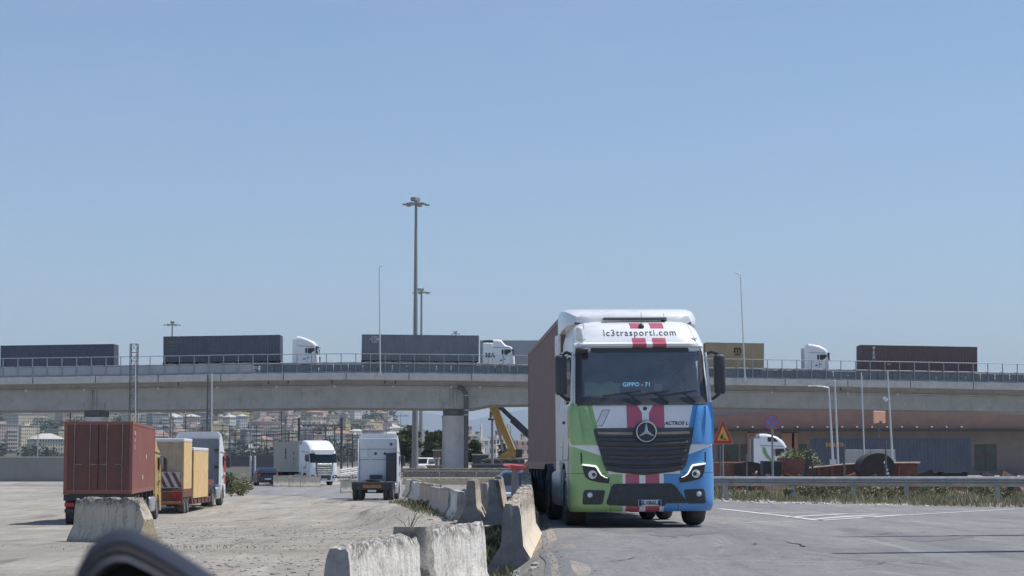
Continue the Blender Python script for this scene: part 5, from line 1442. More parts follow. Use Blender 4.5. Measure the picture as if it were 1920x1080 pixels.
B_GREY = barrier_mat('weathered_concrete', (.50, .45, .37), (.58, .52, .43), (.29, .26, .21))
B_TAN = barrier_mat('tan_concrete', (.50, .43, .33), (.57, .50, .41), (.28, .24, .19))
M_RAWC = pm('broken_concrete', (.36, .345, .32), .95, var=.45, scale=9, dirt=(.10, .095, .09), dirt_amt=.8, bump=.9)
M_ENDC = pm('barrier_end_concrete', (.30, .30, .30), .9, var=.25, scale=2.5, dirt=(.14, .14, .145), dirt_amt=.7, streak=.3, bump=.4)
CS = [(.30, 0), (.30, .08), (.135, .40), (.10, .94), (.085, 1.0)]
def barrier(label, a, b, mat, H=1.0, seed=0, group=None, chip=.05, zoff=-.04, end=None, broken=None, wk=1.0, tilt=0.0, zb0=None):
    """one jersey barrier from ground point a to b (xy), with chipped top edges and rough ends"""
    a, b = Vector((*a, 0)), Vector((*b, 0)); d = b - a; L = d.length
    za, zb = gz(a.x, a.y) + zoff, gz(b.x, b.y) + zoff
    if zb0 is not None: za = zb = zb0
    n = max(10, int(L / .09)); rs = []
    prof2 = []
    for (x0, z0), (x1, z1) in zip(CS, CS[1:]):
        k = max(1, int(abs(z1 - z0) / .11))
        for q in range(k): prof2.append((x0 + (x1 - x0) * q / k, z0 + (z1 - z0) * q / k))
    prof2.append(CS[-1])
    full = prof2 + [(.03, 1.0), (-.03, 1.0)] + [(-x, z) for x, z in prof2[::-1]]
    for i in range(n + 1):
        u = i / n; y = u * L; ring = []
        for x, z in full:
            x *= wk; zz = z * H
            nz = noise.noise((x * 6 + seed * 3.1, y * 3.2, zz * 3)) ; nf = noise.noise((x * 21 + seed, y * 15, zz * 13))
            e = sstep(.80, 1.0, z)
            zz -= e * chip * (max(0, nz + .15) * 1.5 + abs(nf) * .7)
            x -= math.copysign(1, x) * (.006 * nf + e * chip * .55 * max(0, nz + .2) + .004 * nz * (z > .05))
            if broken:
                cut = broken(u, z)
                zz = min(zz, cut * H + .05 * nf) if cut < 1 else zz
            yy = y + (.02 * nf + .05 * nz * e) * (1 if i in (0, n) else 0)
            ring.append((x + tilt * zz, yy, zz + (zb - za) * u))
        rs.append(ring)
    m = MB(); m.rings(rs, cap=False)
    o = m.build('concrete_barrier', mat, None, 50)
    o.location = (a.x, a.y, za); o.rotation_euler = (0, 0, math.atan2(-d.x, d.y))
    for ring, nm in ((rs[0], 0), (rs[-1], 1)):
        m = MB(); c = Vector((0, ring[0][1], .45 * H + (zb - za) * nm)); vs = [m.v(p) for p in ring]; cv = m.v(c)
        for i in range(len(vs)): m.face([vs[i], vs[(i + 1) % len(vs)], cv])
        m.build('end_face', end or M_ENDC, o)
    return tag(o, label, 'concrete barrier', group)
GB = 'concrete barriers along the road edge'
def pt(px, d): return (X(px, d), d)
# two near blocks joined by a rough mortar column
J1a, J1b, J1c = (-1.50, 17.2), (-.99, 20.0), (-.415, 23.1)
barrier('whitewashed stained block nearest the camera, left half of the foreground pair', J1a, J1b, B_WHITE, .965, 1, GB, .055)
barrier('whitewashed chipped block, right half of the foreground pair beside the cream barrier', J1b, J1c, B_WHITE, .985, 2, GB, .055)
m = MB(); rs = []
dj = (Vector(J1c) - Vector(J1a)).normalized(); nrm = Vector((dj.y, -dj.x))
for k in range(16):
    z = -.55 + 1.03 * k / 15; w_ = .30 if k < 4 else lerp_tab([(0, .30), (.4, .155), (1, .11)], k / 15)
    ring = []
    for q in range(14):
        an = 2 * math.pi * q / 14; r1 = (w_ + .06) * (1 + .28 * noise.noise((k * .6, q * 1.1, 4))); r2 = .19 * (1 + .5 * noise.noise((k * .7, q * .9, 9)))
        v = nrm * (math.copysign(min(1, abs(math.cos(an)) * 1.5), math.cos(an)) * r1) + dj * (math.sin(an) * r2)
        ring.append((J1b[0] + v.x, J1b[1] + v.y, z))
    rs.append(ring)
m.rings(rs); tag(m.build('mortar_joint', M_RAWC, None, 60), 'rough crumbling mortar column between the two whitewashed foreground blocks', 'mortar')
# long cream chain beside the lorry
xa, xb_ = -.02, .34
pts = [(.0, 28), (.24, 33.4), (.29, 38.8), (.33, 44.4), (.37, 50)]
labs = ['cream barrier with a dark near end, just left of the big lorry', 'second cream barrier of the row left of the big lorry', 'third cream barrier of the row left of the big lorry', 'fourth cream barrier, below the red plastic sheet, left of the big lorry']
for i in range(4):
    a_, b_ = pts[i], pts[i + 1]
    barrier(labs[i], a_, (b_[0], b_[1] - .06), B_CREAM if i < 3 else B_TAN, 1.0 + .02 * i, 11 + i, GB, .04, wk=1.16 if i == 0 else 1.0, end=pm('dark_barrier_end', (.17, .175, .185), .9, var=.35, scale=4, dirt=(.30, .30, .30), dirt_amt=.25, bump=.5) if i == 0 else None)  # end colour of the first barrier is darkened to stand for its shade
# tall broken block with the red sheet
b0 = (X(988, 52.6), 52.3)
barrier('tall broken block with bare pitted concrete standing under the red plastic sheet', b0, (b0[0] + .05, b0[1] + 1.3), M_RAWC, 1.42, 31, GB, .12, wk=.95)
barrier('grey narrow block in shade beside the tall broken block', (X(966, 54), 54.2), (X(966, 54) - .02, 55.6), B_GREY, 1.30, 32, GB, .03, wk=.75)
m = MB(); rs = []
for k in range(13):
    u = k / 12; x = X(944, 53) + (X(1003, 53) - X(944, 53)) * u; zt = 1.075 - .02 * u + .012 * math.sin(u * 9); zb_ = zt - (.025 + .12 * sstep(.05, .3, u) * (1 - sstep(.5, .75, u)) + .02 * math.sin(u * 31))
    rs.append([(x, 52.15, zt), (x, 53.6, zt + .03), (x, 53.6, zt + .01), (x, 52.2, zt - .02), (x, 52.14, zb_), (x, 52.12, zb_ + .01)])
m.rings(rs); tag(m.build('plastic_sheet', pm('faded_red_plastic', (.44, .07, .08), .55, var=.2, scale=3)), 'faded red plastic sheet lying over the tall broken block', 'plastic sheet')
barrier('small tan block standing behind the leaning tan block', pt(907, 58), pt(914, 61), B_TAN, .95, 47, GB, .06, zb0=-.4)
barrier('small cream block farther behind the leaning tan block', pt(921, 67), pt(941, 70), B_CREAM, .95, 48, GB, .06, zb0=-.5)
barrier('pale short block lying across behind the grey block with the wet end', pt(872, 70), pt(904, 72.5), B_WHITE, .8, 49, GB, .06, zb0=-.55)
# blocks curving away to the left
barrier('tan leaning block left of the red plastic sheet', (X(930, 48), 48.0), (X(945, 51.5), 51.2), B_TAN, 1.08, 41, GB, .08, zb0=-.36, tilt=-.10)
barrier('grey block behind the tan leaning block', (X(934, 55), 55), (X(938, 58), 58.5), B_GREY, 1.1, 46, GB, .04)
barrier('grey block with a dark wet end between the tan block and the curved row', (X(884, 50.0), 49.0), (X(893, 54), 54.0), B_GREY, 1.06, 42, GB, .05, zb0=-.36, end=pm('wet_dark_end', (.34, .32, .29), .8, var=.4, scale=3))  # end face in a darker tone than the block's sides
chain = [(865, 55.2), (852, 60.5), (836, 65.6), (822, 71.5), (806, 77.5), (794, 83.5), (783, 89.5), (773, 96), (765, 102)]
names = ['pale block, first of the curved row left of the lorry', 'block with a yellowish face, second of the curved row', 'grey block, third of the curved row', 'wide tan block in the middle of the curved row', 'tan block after the wide middle one in the curved row', 'small pale block near the far end of the curved row', 'small tan block next to last in the curved row', 'last small block of the curved row beside the bare white tractor']
for i in range(8):
    a_, b_ = pt(*chain[i]), pt(*chain[i + 1]); a_, b_ = Vector(a_), Vector(b_); b_ = a_ + (b_ - a_) * .95; j1, j2 = .35 * noise.noise((i * 1.7, 3, 1)), .35 * noise.noise((i * 2.3, 8, 1)); a_.x += j1; b_.x += j2
    barrier(names[i], tuple(a_), tuple(b_), [B_WHITE, B_TAN, B_GREY, B_TAN, B_TAN, B_WHITE, B_TAN, B_CREAM][i], .88 + .03 * math.sin(i * 2.3), 51 + i, GB, .05, zb0=-.53)
# left edge block
barrier('grey block with a broken cream end at the left edge', (X(282, 42.6), 42.5), (X(150, 44.5), 44.5), B_GREY, 1.02, 71, None, .07, end=pm('broken_cream_end', (.58, .48, .33), .95, var=.35, scale=7, dirt=(.25, .2, .14), dirt_amt=.5, bump=.9), broken=lambda u, z: .55 + 3.5 * u)
# low beam wall across the yard, with a pale ledge, and the road wall behind it
def long_wall(name, label, px0, px1, d, ytop, h, mat, ledge=None, nseg=6, dd=0):
    t = thing(name, label, 'wall', (X((px0 + px1) / 2, d), d, gz(X((px0 + px1) / 2, d), d)))
    zt = Z(ytop, d)
    for k in range(nseg):
        a_, b_ = px0 + (px1 - px0) * k / nseg, px0 + (px1 - px0) * (k + 1) / nseg
        m = MB(); x0, x1 = X(a_, d) + .03, X(b_, d) - .03; y0 = dd * k
        m.prism([(-.32, zt - h), (-.30, zt - h * .55), (-.14, zt - h * .45), (-.10, zt - .05), (-.06, zt), (.06, zt), (.1, zt - .05), (.3, zt - h)], x0, x1)
        for v in m.bm.verts: v.co.x -= t.location.x; v.co.y += y0; v.co.z -= t.location.z
        m.build('segment', mat, t)
        if ledge:
            m = MB(); m.bx(x0 - t.location.x - .03, x1 - t.location.x + .03, y0 - .52, y0 - .33, zt - h - t.location.z, zt - h * .72 - t.location.z); m.build('ledge', ledge, t)
    return t
long_wall('beam_wall', 'long low concrete beam wall with a pale yellow ledge across the yard before the pier', 755, 962, 150, 882.5, 1.05, B_TAN, pm('pale_yellow_ledge', (.58, .47, .29), .85, var=.15), 3)
long_wall('road_wall', 'grey concrete road wall behind the beam wall at the foot of the pier', 742, 992, 176, 877.5, .85, B_GREY, None, 7)
for i, (px, d, lab) in enumerate(((450, 172, 'low concrete block left of the black hatchback'), (532, 163, 'first pale block right of the black hatchback'), (562, 162, 'second pale block right of the black hatchback'), (583, 161, 'pale block directly in front of the white lorry facing the camera'), (662, 140, 'dark tan block left of the bare white tractor'))):
    x = X(px, d); barrier(lab, (x - .85, d), (x + .75, d + .35), B_GREY if i else B_TAN, .95, 81 + i, 'concrete blocks in the yard', .03)

# ================================================================ GUARDRAILS
def wbeam(name, label, path, h=.75, post_every=2.0, posts_at=None, group=None, mat=None, double=False):
    """corrugated steel guardrail along ground points"""
    path = [Vector(p) for p in path]; o = path[0].copy(); o.z = gz(o.x, o.y)
    t = thing(name, label, 'guardrail', o, 0, group)
    # resample
    dense = []
    for a_, b_ in zip(path, path[1:]):
        n = max(1, int((b_ - a_).length / .7))
        for k in range(n): dense.append(a_.lerp(b_, k / n))
    dense.append(path[-1])
    for lev in ((0,) if not double else (0, -.38)):
        m = MB(); rs = []
        pf = [(.0, .155), (.045, .13), (.083, .09), (.083, .065), (.02, .02), (.02, -.02), (.083, -.065), (.083, -.09), (.045, -.13), (0, -.155)]
        for i, p in enumerate(dense):
            dv = (dense[min(i + 1, len(dense) - 1)] - dense[max(i - 1, 0)]).normalized(); nv = Vector((dv.y, -dv.x, 0))
            if nv.y > 0: nv = -nv
            g = gz(p.x, p.y) + h - .16 + lev; wob = .02 * noise.noise((i * .13, 5, 1))
            rs.append([p + nv * q[0] + Vector((0, 0, g + q[1] + wob - p.z)) - o for q in pf] + [p + nv * (q[0] - .006) + Vector((0, 0, g + q[1] + wob - p.z)) - o for q in pf[::-1]])
        m.rings(rs); m.build('beam', mat or M_ALU, t, 30)
    acc = 0; nxt = .4
    for a_, b_ in zip(dense, dense[1:]):
        acc += (b_ - a_).length
        if acc >= nxt:
            p = b_ - o; g = gz(b_.x, b_.y) - o.z
            m = MB(); m.bx(p.x - .06, p.x + .06, p.y + .03, p.y + .17, g - .05, g + h - .03); m.bx(p.x - .05, p.x + .05, p.y - .01, p.y + .03, g + h - .26, g + h - .06)
            m.build('post', mat or M_ALU, t); nxt += post_every
    return t
wbeam('guardrail', 'long galvanised guardrail on the grass edge right of the big lorry', [(X(1318, 67), 67, 0), (X(1450, 65.5), 65.5, 0), (X(1600, 64), 64, 0), (X(1700, 62.5), 62.5, 0), (X(1960, 60), 60, 0)], .80, 2.35)
wbeam('guardrail', 'pale striped double guardrail at the road behind the white lorry', [(X(637, 186), 186, 0), (X(668, 200), 204, 0), (X(676, 214), 220, 0)], 1.15, 3, double=True, mat=pm('pale_guardrail', (.6, .6, .6), .5))

# ================================================================ ROAD SIGNS
def sign_pole(t, H, r=.03, y=0):
    m = MB(); m.cyl((0, y, -.2), (0, y, H), r, n=10); m.build('pole', pm('dull_pole_steel', (.26, .27, .28), .5, .3), t, 50)
    m = MB(); m.lathe([(.09, -.02), (.09, .05), (.04, .09)], (0, y, 0), 'Z', 10); m.build('foot', M_CHASSIS, t)
d = 84; b = Vector((X(1356, d), d, 0)); b.z = gz(b.x, d)
t = thing('roadworks_sign', 'triangular red bordered roadworks sign on a pole right of the big lorry', 'road sign', b)
zc = Z(832, d) - b.z; zt = Z(786, d) - b.z; wv = 18.5 * d / F
sign_pole(t, zt - .15, .035, .06)
tri = [(-wv, zc), (wv, zc), (0, zt)]
m = MB(); m.prism(round_poly(tri, .07), -.012, .012, 'xz'); m.build('border', pm('sign_red', (.42, .045, .035), .5, var=.1), t)
cxz = (0, zc + (zt - zc) / 3)
m = MB(); m.prism(round_poly([((p[0] - cxz[0]) * 1.04, (p[1] - cxz[1]) * 1.04 + cxz[1]) for p in tri], .07), -.010, .008, 'xz'); m.build('edge', pm('sign_edge', (.6, .45, .35), .5), t)
inn = [((p[0] - cxz[0]) * .60, (p[1] - cxz[1]) * .60 + cxz[1]) for p in tri]
m = MB(); m.prism(round_poly(inn, .03), -.022, -.012, 'xz'); q = m.build('panel', pm('sign_yellow', (.72, .42, .07), .5, var=.08), t)
s = wv * .55; ox, oz = -.02, inn[0][1] + .03
m = MB()
for poly in ([(-.30, 0), (-.20, 0), (-.13, .34), (-.05, .02), (.05, .02), (-.02, .5), (.08, .62), (-.04, .86), (-.24, .84), (-.30, .55)], [(.15, 0), (.62, 0), (.40, .24), (.28, .20)]):
    m.prism([(ox + p[0] * s * 1.2, oz + p[1] * s * 1.0) for p in poly], -.03, -.022, 'xz')
m.lathe([(.001, -.03), (.13 * s, -.03), (.13 * s, -.022), (.001, -.022)], (ox - .0 * s, 0, oz + 1.0 * s), 'Y', 12)
m.bar((ox + .05 * s, -.026, oz + .55 * s), (ox + .5 * s, -.026, oz + .12 * s), .008, .02)
m.build('digging_symbol', pm('sign_black', (.015, .015, .015), .6), q)
d = 80; b = Vector((X(1449, d), d, 0)); b.z = gz(b.x, d)
t = thing('no_stopping_sign', 'round blue no stopping sign with a red cross on a pole above the guardrail', 'road sign', b)
zc = Z(791.5, d) - b.z; r = 14.3 * d / F
sign_pole(t, zc + r * .6, .045, .06)
for rr_, y, mat, nm in ((r, 0, pm('dull_sign_red', (.46, .12, .13), .5, var=.1), 'border'), (r * .80, -.012, pm('sign_blue', (.13, .22, .44), .5, var=.1), 'panel')):
    m = MB(); m.lathe([(.001, y), (rr_, y), (rr_, y + .011), (.001, y + .011)], (0, 0, zc), 'Y', 32); m.build(nm, mat, t)
for an in (45, -45):
    m = MB(); c, s_ = math.cos(R(an)) * r * .80, math.sin(R(an)) * r * .80; yy = -.016 - (.004 if an > 0 else 0); m.bar((-c, yy, zc - s_), (c, yy, zc + s_), .006, .075 if False else r * .2); m.build('cross_bar', pm('dull_sign_red', (0, 0, 0)), t)
# wooden / steel A stand and thin dark stakes behind the guardrail
d = 72
t = thing('trestle_stand', 'dark leaning trestle stand behind the guardrail', 'trestle', P(1518, 870, d) * 1)
t.location.z = gz(t.location.x, d); o0 = t.location.copy()
for (pa, pb, rr_) in (((1514, 848), (1502, 935), .05), ((1517, 846), (1535, 935), .035), ((1515, 862), (1512, 900), .07)):
    m = MB(); m.bar(P(*pa, d) - o0, P(*pb, d) - o0, rr_ * 1.6, rr_ * 1.6); m.build('leg', pm('dark_timber', (.07, .07, .068), .8), t)
m = MB(); m.bar(P(1506, 905, d) - o0, P(1530, 905, d) - o0, .05, .05); m.build('crossbar', pm('dark_timber', (0, 0, 0)), t)
for i, (px, yt, yb) in enumerate(((1400, 855, 940), (1583, 835, 938), (1661, 830, 935), (1350, 838, 935))):
    plain_pole('stake', px, yb, px, yt, 70, .035, ['thin dark stake left of the no stopping sign', 'thin dark stake in front of the navy container', 'thin dark stake at the right by the dark scrap', 'thin dark stake beside the roadworks sign pole'][i], 'stake', mat=M_LAT)

# ================================================================ YELLOW CRANE BEHIND THE VIADUCT
D = 228.0
def cp_(px, py, dd=0): return P(px, py, D + dd)
o0 = Vector((X(955, D), D, gz(X(955, D), D))); t = thing('mobile_crane', 'yellow mobile crane with a slanting boom seen under the viaduct', 'crane', o0)
M_YEL = pm('crane_yellow', (.50, .30, .07), .45, var=.12, scale=2, dirt=(.25, .18, .1), dirt_amt=.3)
tip = cp_(900, 712) - o0; piv = cp_(964, 846) - o0
m = MB(); m.bar(piv, piv.lerp(tip, .62), .75, .95); m.build('boom_base', M_YEL, t)
m = MB(); m.bar(piv.lerp(tip, .60), tip, .6, .75); m.build('boom_section', pm('crane_yellow_pale', (.62, .42, .14), .5, var=.1), t)
m = MB(); m.bar(piv + Vector((.3, -.5, -.1)), piv.lerp(tip, .6) + Vector((.45, -.5, .2)), .1, .14); m.build('boom_rib', M_CHROME, t)
m = MB(); m.prism([(x_ - o0.x, z_ - o0.z) for x_, z_ in [(cp_(930, 858).x, cp_(930, 858).z), (cp_(966, 858).x, cp_(966, 858).z), (cp_(968, 846).x, cp_(968, 846).z), (cp_(950, 846).x, cp_(950, 846).z)]], -1.0, 1.0, 'xz'); m.build('counterweight', M_YEL, t)
m = MB(); x0 = cp_(966, 0).x - o0.x; x1 = cp_(979, 0).x - o0.x; m.bx(x0, x1, -1, 1, cp_(0, 858).z - o0.z, cp_(0, 842).z - o0.z, bev=.08); m.build('operator_cab', pm('dark_crane_cab', (.035, .04, .045), .3), t)
m = MB(); m.bx(cp_(912, 0).x - o0.x, cp_(1000, 0).x - o0.x, -1.2, 1.2, cp_(0, 867).z - o0.z, cp_(0, 859).z - o0.z, bev=.05); m.build('carrier', pm('dusty_carrier', (.16, .16, .16), .7, var=.3), t)
for px in (918, 932, 952, 966, 984, 996): wheel(t, cp_(px, 0).x - o0.x, -1.1, .6, .4, z=cp_(0, 872).z - o0.z + .1); 
for w_ in [o for o in COL.objects if o.parent == t and o.name.startswith('wheel')]: w_.rotation_euler = (0, 0, R(90))
m = MB(); m.bar(cp_(930, 756, -3) - o0, cp_(964, 788, -3) - o0, .45, .50); m.bar(cp_(960, 786, -3) - o0, cp_(1020, 842, -3) - o0, .7, .75); m.build('folded_jib', pm('dark_jib_steel', (.055, .065, .08), .6, var=.2), t)
m = MB(); m.tube([cp_(929, 790) - o0, cp_(944, 846) - o0], .12, 8); m.tube([cp_(935, 808) - o0, cp_(938, 806) - o0, cp_(941, 842) - o0], .08, 6); m.build('hoist_cylinder', M_SILVER, t)
# post with a siren-like head left of the crane
t = plain_pole('pole', 923, 862, 923, 788, 222, .16, 'dark pole with a lamp cluster left of the crane boom', mat=M_MAST)
m = MB(); o0 = t.location; m.box(P(921, 786, 222) - o0, (.7, .4, .25), bev=.06); m.box(P(920.5, 777, 222) - o0, (.3, .3, .8), bev=.08); m.build('lamp_cluster', M_LAT, t)
for px, yt, d in ((952, 795, 420), (957, 798, 420)): plain_pole('pole', px, 868, px, yt, d, .14, 'faint distant pole right of the crane boom' if px < 955 else 'faint distant pole, the right one of the pair beyond the crane', mat=M_MAST)

# ================================================================ RIGHT SIDE: BUILDING, LORRY, CONTAINER, SCRAP
D = 240.0
x0, x1 = X(1334, D), X(2010, D); g = -.25; zT, zB = Z(771, D), Z(804, D)
t = thing('warehouse', 'long rust orange warehouse beyond the viaduct on the right', 'building', (x0, D, g))
W_ = x1 - x0
M_RUSTW = pm('rust_orange_cladding', (.40, .245, .19), .75, var=.14, scale=.5, streak=.25)
m = MB(); m.bx(0, W_, .4, 18, 0, zB - g); m.build('wall', pm('grey_brown_wall', (.24, .21, .20), .85, var=.15, scale=.6, streak=.3), t)
m = MB(); m.prism([(0, zB - g), (W_, zB - g), (W_, zT - g), (X(1480, D) - x0, zT - g), (0, zT - g - .62)], 0, 18, 'xz'); m.build('fascia', M_RUSTW, t)
m = MB(); m.bx(-.1, W_, -1.6, .4, zB - g - .28, zB - g - .02); m.build('canopy', pm('dark_canopy', (.07, .07, .075), .7), t)
for k in range(16):
    px = 1383 + 28 * k; m = MB(); m.box((X(px, D) - x0, -.25, zB - g + .18), (.22, .4, .2), bev=.05); m.build('wall_lamp', M_LAMP, t)
for px, wd in ((1366, 38), (1401, 22), (1430, 30), (1505, 18), (1560, 40), (1630, 34), (1700, 40), (1775, 40), (1850, 40)):
    m = MB(); m.bx(X(px - wd / 2, D) - x0, X(px + wd / 2, D) - x0, .3, .45, .6, 3.7); w_ = m.build('window', pm('green_dark_window', (.035, .06, .06), .15, var=.4, scale=.8), t)
    m = MB(); xx = X(px, D) - x0; m.bx(xx - .05, xx + .05, .24, .3, .6, 3.7); m.bx(X(px - wd / 2, D) - x0, X(px + wd / 2, D) - x0, .24, .3, 2.2, 2.3); m.build('frame', pm('brown_frame', (.12, .08, .06), .7), w_)
for px, wd in ((1412, 20), (1478, 24), (1492, 12)):
    m = MB(); m.bx(X(px - wd / 2, D) - x0, X(px + wd / 2, D) - x0, .2, .5, 0, zB - g - .5); m.build('pier_panel', M_RUSTW, t)
m = MB(); m.bx(X(1457, D) - x0, X(1463, D) - x0, 2, 4, zT - g - .3, zT - g + .42); m.build('chimney', M_RUSTW, t)
m = MB(); m.bx(-2, W_, 1.0, 17, zT - g - .55, zT - g + 1.0); m.build('roof', pm('grey_roof_sheet', (.30, .29, .28), .8, var=.1), t)
# orange sign board
D = 200; b = Vector((X(1650, D), D, gz(X(1650, D), D)))
t = thing('sign_board', 'bright orange pink board on a post below the viaduct at the right', 'board', b, R(28))
zc = Z(782, D) - b.z
m = MB(); m.box((0, 0, zc), (1.45, .18, 1.22), bev=.03); m.build('panel', pm('orange_pink_board', (.72, .40, .27), .6, var=.05), t)
m = MB(); m.cyl((0, .15, -.1), (0, .15, zc), .09, n=10); m.build('post', M_LAT, t)
m = MB(); m.box((.1, -.12, zc - .5), (.3, .2, .3), bev=.06); m.build('lamp', M_LAT, t)
# white lorry with green swoosh
D = 152; b = Vector((X(1474, D), D - 1.2, 0)); b.z = gz(b.x, D) + .12
TRG = tractor('white cab with a green swoosh on its side in front of the rust orange warehouse', M_WHITE2, b, R(90), 3.75, 'fairing', visor=False)
m = MB()
sw_ = [(2.1, 2.75), (2.05, 2.35), (1.85, 1.98), (1.5, 1.70), (1.1, 1.62), (1.45, 1.86), (1.7, 2.2), (1.9, 2.7)]
m.prism(sw_, -1.243, -1.232); m.build('green_swoosh', pm('swoosh_green', (.22, .35, .15), .45, var=.1), TRG)
m = MB(); m.prism([(1.95, 1.5), (1.3, 1.48), (.8, 1.62), (1.3, 1.56)], -1.243, -1.232); m.build('grey_line', M_SILVER, TRG)
m = MB(); m.prism(round_poly([(.9, 3.15), (1.7, 3.15), (1.7, 3.5), (1.2, 3.5)], .08), -1.20, -1.16); m.build('roof_window', M_GLASSD, TRG)
m = MB(); m.bx(-1.15, 1.15, 2.3, 2.7, 1.1, 3.5, bev=.05); m.build('rear_unit', pm('dark_rear_unit', (.10, .11, .12), .6, var=.3), TRG)
trailer('semi_trailer', 'low trailer frame behind the white cab with the green swoosh', b + Vector((-3.4, 0, 0)), R(90), 4.2, 1.1, 1)
D = 156; b = Vector((X(1518, D) + 12.19, D - 1.2, 0)); b.z = gz(b.x, D) - .35
c8 = container('shipping_container', 'navy container with orange lettering on the ground level, in front of the warehouse', M_NAVY, b + Vector((0, 0, 1.35)), R(86), 12.19, 2.62)
letter_on(c8, 'seaco', .62, M_TEXTO, 1.75, 2.15, bold=.012)
trailer('semi_trailer', 'trailer under the navy container in front of the warehouse', b, R(86), 12.3, 1.34, 3)
# pale concrete wall below that container
D = 140; t = thing('concrete_wall', 'pale concrete slab wall in front of the navy container at the right', 'wall', (X(1586, D), D, gz(X(1586, D), D)))
for k in range(2):
    xa_ = X(1586 + 47 * k, D) - t.location.x; m = MB(); m.bx(xa_, xa_ + 47 * D / F - .05, 0, .25, -.3, Z(843, D) - t.location.z, bev=.02); m.build('slab', pm('pale_slab_concrete', (.38, .39, .38), .85, var=.12, scale=.9, streak=.5), t)
# rusty scrap and low loader frames behind the guardrail
M_RUST = pm('dark_rust', (.16, .075, .05), .85, var=.35, scale=2.5, dirt=(.28, .14, .09), dirt_amt=.6, bump=.5)
M_RUST2 = pm('brown_red_rust', (.22, .10, .075), .8, var=.25, scale=1.6, dirt=(.10, .06, .05), dirt_amt=.6, streak=.3)
D = 104
def gpt(px, d=D): v = Vector((X(px, d), d, 0)); v.z = gz(v.x, d); return v
b = gpt(1575); t = thing('scrap_trailer', 'rusty scrap trailer frame with a rising edge rail behind the guardrail', 'trailer', b)
def lx(px, d=D): return X(px, d) - b.x
def lz(py, d=D): return Z(py, d) - b.z
m = MB(); m.prism([(lx(1515), lz(905)), (lx(1515), lz(877)), (lx(1580), lz(871)), (lx(1648), lz(868)), (lx(1720), lz(868)), (lx(1720), lz(905))], 0, 2.2, 'xz'); m.build('side_plate', M_RUST, t)
m = MB(); m.tube([(lx(1517), -.05, lz(877.5)), (lx(1580), -.05, lz(871)), (lx(1640), -.05, lz(868)), (lx(1725), -.05, lz(867.5))], .045, 6); m.build('edge_rail', pm('pale_rail', (.45, .36, .30), .6, var=.3), t)
for k in range(7):
    m = MB(); xx = lx(1535 + 25 * k); m.bx(xx - .06, xx + .06, -.08, 0, lz(905), lz(876)); m.build('rib', M_RUST2, t)
for i, px in enumerate((1652,)):
    b2 = gpt(px - 4, D - 3); q = thing('scrap_drum', ['large dark scrap drum with a domed top behind the guardrail at the right', 'second dark scrap drum right of the domed one, past the picture edge'][i], 'scrap drum', b2)
    m = MB(); rs = []; rad = 30 * D / F if i == 0 else 24 * D / F; zc_ = Z(878, D - 3) - b2.z
    m.rings([[(rad * math.cos(a_) * (1.12 if math.cos(a_) < 0 else 1), yy, zc_ + rad * .92 * math.sin(a_)) for a_ in [2 * math.pi * k / 26 for k in range(26)]] for yy in (0, 1.9)]); m.build('drum', pm('dark_drum_rust', (.045, .036, .034), .8, var=.4, scale=3, bump=.4), q, 40)
    m = MB(); m.bx(-rad, rad, .1, 1.8, -.1, zc_ - rad * .5); m.build('cradle', M_RUST, q)
    for k in range(5):
        m = MB(); m.box((rad * (.35 + .06 * k), -.03, zc_ + rad * (.35 - .22 * k)), (.12, .05, .12), bev=.02); m.build('reflector', M_LAMP, q)
b = gpt(1425, 108); t = thing('scrap_skip', 'low brown rusty skip frame with an arched dark end behind the roadworks sign', 'skip', b)
m = MB(); m.bx(X(1340, 108) - b.x, X(1410, 108) - b.x, 0, 2.2, .1, Z(866, 108) - b.z, bev=.04); m.build('skip_body', M_RUST2, t)
m = MB(); m.prism([(X(1376, 108) - b.x, Z(870, 108) - b.z), (X(1400, 108) - b.x, Z(865, 108) - b.z), (X(1420, 108) - b.x, Z(868, 108) - b.z), (X(1440, 108) - b.x, Z(880, 108) - b.z), (X(1442, 108) - b.x, .1), (X(1384, 108) - b.x, .1)], -.5, 1.8, 'xz'); m.build('arched_end', pm('dark_drum_rust', (0, 0, 0)), t)
for px, py in ((1414, 888), (1427, 888)):
    m = MB(); m.box((X(px, 108) - b.x, -.55, Z(py, 108) - b.z), (.1, .06, .3), bev=.02, m=Matrix.Rotation(R(25), 4, 'Y')); m.build('reflector', M_LAMP, t)
MB().box((X(1432, 108) - b.x, -.55, Z(869.5, 108) - b.z), (.32, .06, .1), bev=.02).build('reflector', pm('pink_reflector', (.6, .2, .2), .5), t)
# low jumble of rusty plates, beams and pipes behind the guardrail
rng = random.Random(77); m = MB()
for _ in range(120):
    d_s = rng.uniform(86, 118); px = rng.choice((rng.uniform(1345, 1530), rng.uniform(1500, 1930))); x = X(px, d_s); hgt = rng.uniform(.05, .75) * (.9 if px > 1500 else .6)
    if 1560 < px < 1680: hgt *= .7
    z = gz(x, d_s) + hgt; q = rng.random(); M_ = Matrix.Rotation(rng.uniform(-.5, .5), 4, 'Y') @ Matrix.Rotation(rng.uniform(-.3, .3), 4, 'X')
    mi = rng.randrange(4)
    if q < .4: m.box((x, d_s, z * .6 + .1), (rng.uniform(.6, 2.4), rng.uniform(.05, .2), rng.uniform(.2, .7)), mi, rz=rng.uniform(-.6, .6), m=M_)
    elif q < .8: m.box((x, d_s, z), (rng.uniform(1, 3.5), .12, .12), mi, rz=rng.uniform(-.8, .8), m=M_)
    else: m.cyl((x, d_s, z), (x + rng.uniform(-1, 1), d_s + .6, z + rng.uniform(-.3, .3)), rng.uniform(.1, .3), n=10, mi=mi)
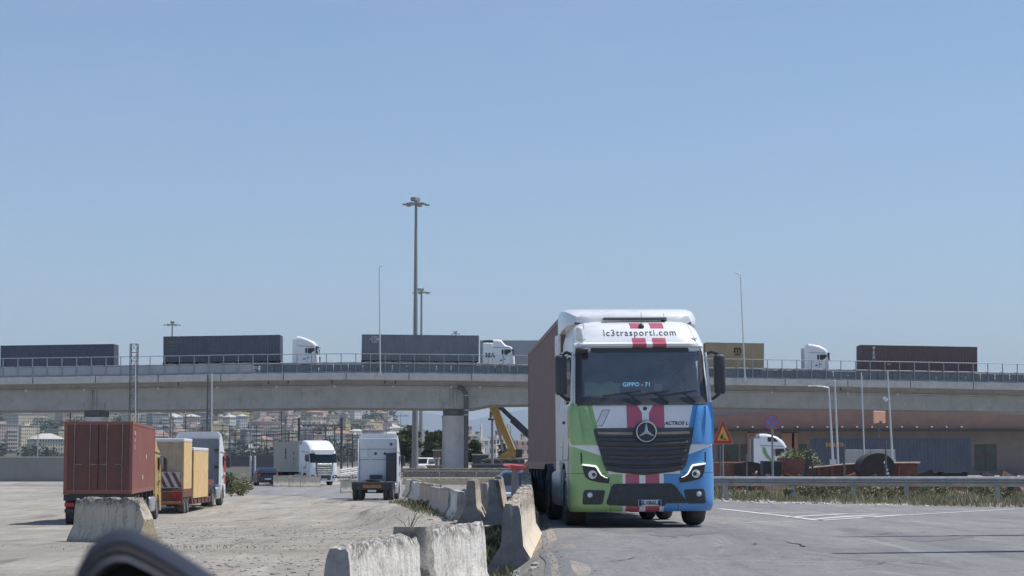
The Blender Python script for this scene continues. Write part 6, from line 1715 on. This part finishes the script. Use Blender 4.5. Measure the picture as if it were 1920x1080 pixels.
tag(m.build('scrap_heap', [M_RUST, M_RUST2, pm('dark_drum_rust', (.045, .036, .034), .8, var=.4, scale=3, bump=.4), pm('orange_rust', (.19, .115, .08), .85, var=.3, scale=3)]), kind='stuff')
b = gpt(1450, 100); t = thing('scrap_box', 'dark upright steel box behind the no stopping sign pole', 'steel box', b)
m = MB(); m.bx(-.5, .45, 0, 1.3, -.1, Z(864, 100) - b.z, bev=.03); m.build('box', pm('black_scrap_steel', (.035, .037, .042), .7, var=.3), t)
m = MB(); m.bx(-.4, .35, -.03, 0, .3, 1.0); m.build('door', M_CHASSIS, t)
b = gpt(1488, 110); t = thing('planter_skip', 'brown red open skip with pale weeds growing on top, behind the guardrail', 'skip', b)
m = MB(); m.prism([(X(1463, 110) - b.x, .6), (X(1505, 110) - b.x, .6), (X(1524, 110) - b.x, Z(862, 110) - b.z), (X(1466, 110) - b.x, Z(858, 110) - b.z)], 0, 2.0, 'xz'); m.build('skip_body', M_RUST2, t)
m = MB(); m.bx(X(1455, 110) - b.x, X(1475, 110) - b.x, -.2, 0, .1, 1.5); m.bx(X(1470, 110) - b.x, X(1512, 110) - b.x, .1, 1.9, .1, .6); m.build('cradle', M_RUST, t)

# ================================================================ PLANTS
def leaf_mat(name, a, b, dry=None):
    t = MT(name); n = t.noise(.8, 4, .6); n2 = t.noise(6, 3, .6)
    c = t.mix(a, b, t.ramp(n, .35, .65))
    if dry: c = t.mix(c, dry, t.ramp(n2, .52, .68) * .6)
    t.setc(c); t.rough(.75); t.b.inputs['Specular IOR Level'].default_value = .25
    return t.m
L_DARK = leaf_mat('dark_leaves', (.028, .05, .018), (.065, .095, .035))
L_MID = leaf_mat('mid_leaves', (.05, .075, .028), (.11, .13, .055))
L_OLIVE = leaf_mat('olive_leaves', (.075, .085, .045), (.14, .14, .08))
M_BARK = pm('bark', (.12, .09, .065), .9, var=.3, scale=6)
def leaves(m, c, r, n, size, rng, squash=1.0):
    for _ in range(n):
        d = Vector((rng.gauss(0, 1), rng.gauss(0, 1), rng.gauss(0, 1))).normalized()
        p = Vector(c) + Vector((d.x, d.y, d.z * squash)) * r * (rng.random() ** .4)
        u = Vector((rng.gauss(0, 1), rng.gauss(0, 1), rng.gauss(0, .6))).normalized(); v = u.orthogonal().normalized()
        v = (Matrix.Rotation(rng.uniform(0, 6.28), 3, u) @ v)
        a = size * rng.uniform(.6, 1.4); b = a * rng.uniform(.4, .7)
        m.face([m.v(p + u * a), m.v(p + v * b), m.v(p - u * a), m.v(p - v * b)])
def tree(name, label, px, d, ytop, ybot, wpx, mat, seed, leaf=.22, n=2400, group=None, shape='round'):
    rng = random.Random(seed); x = X(px, d); g = gz(x, d) if d < 320 else -.2
    if ybot is not None: g = min(Z(ybot, d), g + 3) if d > 320 else g
    H = Z(ytop, d) - g; rw = wpx / 2 * d / F
    t = thing(name, label, 'tree', (x, d, g), rng.uniform(0, 6), group)
    m = MB(); m.tube([(0, 0, -.2), (.05 * H * rng.uniform(-.4, .4), 0, H * .35), (.1 * rng.uniform(-1, 1), .1, H * .8)], .1, 8, rad=[H * .03 + .05, H * .022 + .03, .03])
    for k in range(5):
        a = k * 1.26 + rng.random(); z0 = H * rng.uniform(.25, .5)
        m.tube([(0, 0, z0), (math.cos(a) * rw * .4, math.sin(a) * rw * .4, z0 + H * .15), (math.cos(a) * rw * .75, math.sin(a) * rw * .75, z0 + H * .25)], .05, 5, rad=[H * .012 + .02, H * .008 + .015, .01])
    m.build('trunk', M_BARK, t)
    m = MB(); nc = 26
    for k in range(nc):
        if shape == 'cone':
            zz = rng.random(); c = ((rng.random() - .5) * rw * (1.1 - zz), (rng.random() - .5) * rw * (1.1 - zz), H * (.12 + .8 * zz)); r = rw * (.55 - .4 * zz) + .15; sq = 2.0
        else:
            a = rng.uniform(0, 6.28); q = rng.random() ** .5; zz = rng.uniform(-1, 1)
            rr = rw * math.sqrt(max(0, 1 - (zz * .9) ** 2)) * .72
            c = (math.cos(a) * q * rr, math.sin(a) * q * rr, H * .60 + zz * H * .31); r = rw * rng.uniform(.26, .44); sq = .8
        leaves(m, c, r, n // nc, leaf * rng.uniform(.8, 1.2), rng, sq)
    m.build('crown', mat, t)
    return t
GT = 'trees beyond the viaduct'
tree('broadleaf_tree', 'large dark tree just right of the bare white tractor', 752, 260, 806, None, 52, L_DARK, 1, .30, 3600, GT)
tree('broadleaf_tree', 'rounded grey green tree behind the tall floodlight mast', 770, 330, 797, None, 46, L_OLIVE, 2, .34, 3000, GT)
tree('broadleaf_tree', 'broad olive tree filling the gap left of the pier', 822, 300, 806, None, 58, L_MID, 3, .32, 3600, GT)
tree('broadleaf_tree', 'low dark tree at the base left of the pier', 806, 270, 838, None, 36, L_DARK, 4, .26, 2200, GT)
tree('cypress', 'slim dark cypress between the masts and the olive tree', 800, 320, 800, None, 10, L_DARK, 5, .22, 1400, GT, 'cone')
tree('cypress', 'slim dark cypress a little right of the other cypress', 806, 330, 806, None, 10, L_DARK, 6, .22, 1400, GT, 'cone')
tree('broadleaf_tree', 'dark tree peeping out right of the pier behind the drain pipe', 888, 300, 820, None, 34, L_DARK, 7, .3, 2600, GT)
tree('broadleaf_tree', 'small tree at the foot of the crane boom', 943, 400, 828, None, 22, L_MID, 8, .3, 1500, GT)
tree('broadleaf_tree', 'small dark tree at the foot of the distant poles', 958, 430, 838, None, 24, L_DARK, 9, .3, 1500, GT)
def bush(name, label, x, y, w, h, mat, seed, n=900, leaf=.06, group=None):
    rng = random.Random(seed); t = thing(name, label, 'bush', (x, y, gz(x, y)), 0, group)
    m = MB()
    for k in range(9):
        a = rng.uniform(0, 6.28); m.tube([(0, 0, 0), (math.cos(a) * w * .2, math.sin(a) * w * .2, h * .5), (math.cos(a) * w * .4, math.sin(a) * w * .4, h * .85)], .012, 4)
    m.build('stem', M_BARK, t)
    m = MB()
    for k in range(12): leaves(m, (rng.uniform(-.4, .4) * w, rng.uniform(-.3, .3) * w, h * rng.uniform(.2, .75)), h * .3, n // 12, leaf, rng)
    m.build('foliage', mat, t); return t
GW = 'weed clumps under the guardrail'
rng0 = random.Random(55)
L_DRY = leaf_mat('dry_weed', (.10, .10, .045), (.20, .18, .09), (.26, .22, .13))
V_WG = leaf_mat('clump_green', (.10, .125, .06), (.20, .21, .11), (.30, .27, .17))
V_WD = leaf_mat('clump_straw', (.22, .19, .11), (.36, .32, .21), (.14, .14, .08))
L_GRN = leaf_mat('weed_green', (.06, .085, .03), (.12, .14, .055), (.20, .18, .09))
for i, (px, d, w_, h, lab) in enumerate(((434, 128, 2.2, 1.6, 'tall grey green bush at the edge of the yard right of the white cab'), (449, 132, 1.6, 1.0, 'lower weeds between the bush and the concrete block'), (460, 150, 1.5, .9, 'small bush beside the black hatchback'), (785, 78, .8, .35, 'dry weeds at the foot of the curved row of blocks'), (800, 71, .9, .35, 'green weeds at the foot of the wide tan block'), (915, 37, .6, .35, 'green weeds between the cream barrier and the grey blocks'), (1497, 113, 2.2, 2.2, 'pale flowering weeds on the brown red skip'))):
    x = X(px, d); b_ = bush('bush', lab, x, d, w_ * (1.25 if i < 3 else 1), h, [V_WG, V_WD, V_WG, L_DRY, L_GRN, L_GRN, leaf_mat('pale_weed', (.16, .19, .08), (.36, .36, .20))][i], 100 + i, 2600 if i in (0, 1, 6) else 700, .07 if d > 100 else .03)
    if i == 6: b_.location.z += .35
for k in range(22):
    y = rng0.uniform(61, 76); px = rng0.uniform(1345, 1900); x = X(px, y)
    if x < lerp_tab([(49, 16.7), (54, 11.9), (61, 7.3), (75, 5.9)], y) + .5: x += 1.5
    q = rng0.random(); bush('weed_clump', ('green' if q < .5 else 'straw coloured') + ' weed clump at the foot of the guardrail right of the lorry', x, y, rng0.uniform(.7, 1.9), rng0.uniform(.25, .62), V_WG if q < .5 else V_WD, 300 + k, 420, .045, GW)
# dry twig on the foreground block
rng = random.Random(5); b = Vector((J1b[0] - .03, J1b[1] - .15, .42))
m = MB()
for k in range(7):
    a = rng.uniform(-1.0, 1.0); h = rng.uniform(.12, .30); p = Vector((0, 0, 0)); q = Vector((a * h * .9, rng.uniform(-.1, .1), h))
    m.tube([p, p.lerp(q, .5) + Vector((.02 * rng.uniform(-1, 1), 0, .02)), q], .004, 4, rad=[.005, .004, .002])
o = m.build('dry_twig', pm('dry_twig_brown', (.16, .10, .07), .9)); o.location = b; tag(o, 'dry brown twig growing out of the top of the whitewashed foreground block', 'twig')

# grass and weeds on the verge (stuff)
def verge(name, fn, n, mats, seed, hmin, hmax):
    rng = random.Random(seed); m = MB()
    for _ in range(n):
        p = fn(rng)
        if p is None: continue
        x, y = p; z = gz(x, y); h = rng.uniform(hmin, hmax) * (0.55 + .9 * max(0, noise.noise((x * .9, y * .9, 3)) + .3)); w_ = rng.uniform(.005, .013)
        a = rng.uniform(0, 6.28); lx_, ly_ = math.cos(a) * w_, math.sin(a) * w_; b = rng.uniform(0, 6.28); bx_, by_ = math.cos(b) * h * .45, math.sin(b) * h * .45
        mi = rng.choice((0, 0, 1, 2)) if len(mats) > 2 else 0
        m.face([m.v((x - lx_, y - ly_, z - .02)), m.v((x + lx_, y + ly_, z - .02)), m.v((x + bx_ * .5 + lx_ * .7, y + by_ * .5 + ly_ * .7, z + h * .65)), m.v((x + bx_, y + by_, z + h * rng.uniform(.85, 1))), ][:4], mi)
    return tag(m.build(name, mats), kind='stuff')
V_GRN = leaf_mat('verge_green', (.15, .165, .085), (.25, .25, .14), (.33, .29, .19))
V_DRY = leaf_mat('verge_dry', (.28, .25, .16), (.40, .36, .25), (.42, .37, .27))
M_STRAW = leaf_mat('straw', (.30, .26, .15), (.42, .37, .24))
def vf(rng):
    y = rng.uniform(52, 84); lo = lerp_tab([(49, 16.7), (54, 11.9), (61, 7.3), (75, 5.9), (100, 4.9)], y); x = lo + .25 + rng.random() ** 1.1 * (13 if y > 56 else 9)
    if noise.noise((x * .45, y * .35, 5)) < rng.uniform(-.3, .35): return None
    return (x, y)
verge('verge_grass', vf, 30000, [V_GRN, V_DRY, M_STRAW], 3, .04, .36)
def vf2(rng):
    k = rng.random()
    if k < .5:
        y = rng.uniform(52, 98); return (lerp_tab(XB, y) + rng.uniform(-.9, .1), y)
    y = rng.uniform(24, 48); return (lerp_tab(XB, y) - .45 + rng.uniform(-.35, .25), y)
verge('barrier_weeds', vf2, 4200, [L_GRN, L_DRY, M_STRAW], 4, .05, .28)
def vf3(rng):
    c = [(-2.9, 27.5, 1.2, .6), (-4.2, 24.5, .9, .4), (-1.4, 33, .8, .5), (-6.5, 40, 1.2, .5)][rng.randrange(4)]
    return (rng.gauss(c[0], c[2]), rng.gauss(c[1], c[3]))
verge('sparse_grass', vf3, 900, [L_DRY, L_GRN, M_STRAW], 6, .02, .06)
# loose stones (stuff)
_ico = bmesh.new(); bmesh.ops.create_icosphere(_ico, subdivisions=1, radius=1.0)
ICV = [v.co.copy() for v in _ico.verts]; ICF = [[v.index for v in f.verts] for f in _ico.faces]; _ico.free()
def stones(name, fn, n, seed, smin, smax, mat):
    rng = random.Random(seed); vs = []; fs = []
    for _ in range(n):
        p = fn(rng)
        if p is None: continue
        x, y = p; s = rng.uniform(smin, smax) * rng.random() ** 1.5 + smin * .4; z = gz(x, y) + s * .12; o = len(vs)
        for v in ICV:
            k = s * (1 + .5 * noise.noise(v * 1.3 + Vector((x * 7, y * 7, 0))))
            vs.append((x + v.x * 1.3 * k, y + v.y * k, z + v.z * .6 * k))
        fs += [[i + o for i in f] for f in ICF]
    me = bpy.data.meshes.new(name); me.from_pydata(vs, [], fs); me.materials.append(mat)
    o = bpy.data.objects.new(name, me); COL.objects.link(o)
    return tag(o, kind='stuff')
M_STONE = pm('grey_stones', (.34, .32, .29), .95, var=.4, scale=12)
stones('gravel', lambda r: ((lambda y: (r.uniform(-.19, -.02) * y, y))(14 + 60 * r.random() ** 1.6)), 5200, 8, .008, .045, M_STONE)
def lotp(r):
    y = 16 + 60 * r.random() ** 1.2; x = r.uniform(-.18, -.02) * y
    return (x, y) if noise.noise((x * .8, y * .16, 2)) > .12 else None
stones('dark_clods', lotp, 1300, 18, .006, .032, pm('dark_clod', (.13, .115, .10), .95, var=.4, scale=12))
def edge(r):
    y = r.uniform(16, 60); return (lerp_tab(XB, y) + r.gauss(-.45, .3), y)
stones('rubble', edge, 900, 9, .015, .08, pm('pale_rubble', (.42, .40, .36), .95, var=.4, scale=10))
def edge2(r):
    y = r.uniform(17, 46); return (lerp_tab(RXL, y) + abs(r.gauss(.1, .35)), y)
stones('road_grit', edge2, 900, 10, .004, .016, M_STONE)
def edge3(r):
    y = r.uniform(53, 68); lo = lerp_tab([(49, 16.7), (54, 11.9), (61, 7.3), (75, 5.9)], y); return (lo + r.gauss(.5, .5), y)
stones('verge_litter', edge3, 160, 11, .02, .09, pm('pale_litter', (.55, .54, .50), .8, var=.3))

# ================================================================ TOWN ON THE HILL
def facade_mat(name, col, sx=1.9, sz=3.0):
    t = MT(name); t.coord(); n = t.noise(.25, 4, .6)
    fx = ((t.x + t.y) * (1 / sx)).fr(); fz = (t.z * (1 / sz)).fr()
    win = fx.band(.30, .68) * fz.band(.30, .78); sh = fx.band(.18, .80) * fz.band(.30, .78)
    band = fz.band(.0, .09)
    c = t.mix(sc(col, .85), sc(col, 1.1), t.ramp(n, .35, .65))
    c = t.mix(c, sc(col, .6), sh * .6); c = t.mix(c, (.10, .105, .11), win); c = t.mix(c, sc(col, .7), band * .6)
    t.setc(c); t.rough(.85); return t.m
FAC = {'cream': (.66, .58, .43), 'yellow': (.66, .54, .28), 'pink': (.58, .42, .36), 'white': (.70, .67, .62), 'rose': (.50, .35, .31), 'grey': (.34, .34, .34), 'ochre': (.56, .45, .30)}
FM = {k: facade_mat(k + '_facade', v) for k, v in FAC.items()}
M_TILE = pm('terracotta_roof', (.29, .19, .15), .85, var=.2, scale=.8); M_FLAT = pm('pale_flat_roof', (.50, .48, .44), .85, var=.15, scale=.5)
def house(px, d, ytop, wpx, col, roof, label, depth=None, group=None, ybase=None, balc=False):
    d = d * 2.2 if 480 < d < 1200 and ybase is None else d
    g = hill_z(px, d) - .5 if 1000 < d < 4000 else gz(X(px, d), d)
    if ybase is not None: g = Z(ybase, d)
    W_ = wpx * d / F; H = max(4, Z(ytop, d) - g); Dp = depth or W_ * random.uniform(.7, 1.1)
    t = thing('apartment_building', label, 'building', (X(px, d), d, g), R(random.uniform(24, 52)), group)
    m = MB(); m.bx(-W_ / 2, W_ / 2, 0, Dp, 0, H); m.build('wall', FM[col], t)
    if roof == 'hip':
        rh = min(W_, Dp) * .22; e = .5
        m = MB(); a = [(-W_ / 2 - e, -e, H), (W_ / 2 + e, -e, H), (W_ / 2 + e, Dp + e, H), (-W_ / 2 - e, Dp + e, H)]; k = min(W_, Dp) * .42
        b = [(-W_ / 2 + k, k, H + rh), (W_ / 2 - k, k, H + rh), (W_ / 2 - k, Dp - k, H + rh), (-W_ / 2 + k, Dp - k, H + rh)]
        m.rings([[(p[0], p[1], p[2] - .3) for p in a], a, b]); m.build('roof', M_TILE if col not in ('cream', 'white') else M_FLAT, t)
    else:
        m = MB(); m.bx(-W_ / 2 - .4, W_ / 2 + .4, -.4, Dp + .4, H, H + .5); r = m.build('roof', M_FLAT, t)
        m = MB(); m.bx(-W_ * .15, W_ * .12, Dp * .3, Dp * .6, H + .5, H + 2.8); m.build('stair_tower', FM[col], r)
    if balc:
        for k in range(1, int(H / 3)):
            m = MB(); m.bx(W_ * .05, W_ * .46, -1.1, -.003, 3 * k - .15, 3 * k + .85); m.build('balcony', pm('pale_balcony', (.58, .55, .48), .8), t)
    return t
big = [(262, 640, 771, 46, 'cream', 'flat', 'long cream block with a pale flat roof above the red container'), (300, 600, 776, 34, 'grey', 'flat', 'grey plain block behind the lattice poles above the plywood crate'), (335, 620, 769, 14, 'yellow', 'flat', 'narrow yellow block above the plywood crate'), (362, 590, 781, 26, 'cream', 'hip', 'cream block with a shallow roof above the pine crate'), (384, 640, 774, 24, 'grey', 'flat', 'grey tower right beside the slim lattice mast'), (438, 700, 782, 22, 'white', 'hip', 'white villa with a pale hipped roof, left of the pair above the black hatchback'), (456, 710, 780, 16, 'white', 'hip', 'white villa with a pale hipped roof, right of the pair above the black hatchback'),
       (548, 760, 778, 28, 'pink', 'flat', 'tall pink block with balconies above the beige container'), (505, 720, 791, 46, 'pink', 'flat', 'long pinkish block left of the tall pink one'), (594, 800, 773, 26, 'rose', 'hip', 'rose block high on the hill above the white lorry'), (580, 700, 792, 24, 'grey', 'flat', 'grey block behind the railway gantry'), (652, 760, 790, 12, 'yellow', 'flat', 'small yellow block right of the gantry'), (671, 980, 768, 16, 'white', 'hip', 'pale villa on the ridge above the bare white tractor'), (626, 820, 778, 18, 'cream', 'flat', 'cream block above the right end of the gantry'), (412, 760, 796, 40, 'ochre', 'flat', 'ochre arched viaduct-like block between the lattice mast and the white villas'), (475, 640, 806, 30, 'grey', 'flat', 'low grey block above the beige wall'),
       (255, 520, 800, 60, 'yellow', 'flat', 'low yellow block behind the red container'), (340, 540, 806, 44, 'cream', 'flat', 'low cream block behind the plywood crate'), (372, 660, 806, 20, 'yellow', 'flat', 'small yellow block left of the slim lattice mast'), (430, 560, 818, 30, 'cream', 'flat', 'low cream house right of the white cab of the crates lorry'), (60, 600, 776, 60, 'cream', 'flat', 'long cream block at the far left edge'), (140, 640, 772, 50, 'ochre', 'flat', 'ochre block at the left behind the railway poles'), (190, 560, 790, 40, 'yellow', 'flat', 'yellow block left of the tall lattice mast'), (10, 560, 796, 50, 'pink', 'flat', 'pink block in the left corner below the viaduct')]
def fit(px, yt, ht):
    best = min(range(1240, 2760, 20), key=lambda q: abs(Z(yt, q) - hill_z(px, q) - ht) + q * .002)
    return best
for i, (px, d, yt, w_, col, rf, lab) in enumerate(big): house(px, fit(px, yt, 15 + 7 * random.random()), yt, w_, col, rf, lab, balc=w_ > 22)
rng = random.Random(21); k = 0
zones = [(0, 240, 'at the far left'), (240, 330, 'above the red container'), (330, 420, 'above the crates'), (420, 500, 'above the black hatchback'), (500, 580, 'above the beige container'), (580, 640, 'above the white lorry'), (640, 690, 'left of the bare tractor'), (690, 760, 'above the bare tractor')]
GH = 'houses on the hillside'
for (za, zb_, zn) in zones:
    n = {'at the far left': 12, 'left of the bare tractor': 14, 'above the bare tractor': 22}.get(zn, 15)
    for q in range(n):
        px = rng.uniform(za, zb_); d = rng.uniform(620, 1180)
        hy = Z(0, 1)  # unused
        g = hill_z(px, d * 2.2); ybase = 870 - (g - CH) / (d * 2.2) * F
        col = rng.choice(['cream', 'white', 'pink', 'ochre', 'white', 'rose', 'yellow']); rf = rng.choice(['hip', 'flat', 'flat'])
        ht = rng.uniform(8, 17); w_ = rng.uniform(9, 22) * F / (d * 2.2)
        lev = 'low' if d < 760 else ('halfway up' if d < 960 else 'high')
        house(px, d, ybase - ht * F / (d * 2.2), w_, col, rf, '%s house with a %s roof %s on the hillside %s' % (col, 'hipped' if rf == 'hip' else 'flat', lev, zn), group=GH)
# woods on the hill (one mass)
rng = random.Random(33); m = MB()
for _ in range(1500):
    px = rng.uniform(-60, 770); d = rng.uniform(1190, 2820); g = hill_z(px, d); h = rng.uniform(6, 13)
    if noise.noise((px * .018, d * .003, 1)) < -.12 and d < 2200: continue
    for q in range(3): leaves(m, (X(px, d) + rng.uniform(-4, 4), d + rng.uniform(-3, 3), g + h * rng.uniform(.3, .75)), h * .42, 11, 1.6, rng, .9)
for _ in range(420):
    px = rng.uniform(500, 790); d = rng.uniform(2550, 2860); g = hill_z(px, d); h = rng.uniform(8, 17) * (1.3 if 650 < px < 735 else .7)
    for q in range(3): leaves(m, (X(px, d) + rng.uniform(-5, 5), d, g + h * rng.uniform(.3, .8)), h * .4, 12, 1.8, rng, 1.1)
tag(m.build('hillside_wood', leaf_mat('wood_foliage', (.032, .05, .024), (.08, .095, .045))), kind='stuff')
# low far buildings beyond the pier
for px, d, yt, w_, col, lab in ((905, 620, 826, 30, 'grey', 'grey distant block right of the pier'), (938, 660, 822, 20, 'white', 'white banded distant block left of the crane boom'), (885, 560, 818, 18, 'rose', 'distant house with a rose wall right of the pier'), (985, 700, 828, 26, 'pink', 'pinkish distant shed right of the crane cab'), (905, 330, 838, 12, 'white', 'small white shed at the foot of the crane post')):
    house(px, d, yt, w_, col, 'flat', lab, ybase=872, balc=False)
# sheds, tank and dark box near the pier
def shed(name, label, px0, px1, ytop, d, mat, roofm, cat='shed'):
    x0, x1 = X(px0, d), X(px1, d); c = (x0 + x1) / 2; g = gz(c, d) - .1; H = Z(ytop, d) - g; w_ = x1 - x0
    t = thing(name, label, cat, (c, d, g))
    m = MB(); m.bx(-w_ / 2, w_ / 2, 0, 3, 0, H - .15); m.build('wall', mat, t)
    m = MB(); m.bx(-w_ / 2 - .12, w_ / 2 + .12, -.12, 3.1, H - .15, H); m.build('roof', roofm, t)
    for k in range(4):
        m = MB(); xx = -w_ / 2 + w_ * (k + .5) / 4; m.bx(xx - .03, xx + .03, -.04, 0, .1, H - .2); m.build('rib', M_CHASSIS, t)
    return t
shed('container_office', 'grey site container left of the pier behind the white van', 797, 822, 858, 252, pm('site_grey', (.30, .31, .32), .7, var=.2, streak=.3), M_FLAT, 'site office')
shed('brown_shed', 'brown shed with a pale roof edge close left of the pier', 812, 834, 843, 262, pm('shed_brown', (.20, .16, .12), .85, var=.2), M_FLAT)
shed('brown_wall', 'low brown stack behind the white van left of the pier', 800, 830, 872, 220, pm('stack_brown', (.24, .19, .14), .9, var=.25), pm('stack_top', (.45, .38, .28), .9), 'stack')
shed('dark_container', 'dark container with a pale canopy right of the drain pipe', 886, 916, 851, 246, pm('dark_site_box', (.06, .065, .07), .7, var=.3), M_FLAT, 'site office')
shed('grey_barrack', 'grey barrack strip at the foot of the crane', 884, 990, 869, 215, pm('barrack_grey', (.22, .22, .21), .85, var=.3), M_FLAT, 'barrack')
# yard walls on the left
def yard_wall(name, label, px0, px1, ytop, d, mat, coping):
    x0, x1 = X(px0, d), X(px1, d); c = (x0 + x1) / 2; g = gz(c, d); H = Z(ytop, d) - g
    t = thing(name, label, 'wall', (c, d, g)); m = MB(); m.bx(x0 - c, x1 - c, 0, .3, -.4, H); m.build('panel', mat, t)
    m = MB(); m.bx(x0 - c - .03, x1 - c + .03, -.05, .35, H, H + .1); m.build('coping', coping, t); return t
yard_wall('yard_wall', 'cream yard wall right of the white cab of the crates lorry', 418, 471, 877, 178, pm('cream_wall', (.56, .52, .40), .85, var=.08, scale=.6, streak=.25), M_FLAT)
yard_wall('yard_wall', 'dark upper fence wall behind the cream yard wall', 380, 560, 856, 184, pm('dark_fence_panel', (.10, .105, .12), .8, var=.2), M_LAT)
yard_wall('yard_wall', 'long grey yard wall at the far left behind the red container', -60, 250, 858, 186, pm('grey_yard_wall', (.26, .26, .25), .85, var=.15, scale=.5, streak=.3), M_FLAT)
# pair of white posts with loops left of the hatchback
for px, lab in ((470, 'white short post beside the cream wall, left of the pair'), (478, 'white short post beside the cream wall, right of the pair')):
    plain_pole('post', px, 892, px, 856, 170, .11, lab, 'post', mat=pm('post_white', (.6, .6, .58), .6))

# ================================================================ OWN CAR: window sill in the lower left corner (close, out of focus)
t = thing('car_body_edge', 'dark blurred corner of the car the picture is taken from, in the lower left corner', 'car', P(200, 1020, 1.5))
o0 = t.location.copy()
ed = [(128, 1190), (134, 1120), (146, 1065), (166, 1026), (192, 1000), (216, 990), (240, 991), (280, 1010), (330, 1040), (390, 1080), (450, 1122), (540, 1190)]
def lay(name, off0, off1, mat, dep):
    m = MB(); rs = []
    for px, py in ed:
        p0_ = P(px, py + off0, 1.5 - dep) - o0; p1_ = P(px, py + off1, 1.46 - dep) - o0
        q0, q1 = p0_ + Vector((0, .05, -.004)), p1_ + Vector((0, .09, -.01))
        rs.append([p0_, p0_.lerp(p1_, .5) + Vector((0, -.006, .002)), p1_, q1, q0])
    m.rings(rs); return m.build(name, mat, t, 60)
lay('outer_panel', 0, 26, pm('slate_blue_paint', (.014, .021, .04), .95, var=.05), 0)
lay('rubber_seal', 25, 43, pm('rubber_black', (.008, .009, .012), .8), .012)
lay('trim_strip', 42, 60, pm('grey_trim', (.06, .066, .085), .7), .02)
lay('inner_panel', 59, 320, pm('black_inner_panel', (.01, .01, .014), .8), .03)

# roadside posts just outside the picture on the right; their thin shadows fall into it
for i, (x, y, h) in enumerate(((8.55, 31.0, 7.0), (7.0, 25.3, 5.8))):
    m = MB(); m.cyl((0, 0, -.1), (0, 0, h), (.20, .26)[i], (.10, .12)[i], 12)
    o = m.build('roadside_post', M_POLE, None, 50); o.location = (x, y, gz(x, y)); tag(o, ['tall roadside post just outside the right edge, casting the farther thin shadow', 'tall roadside post just outside the right edge, casting the nearer thin shadow'][i], 'post')
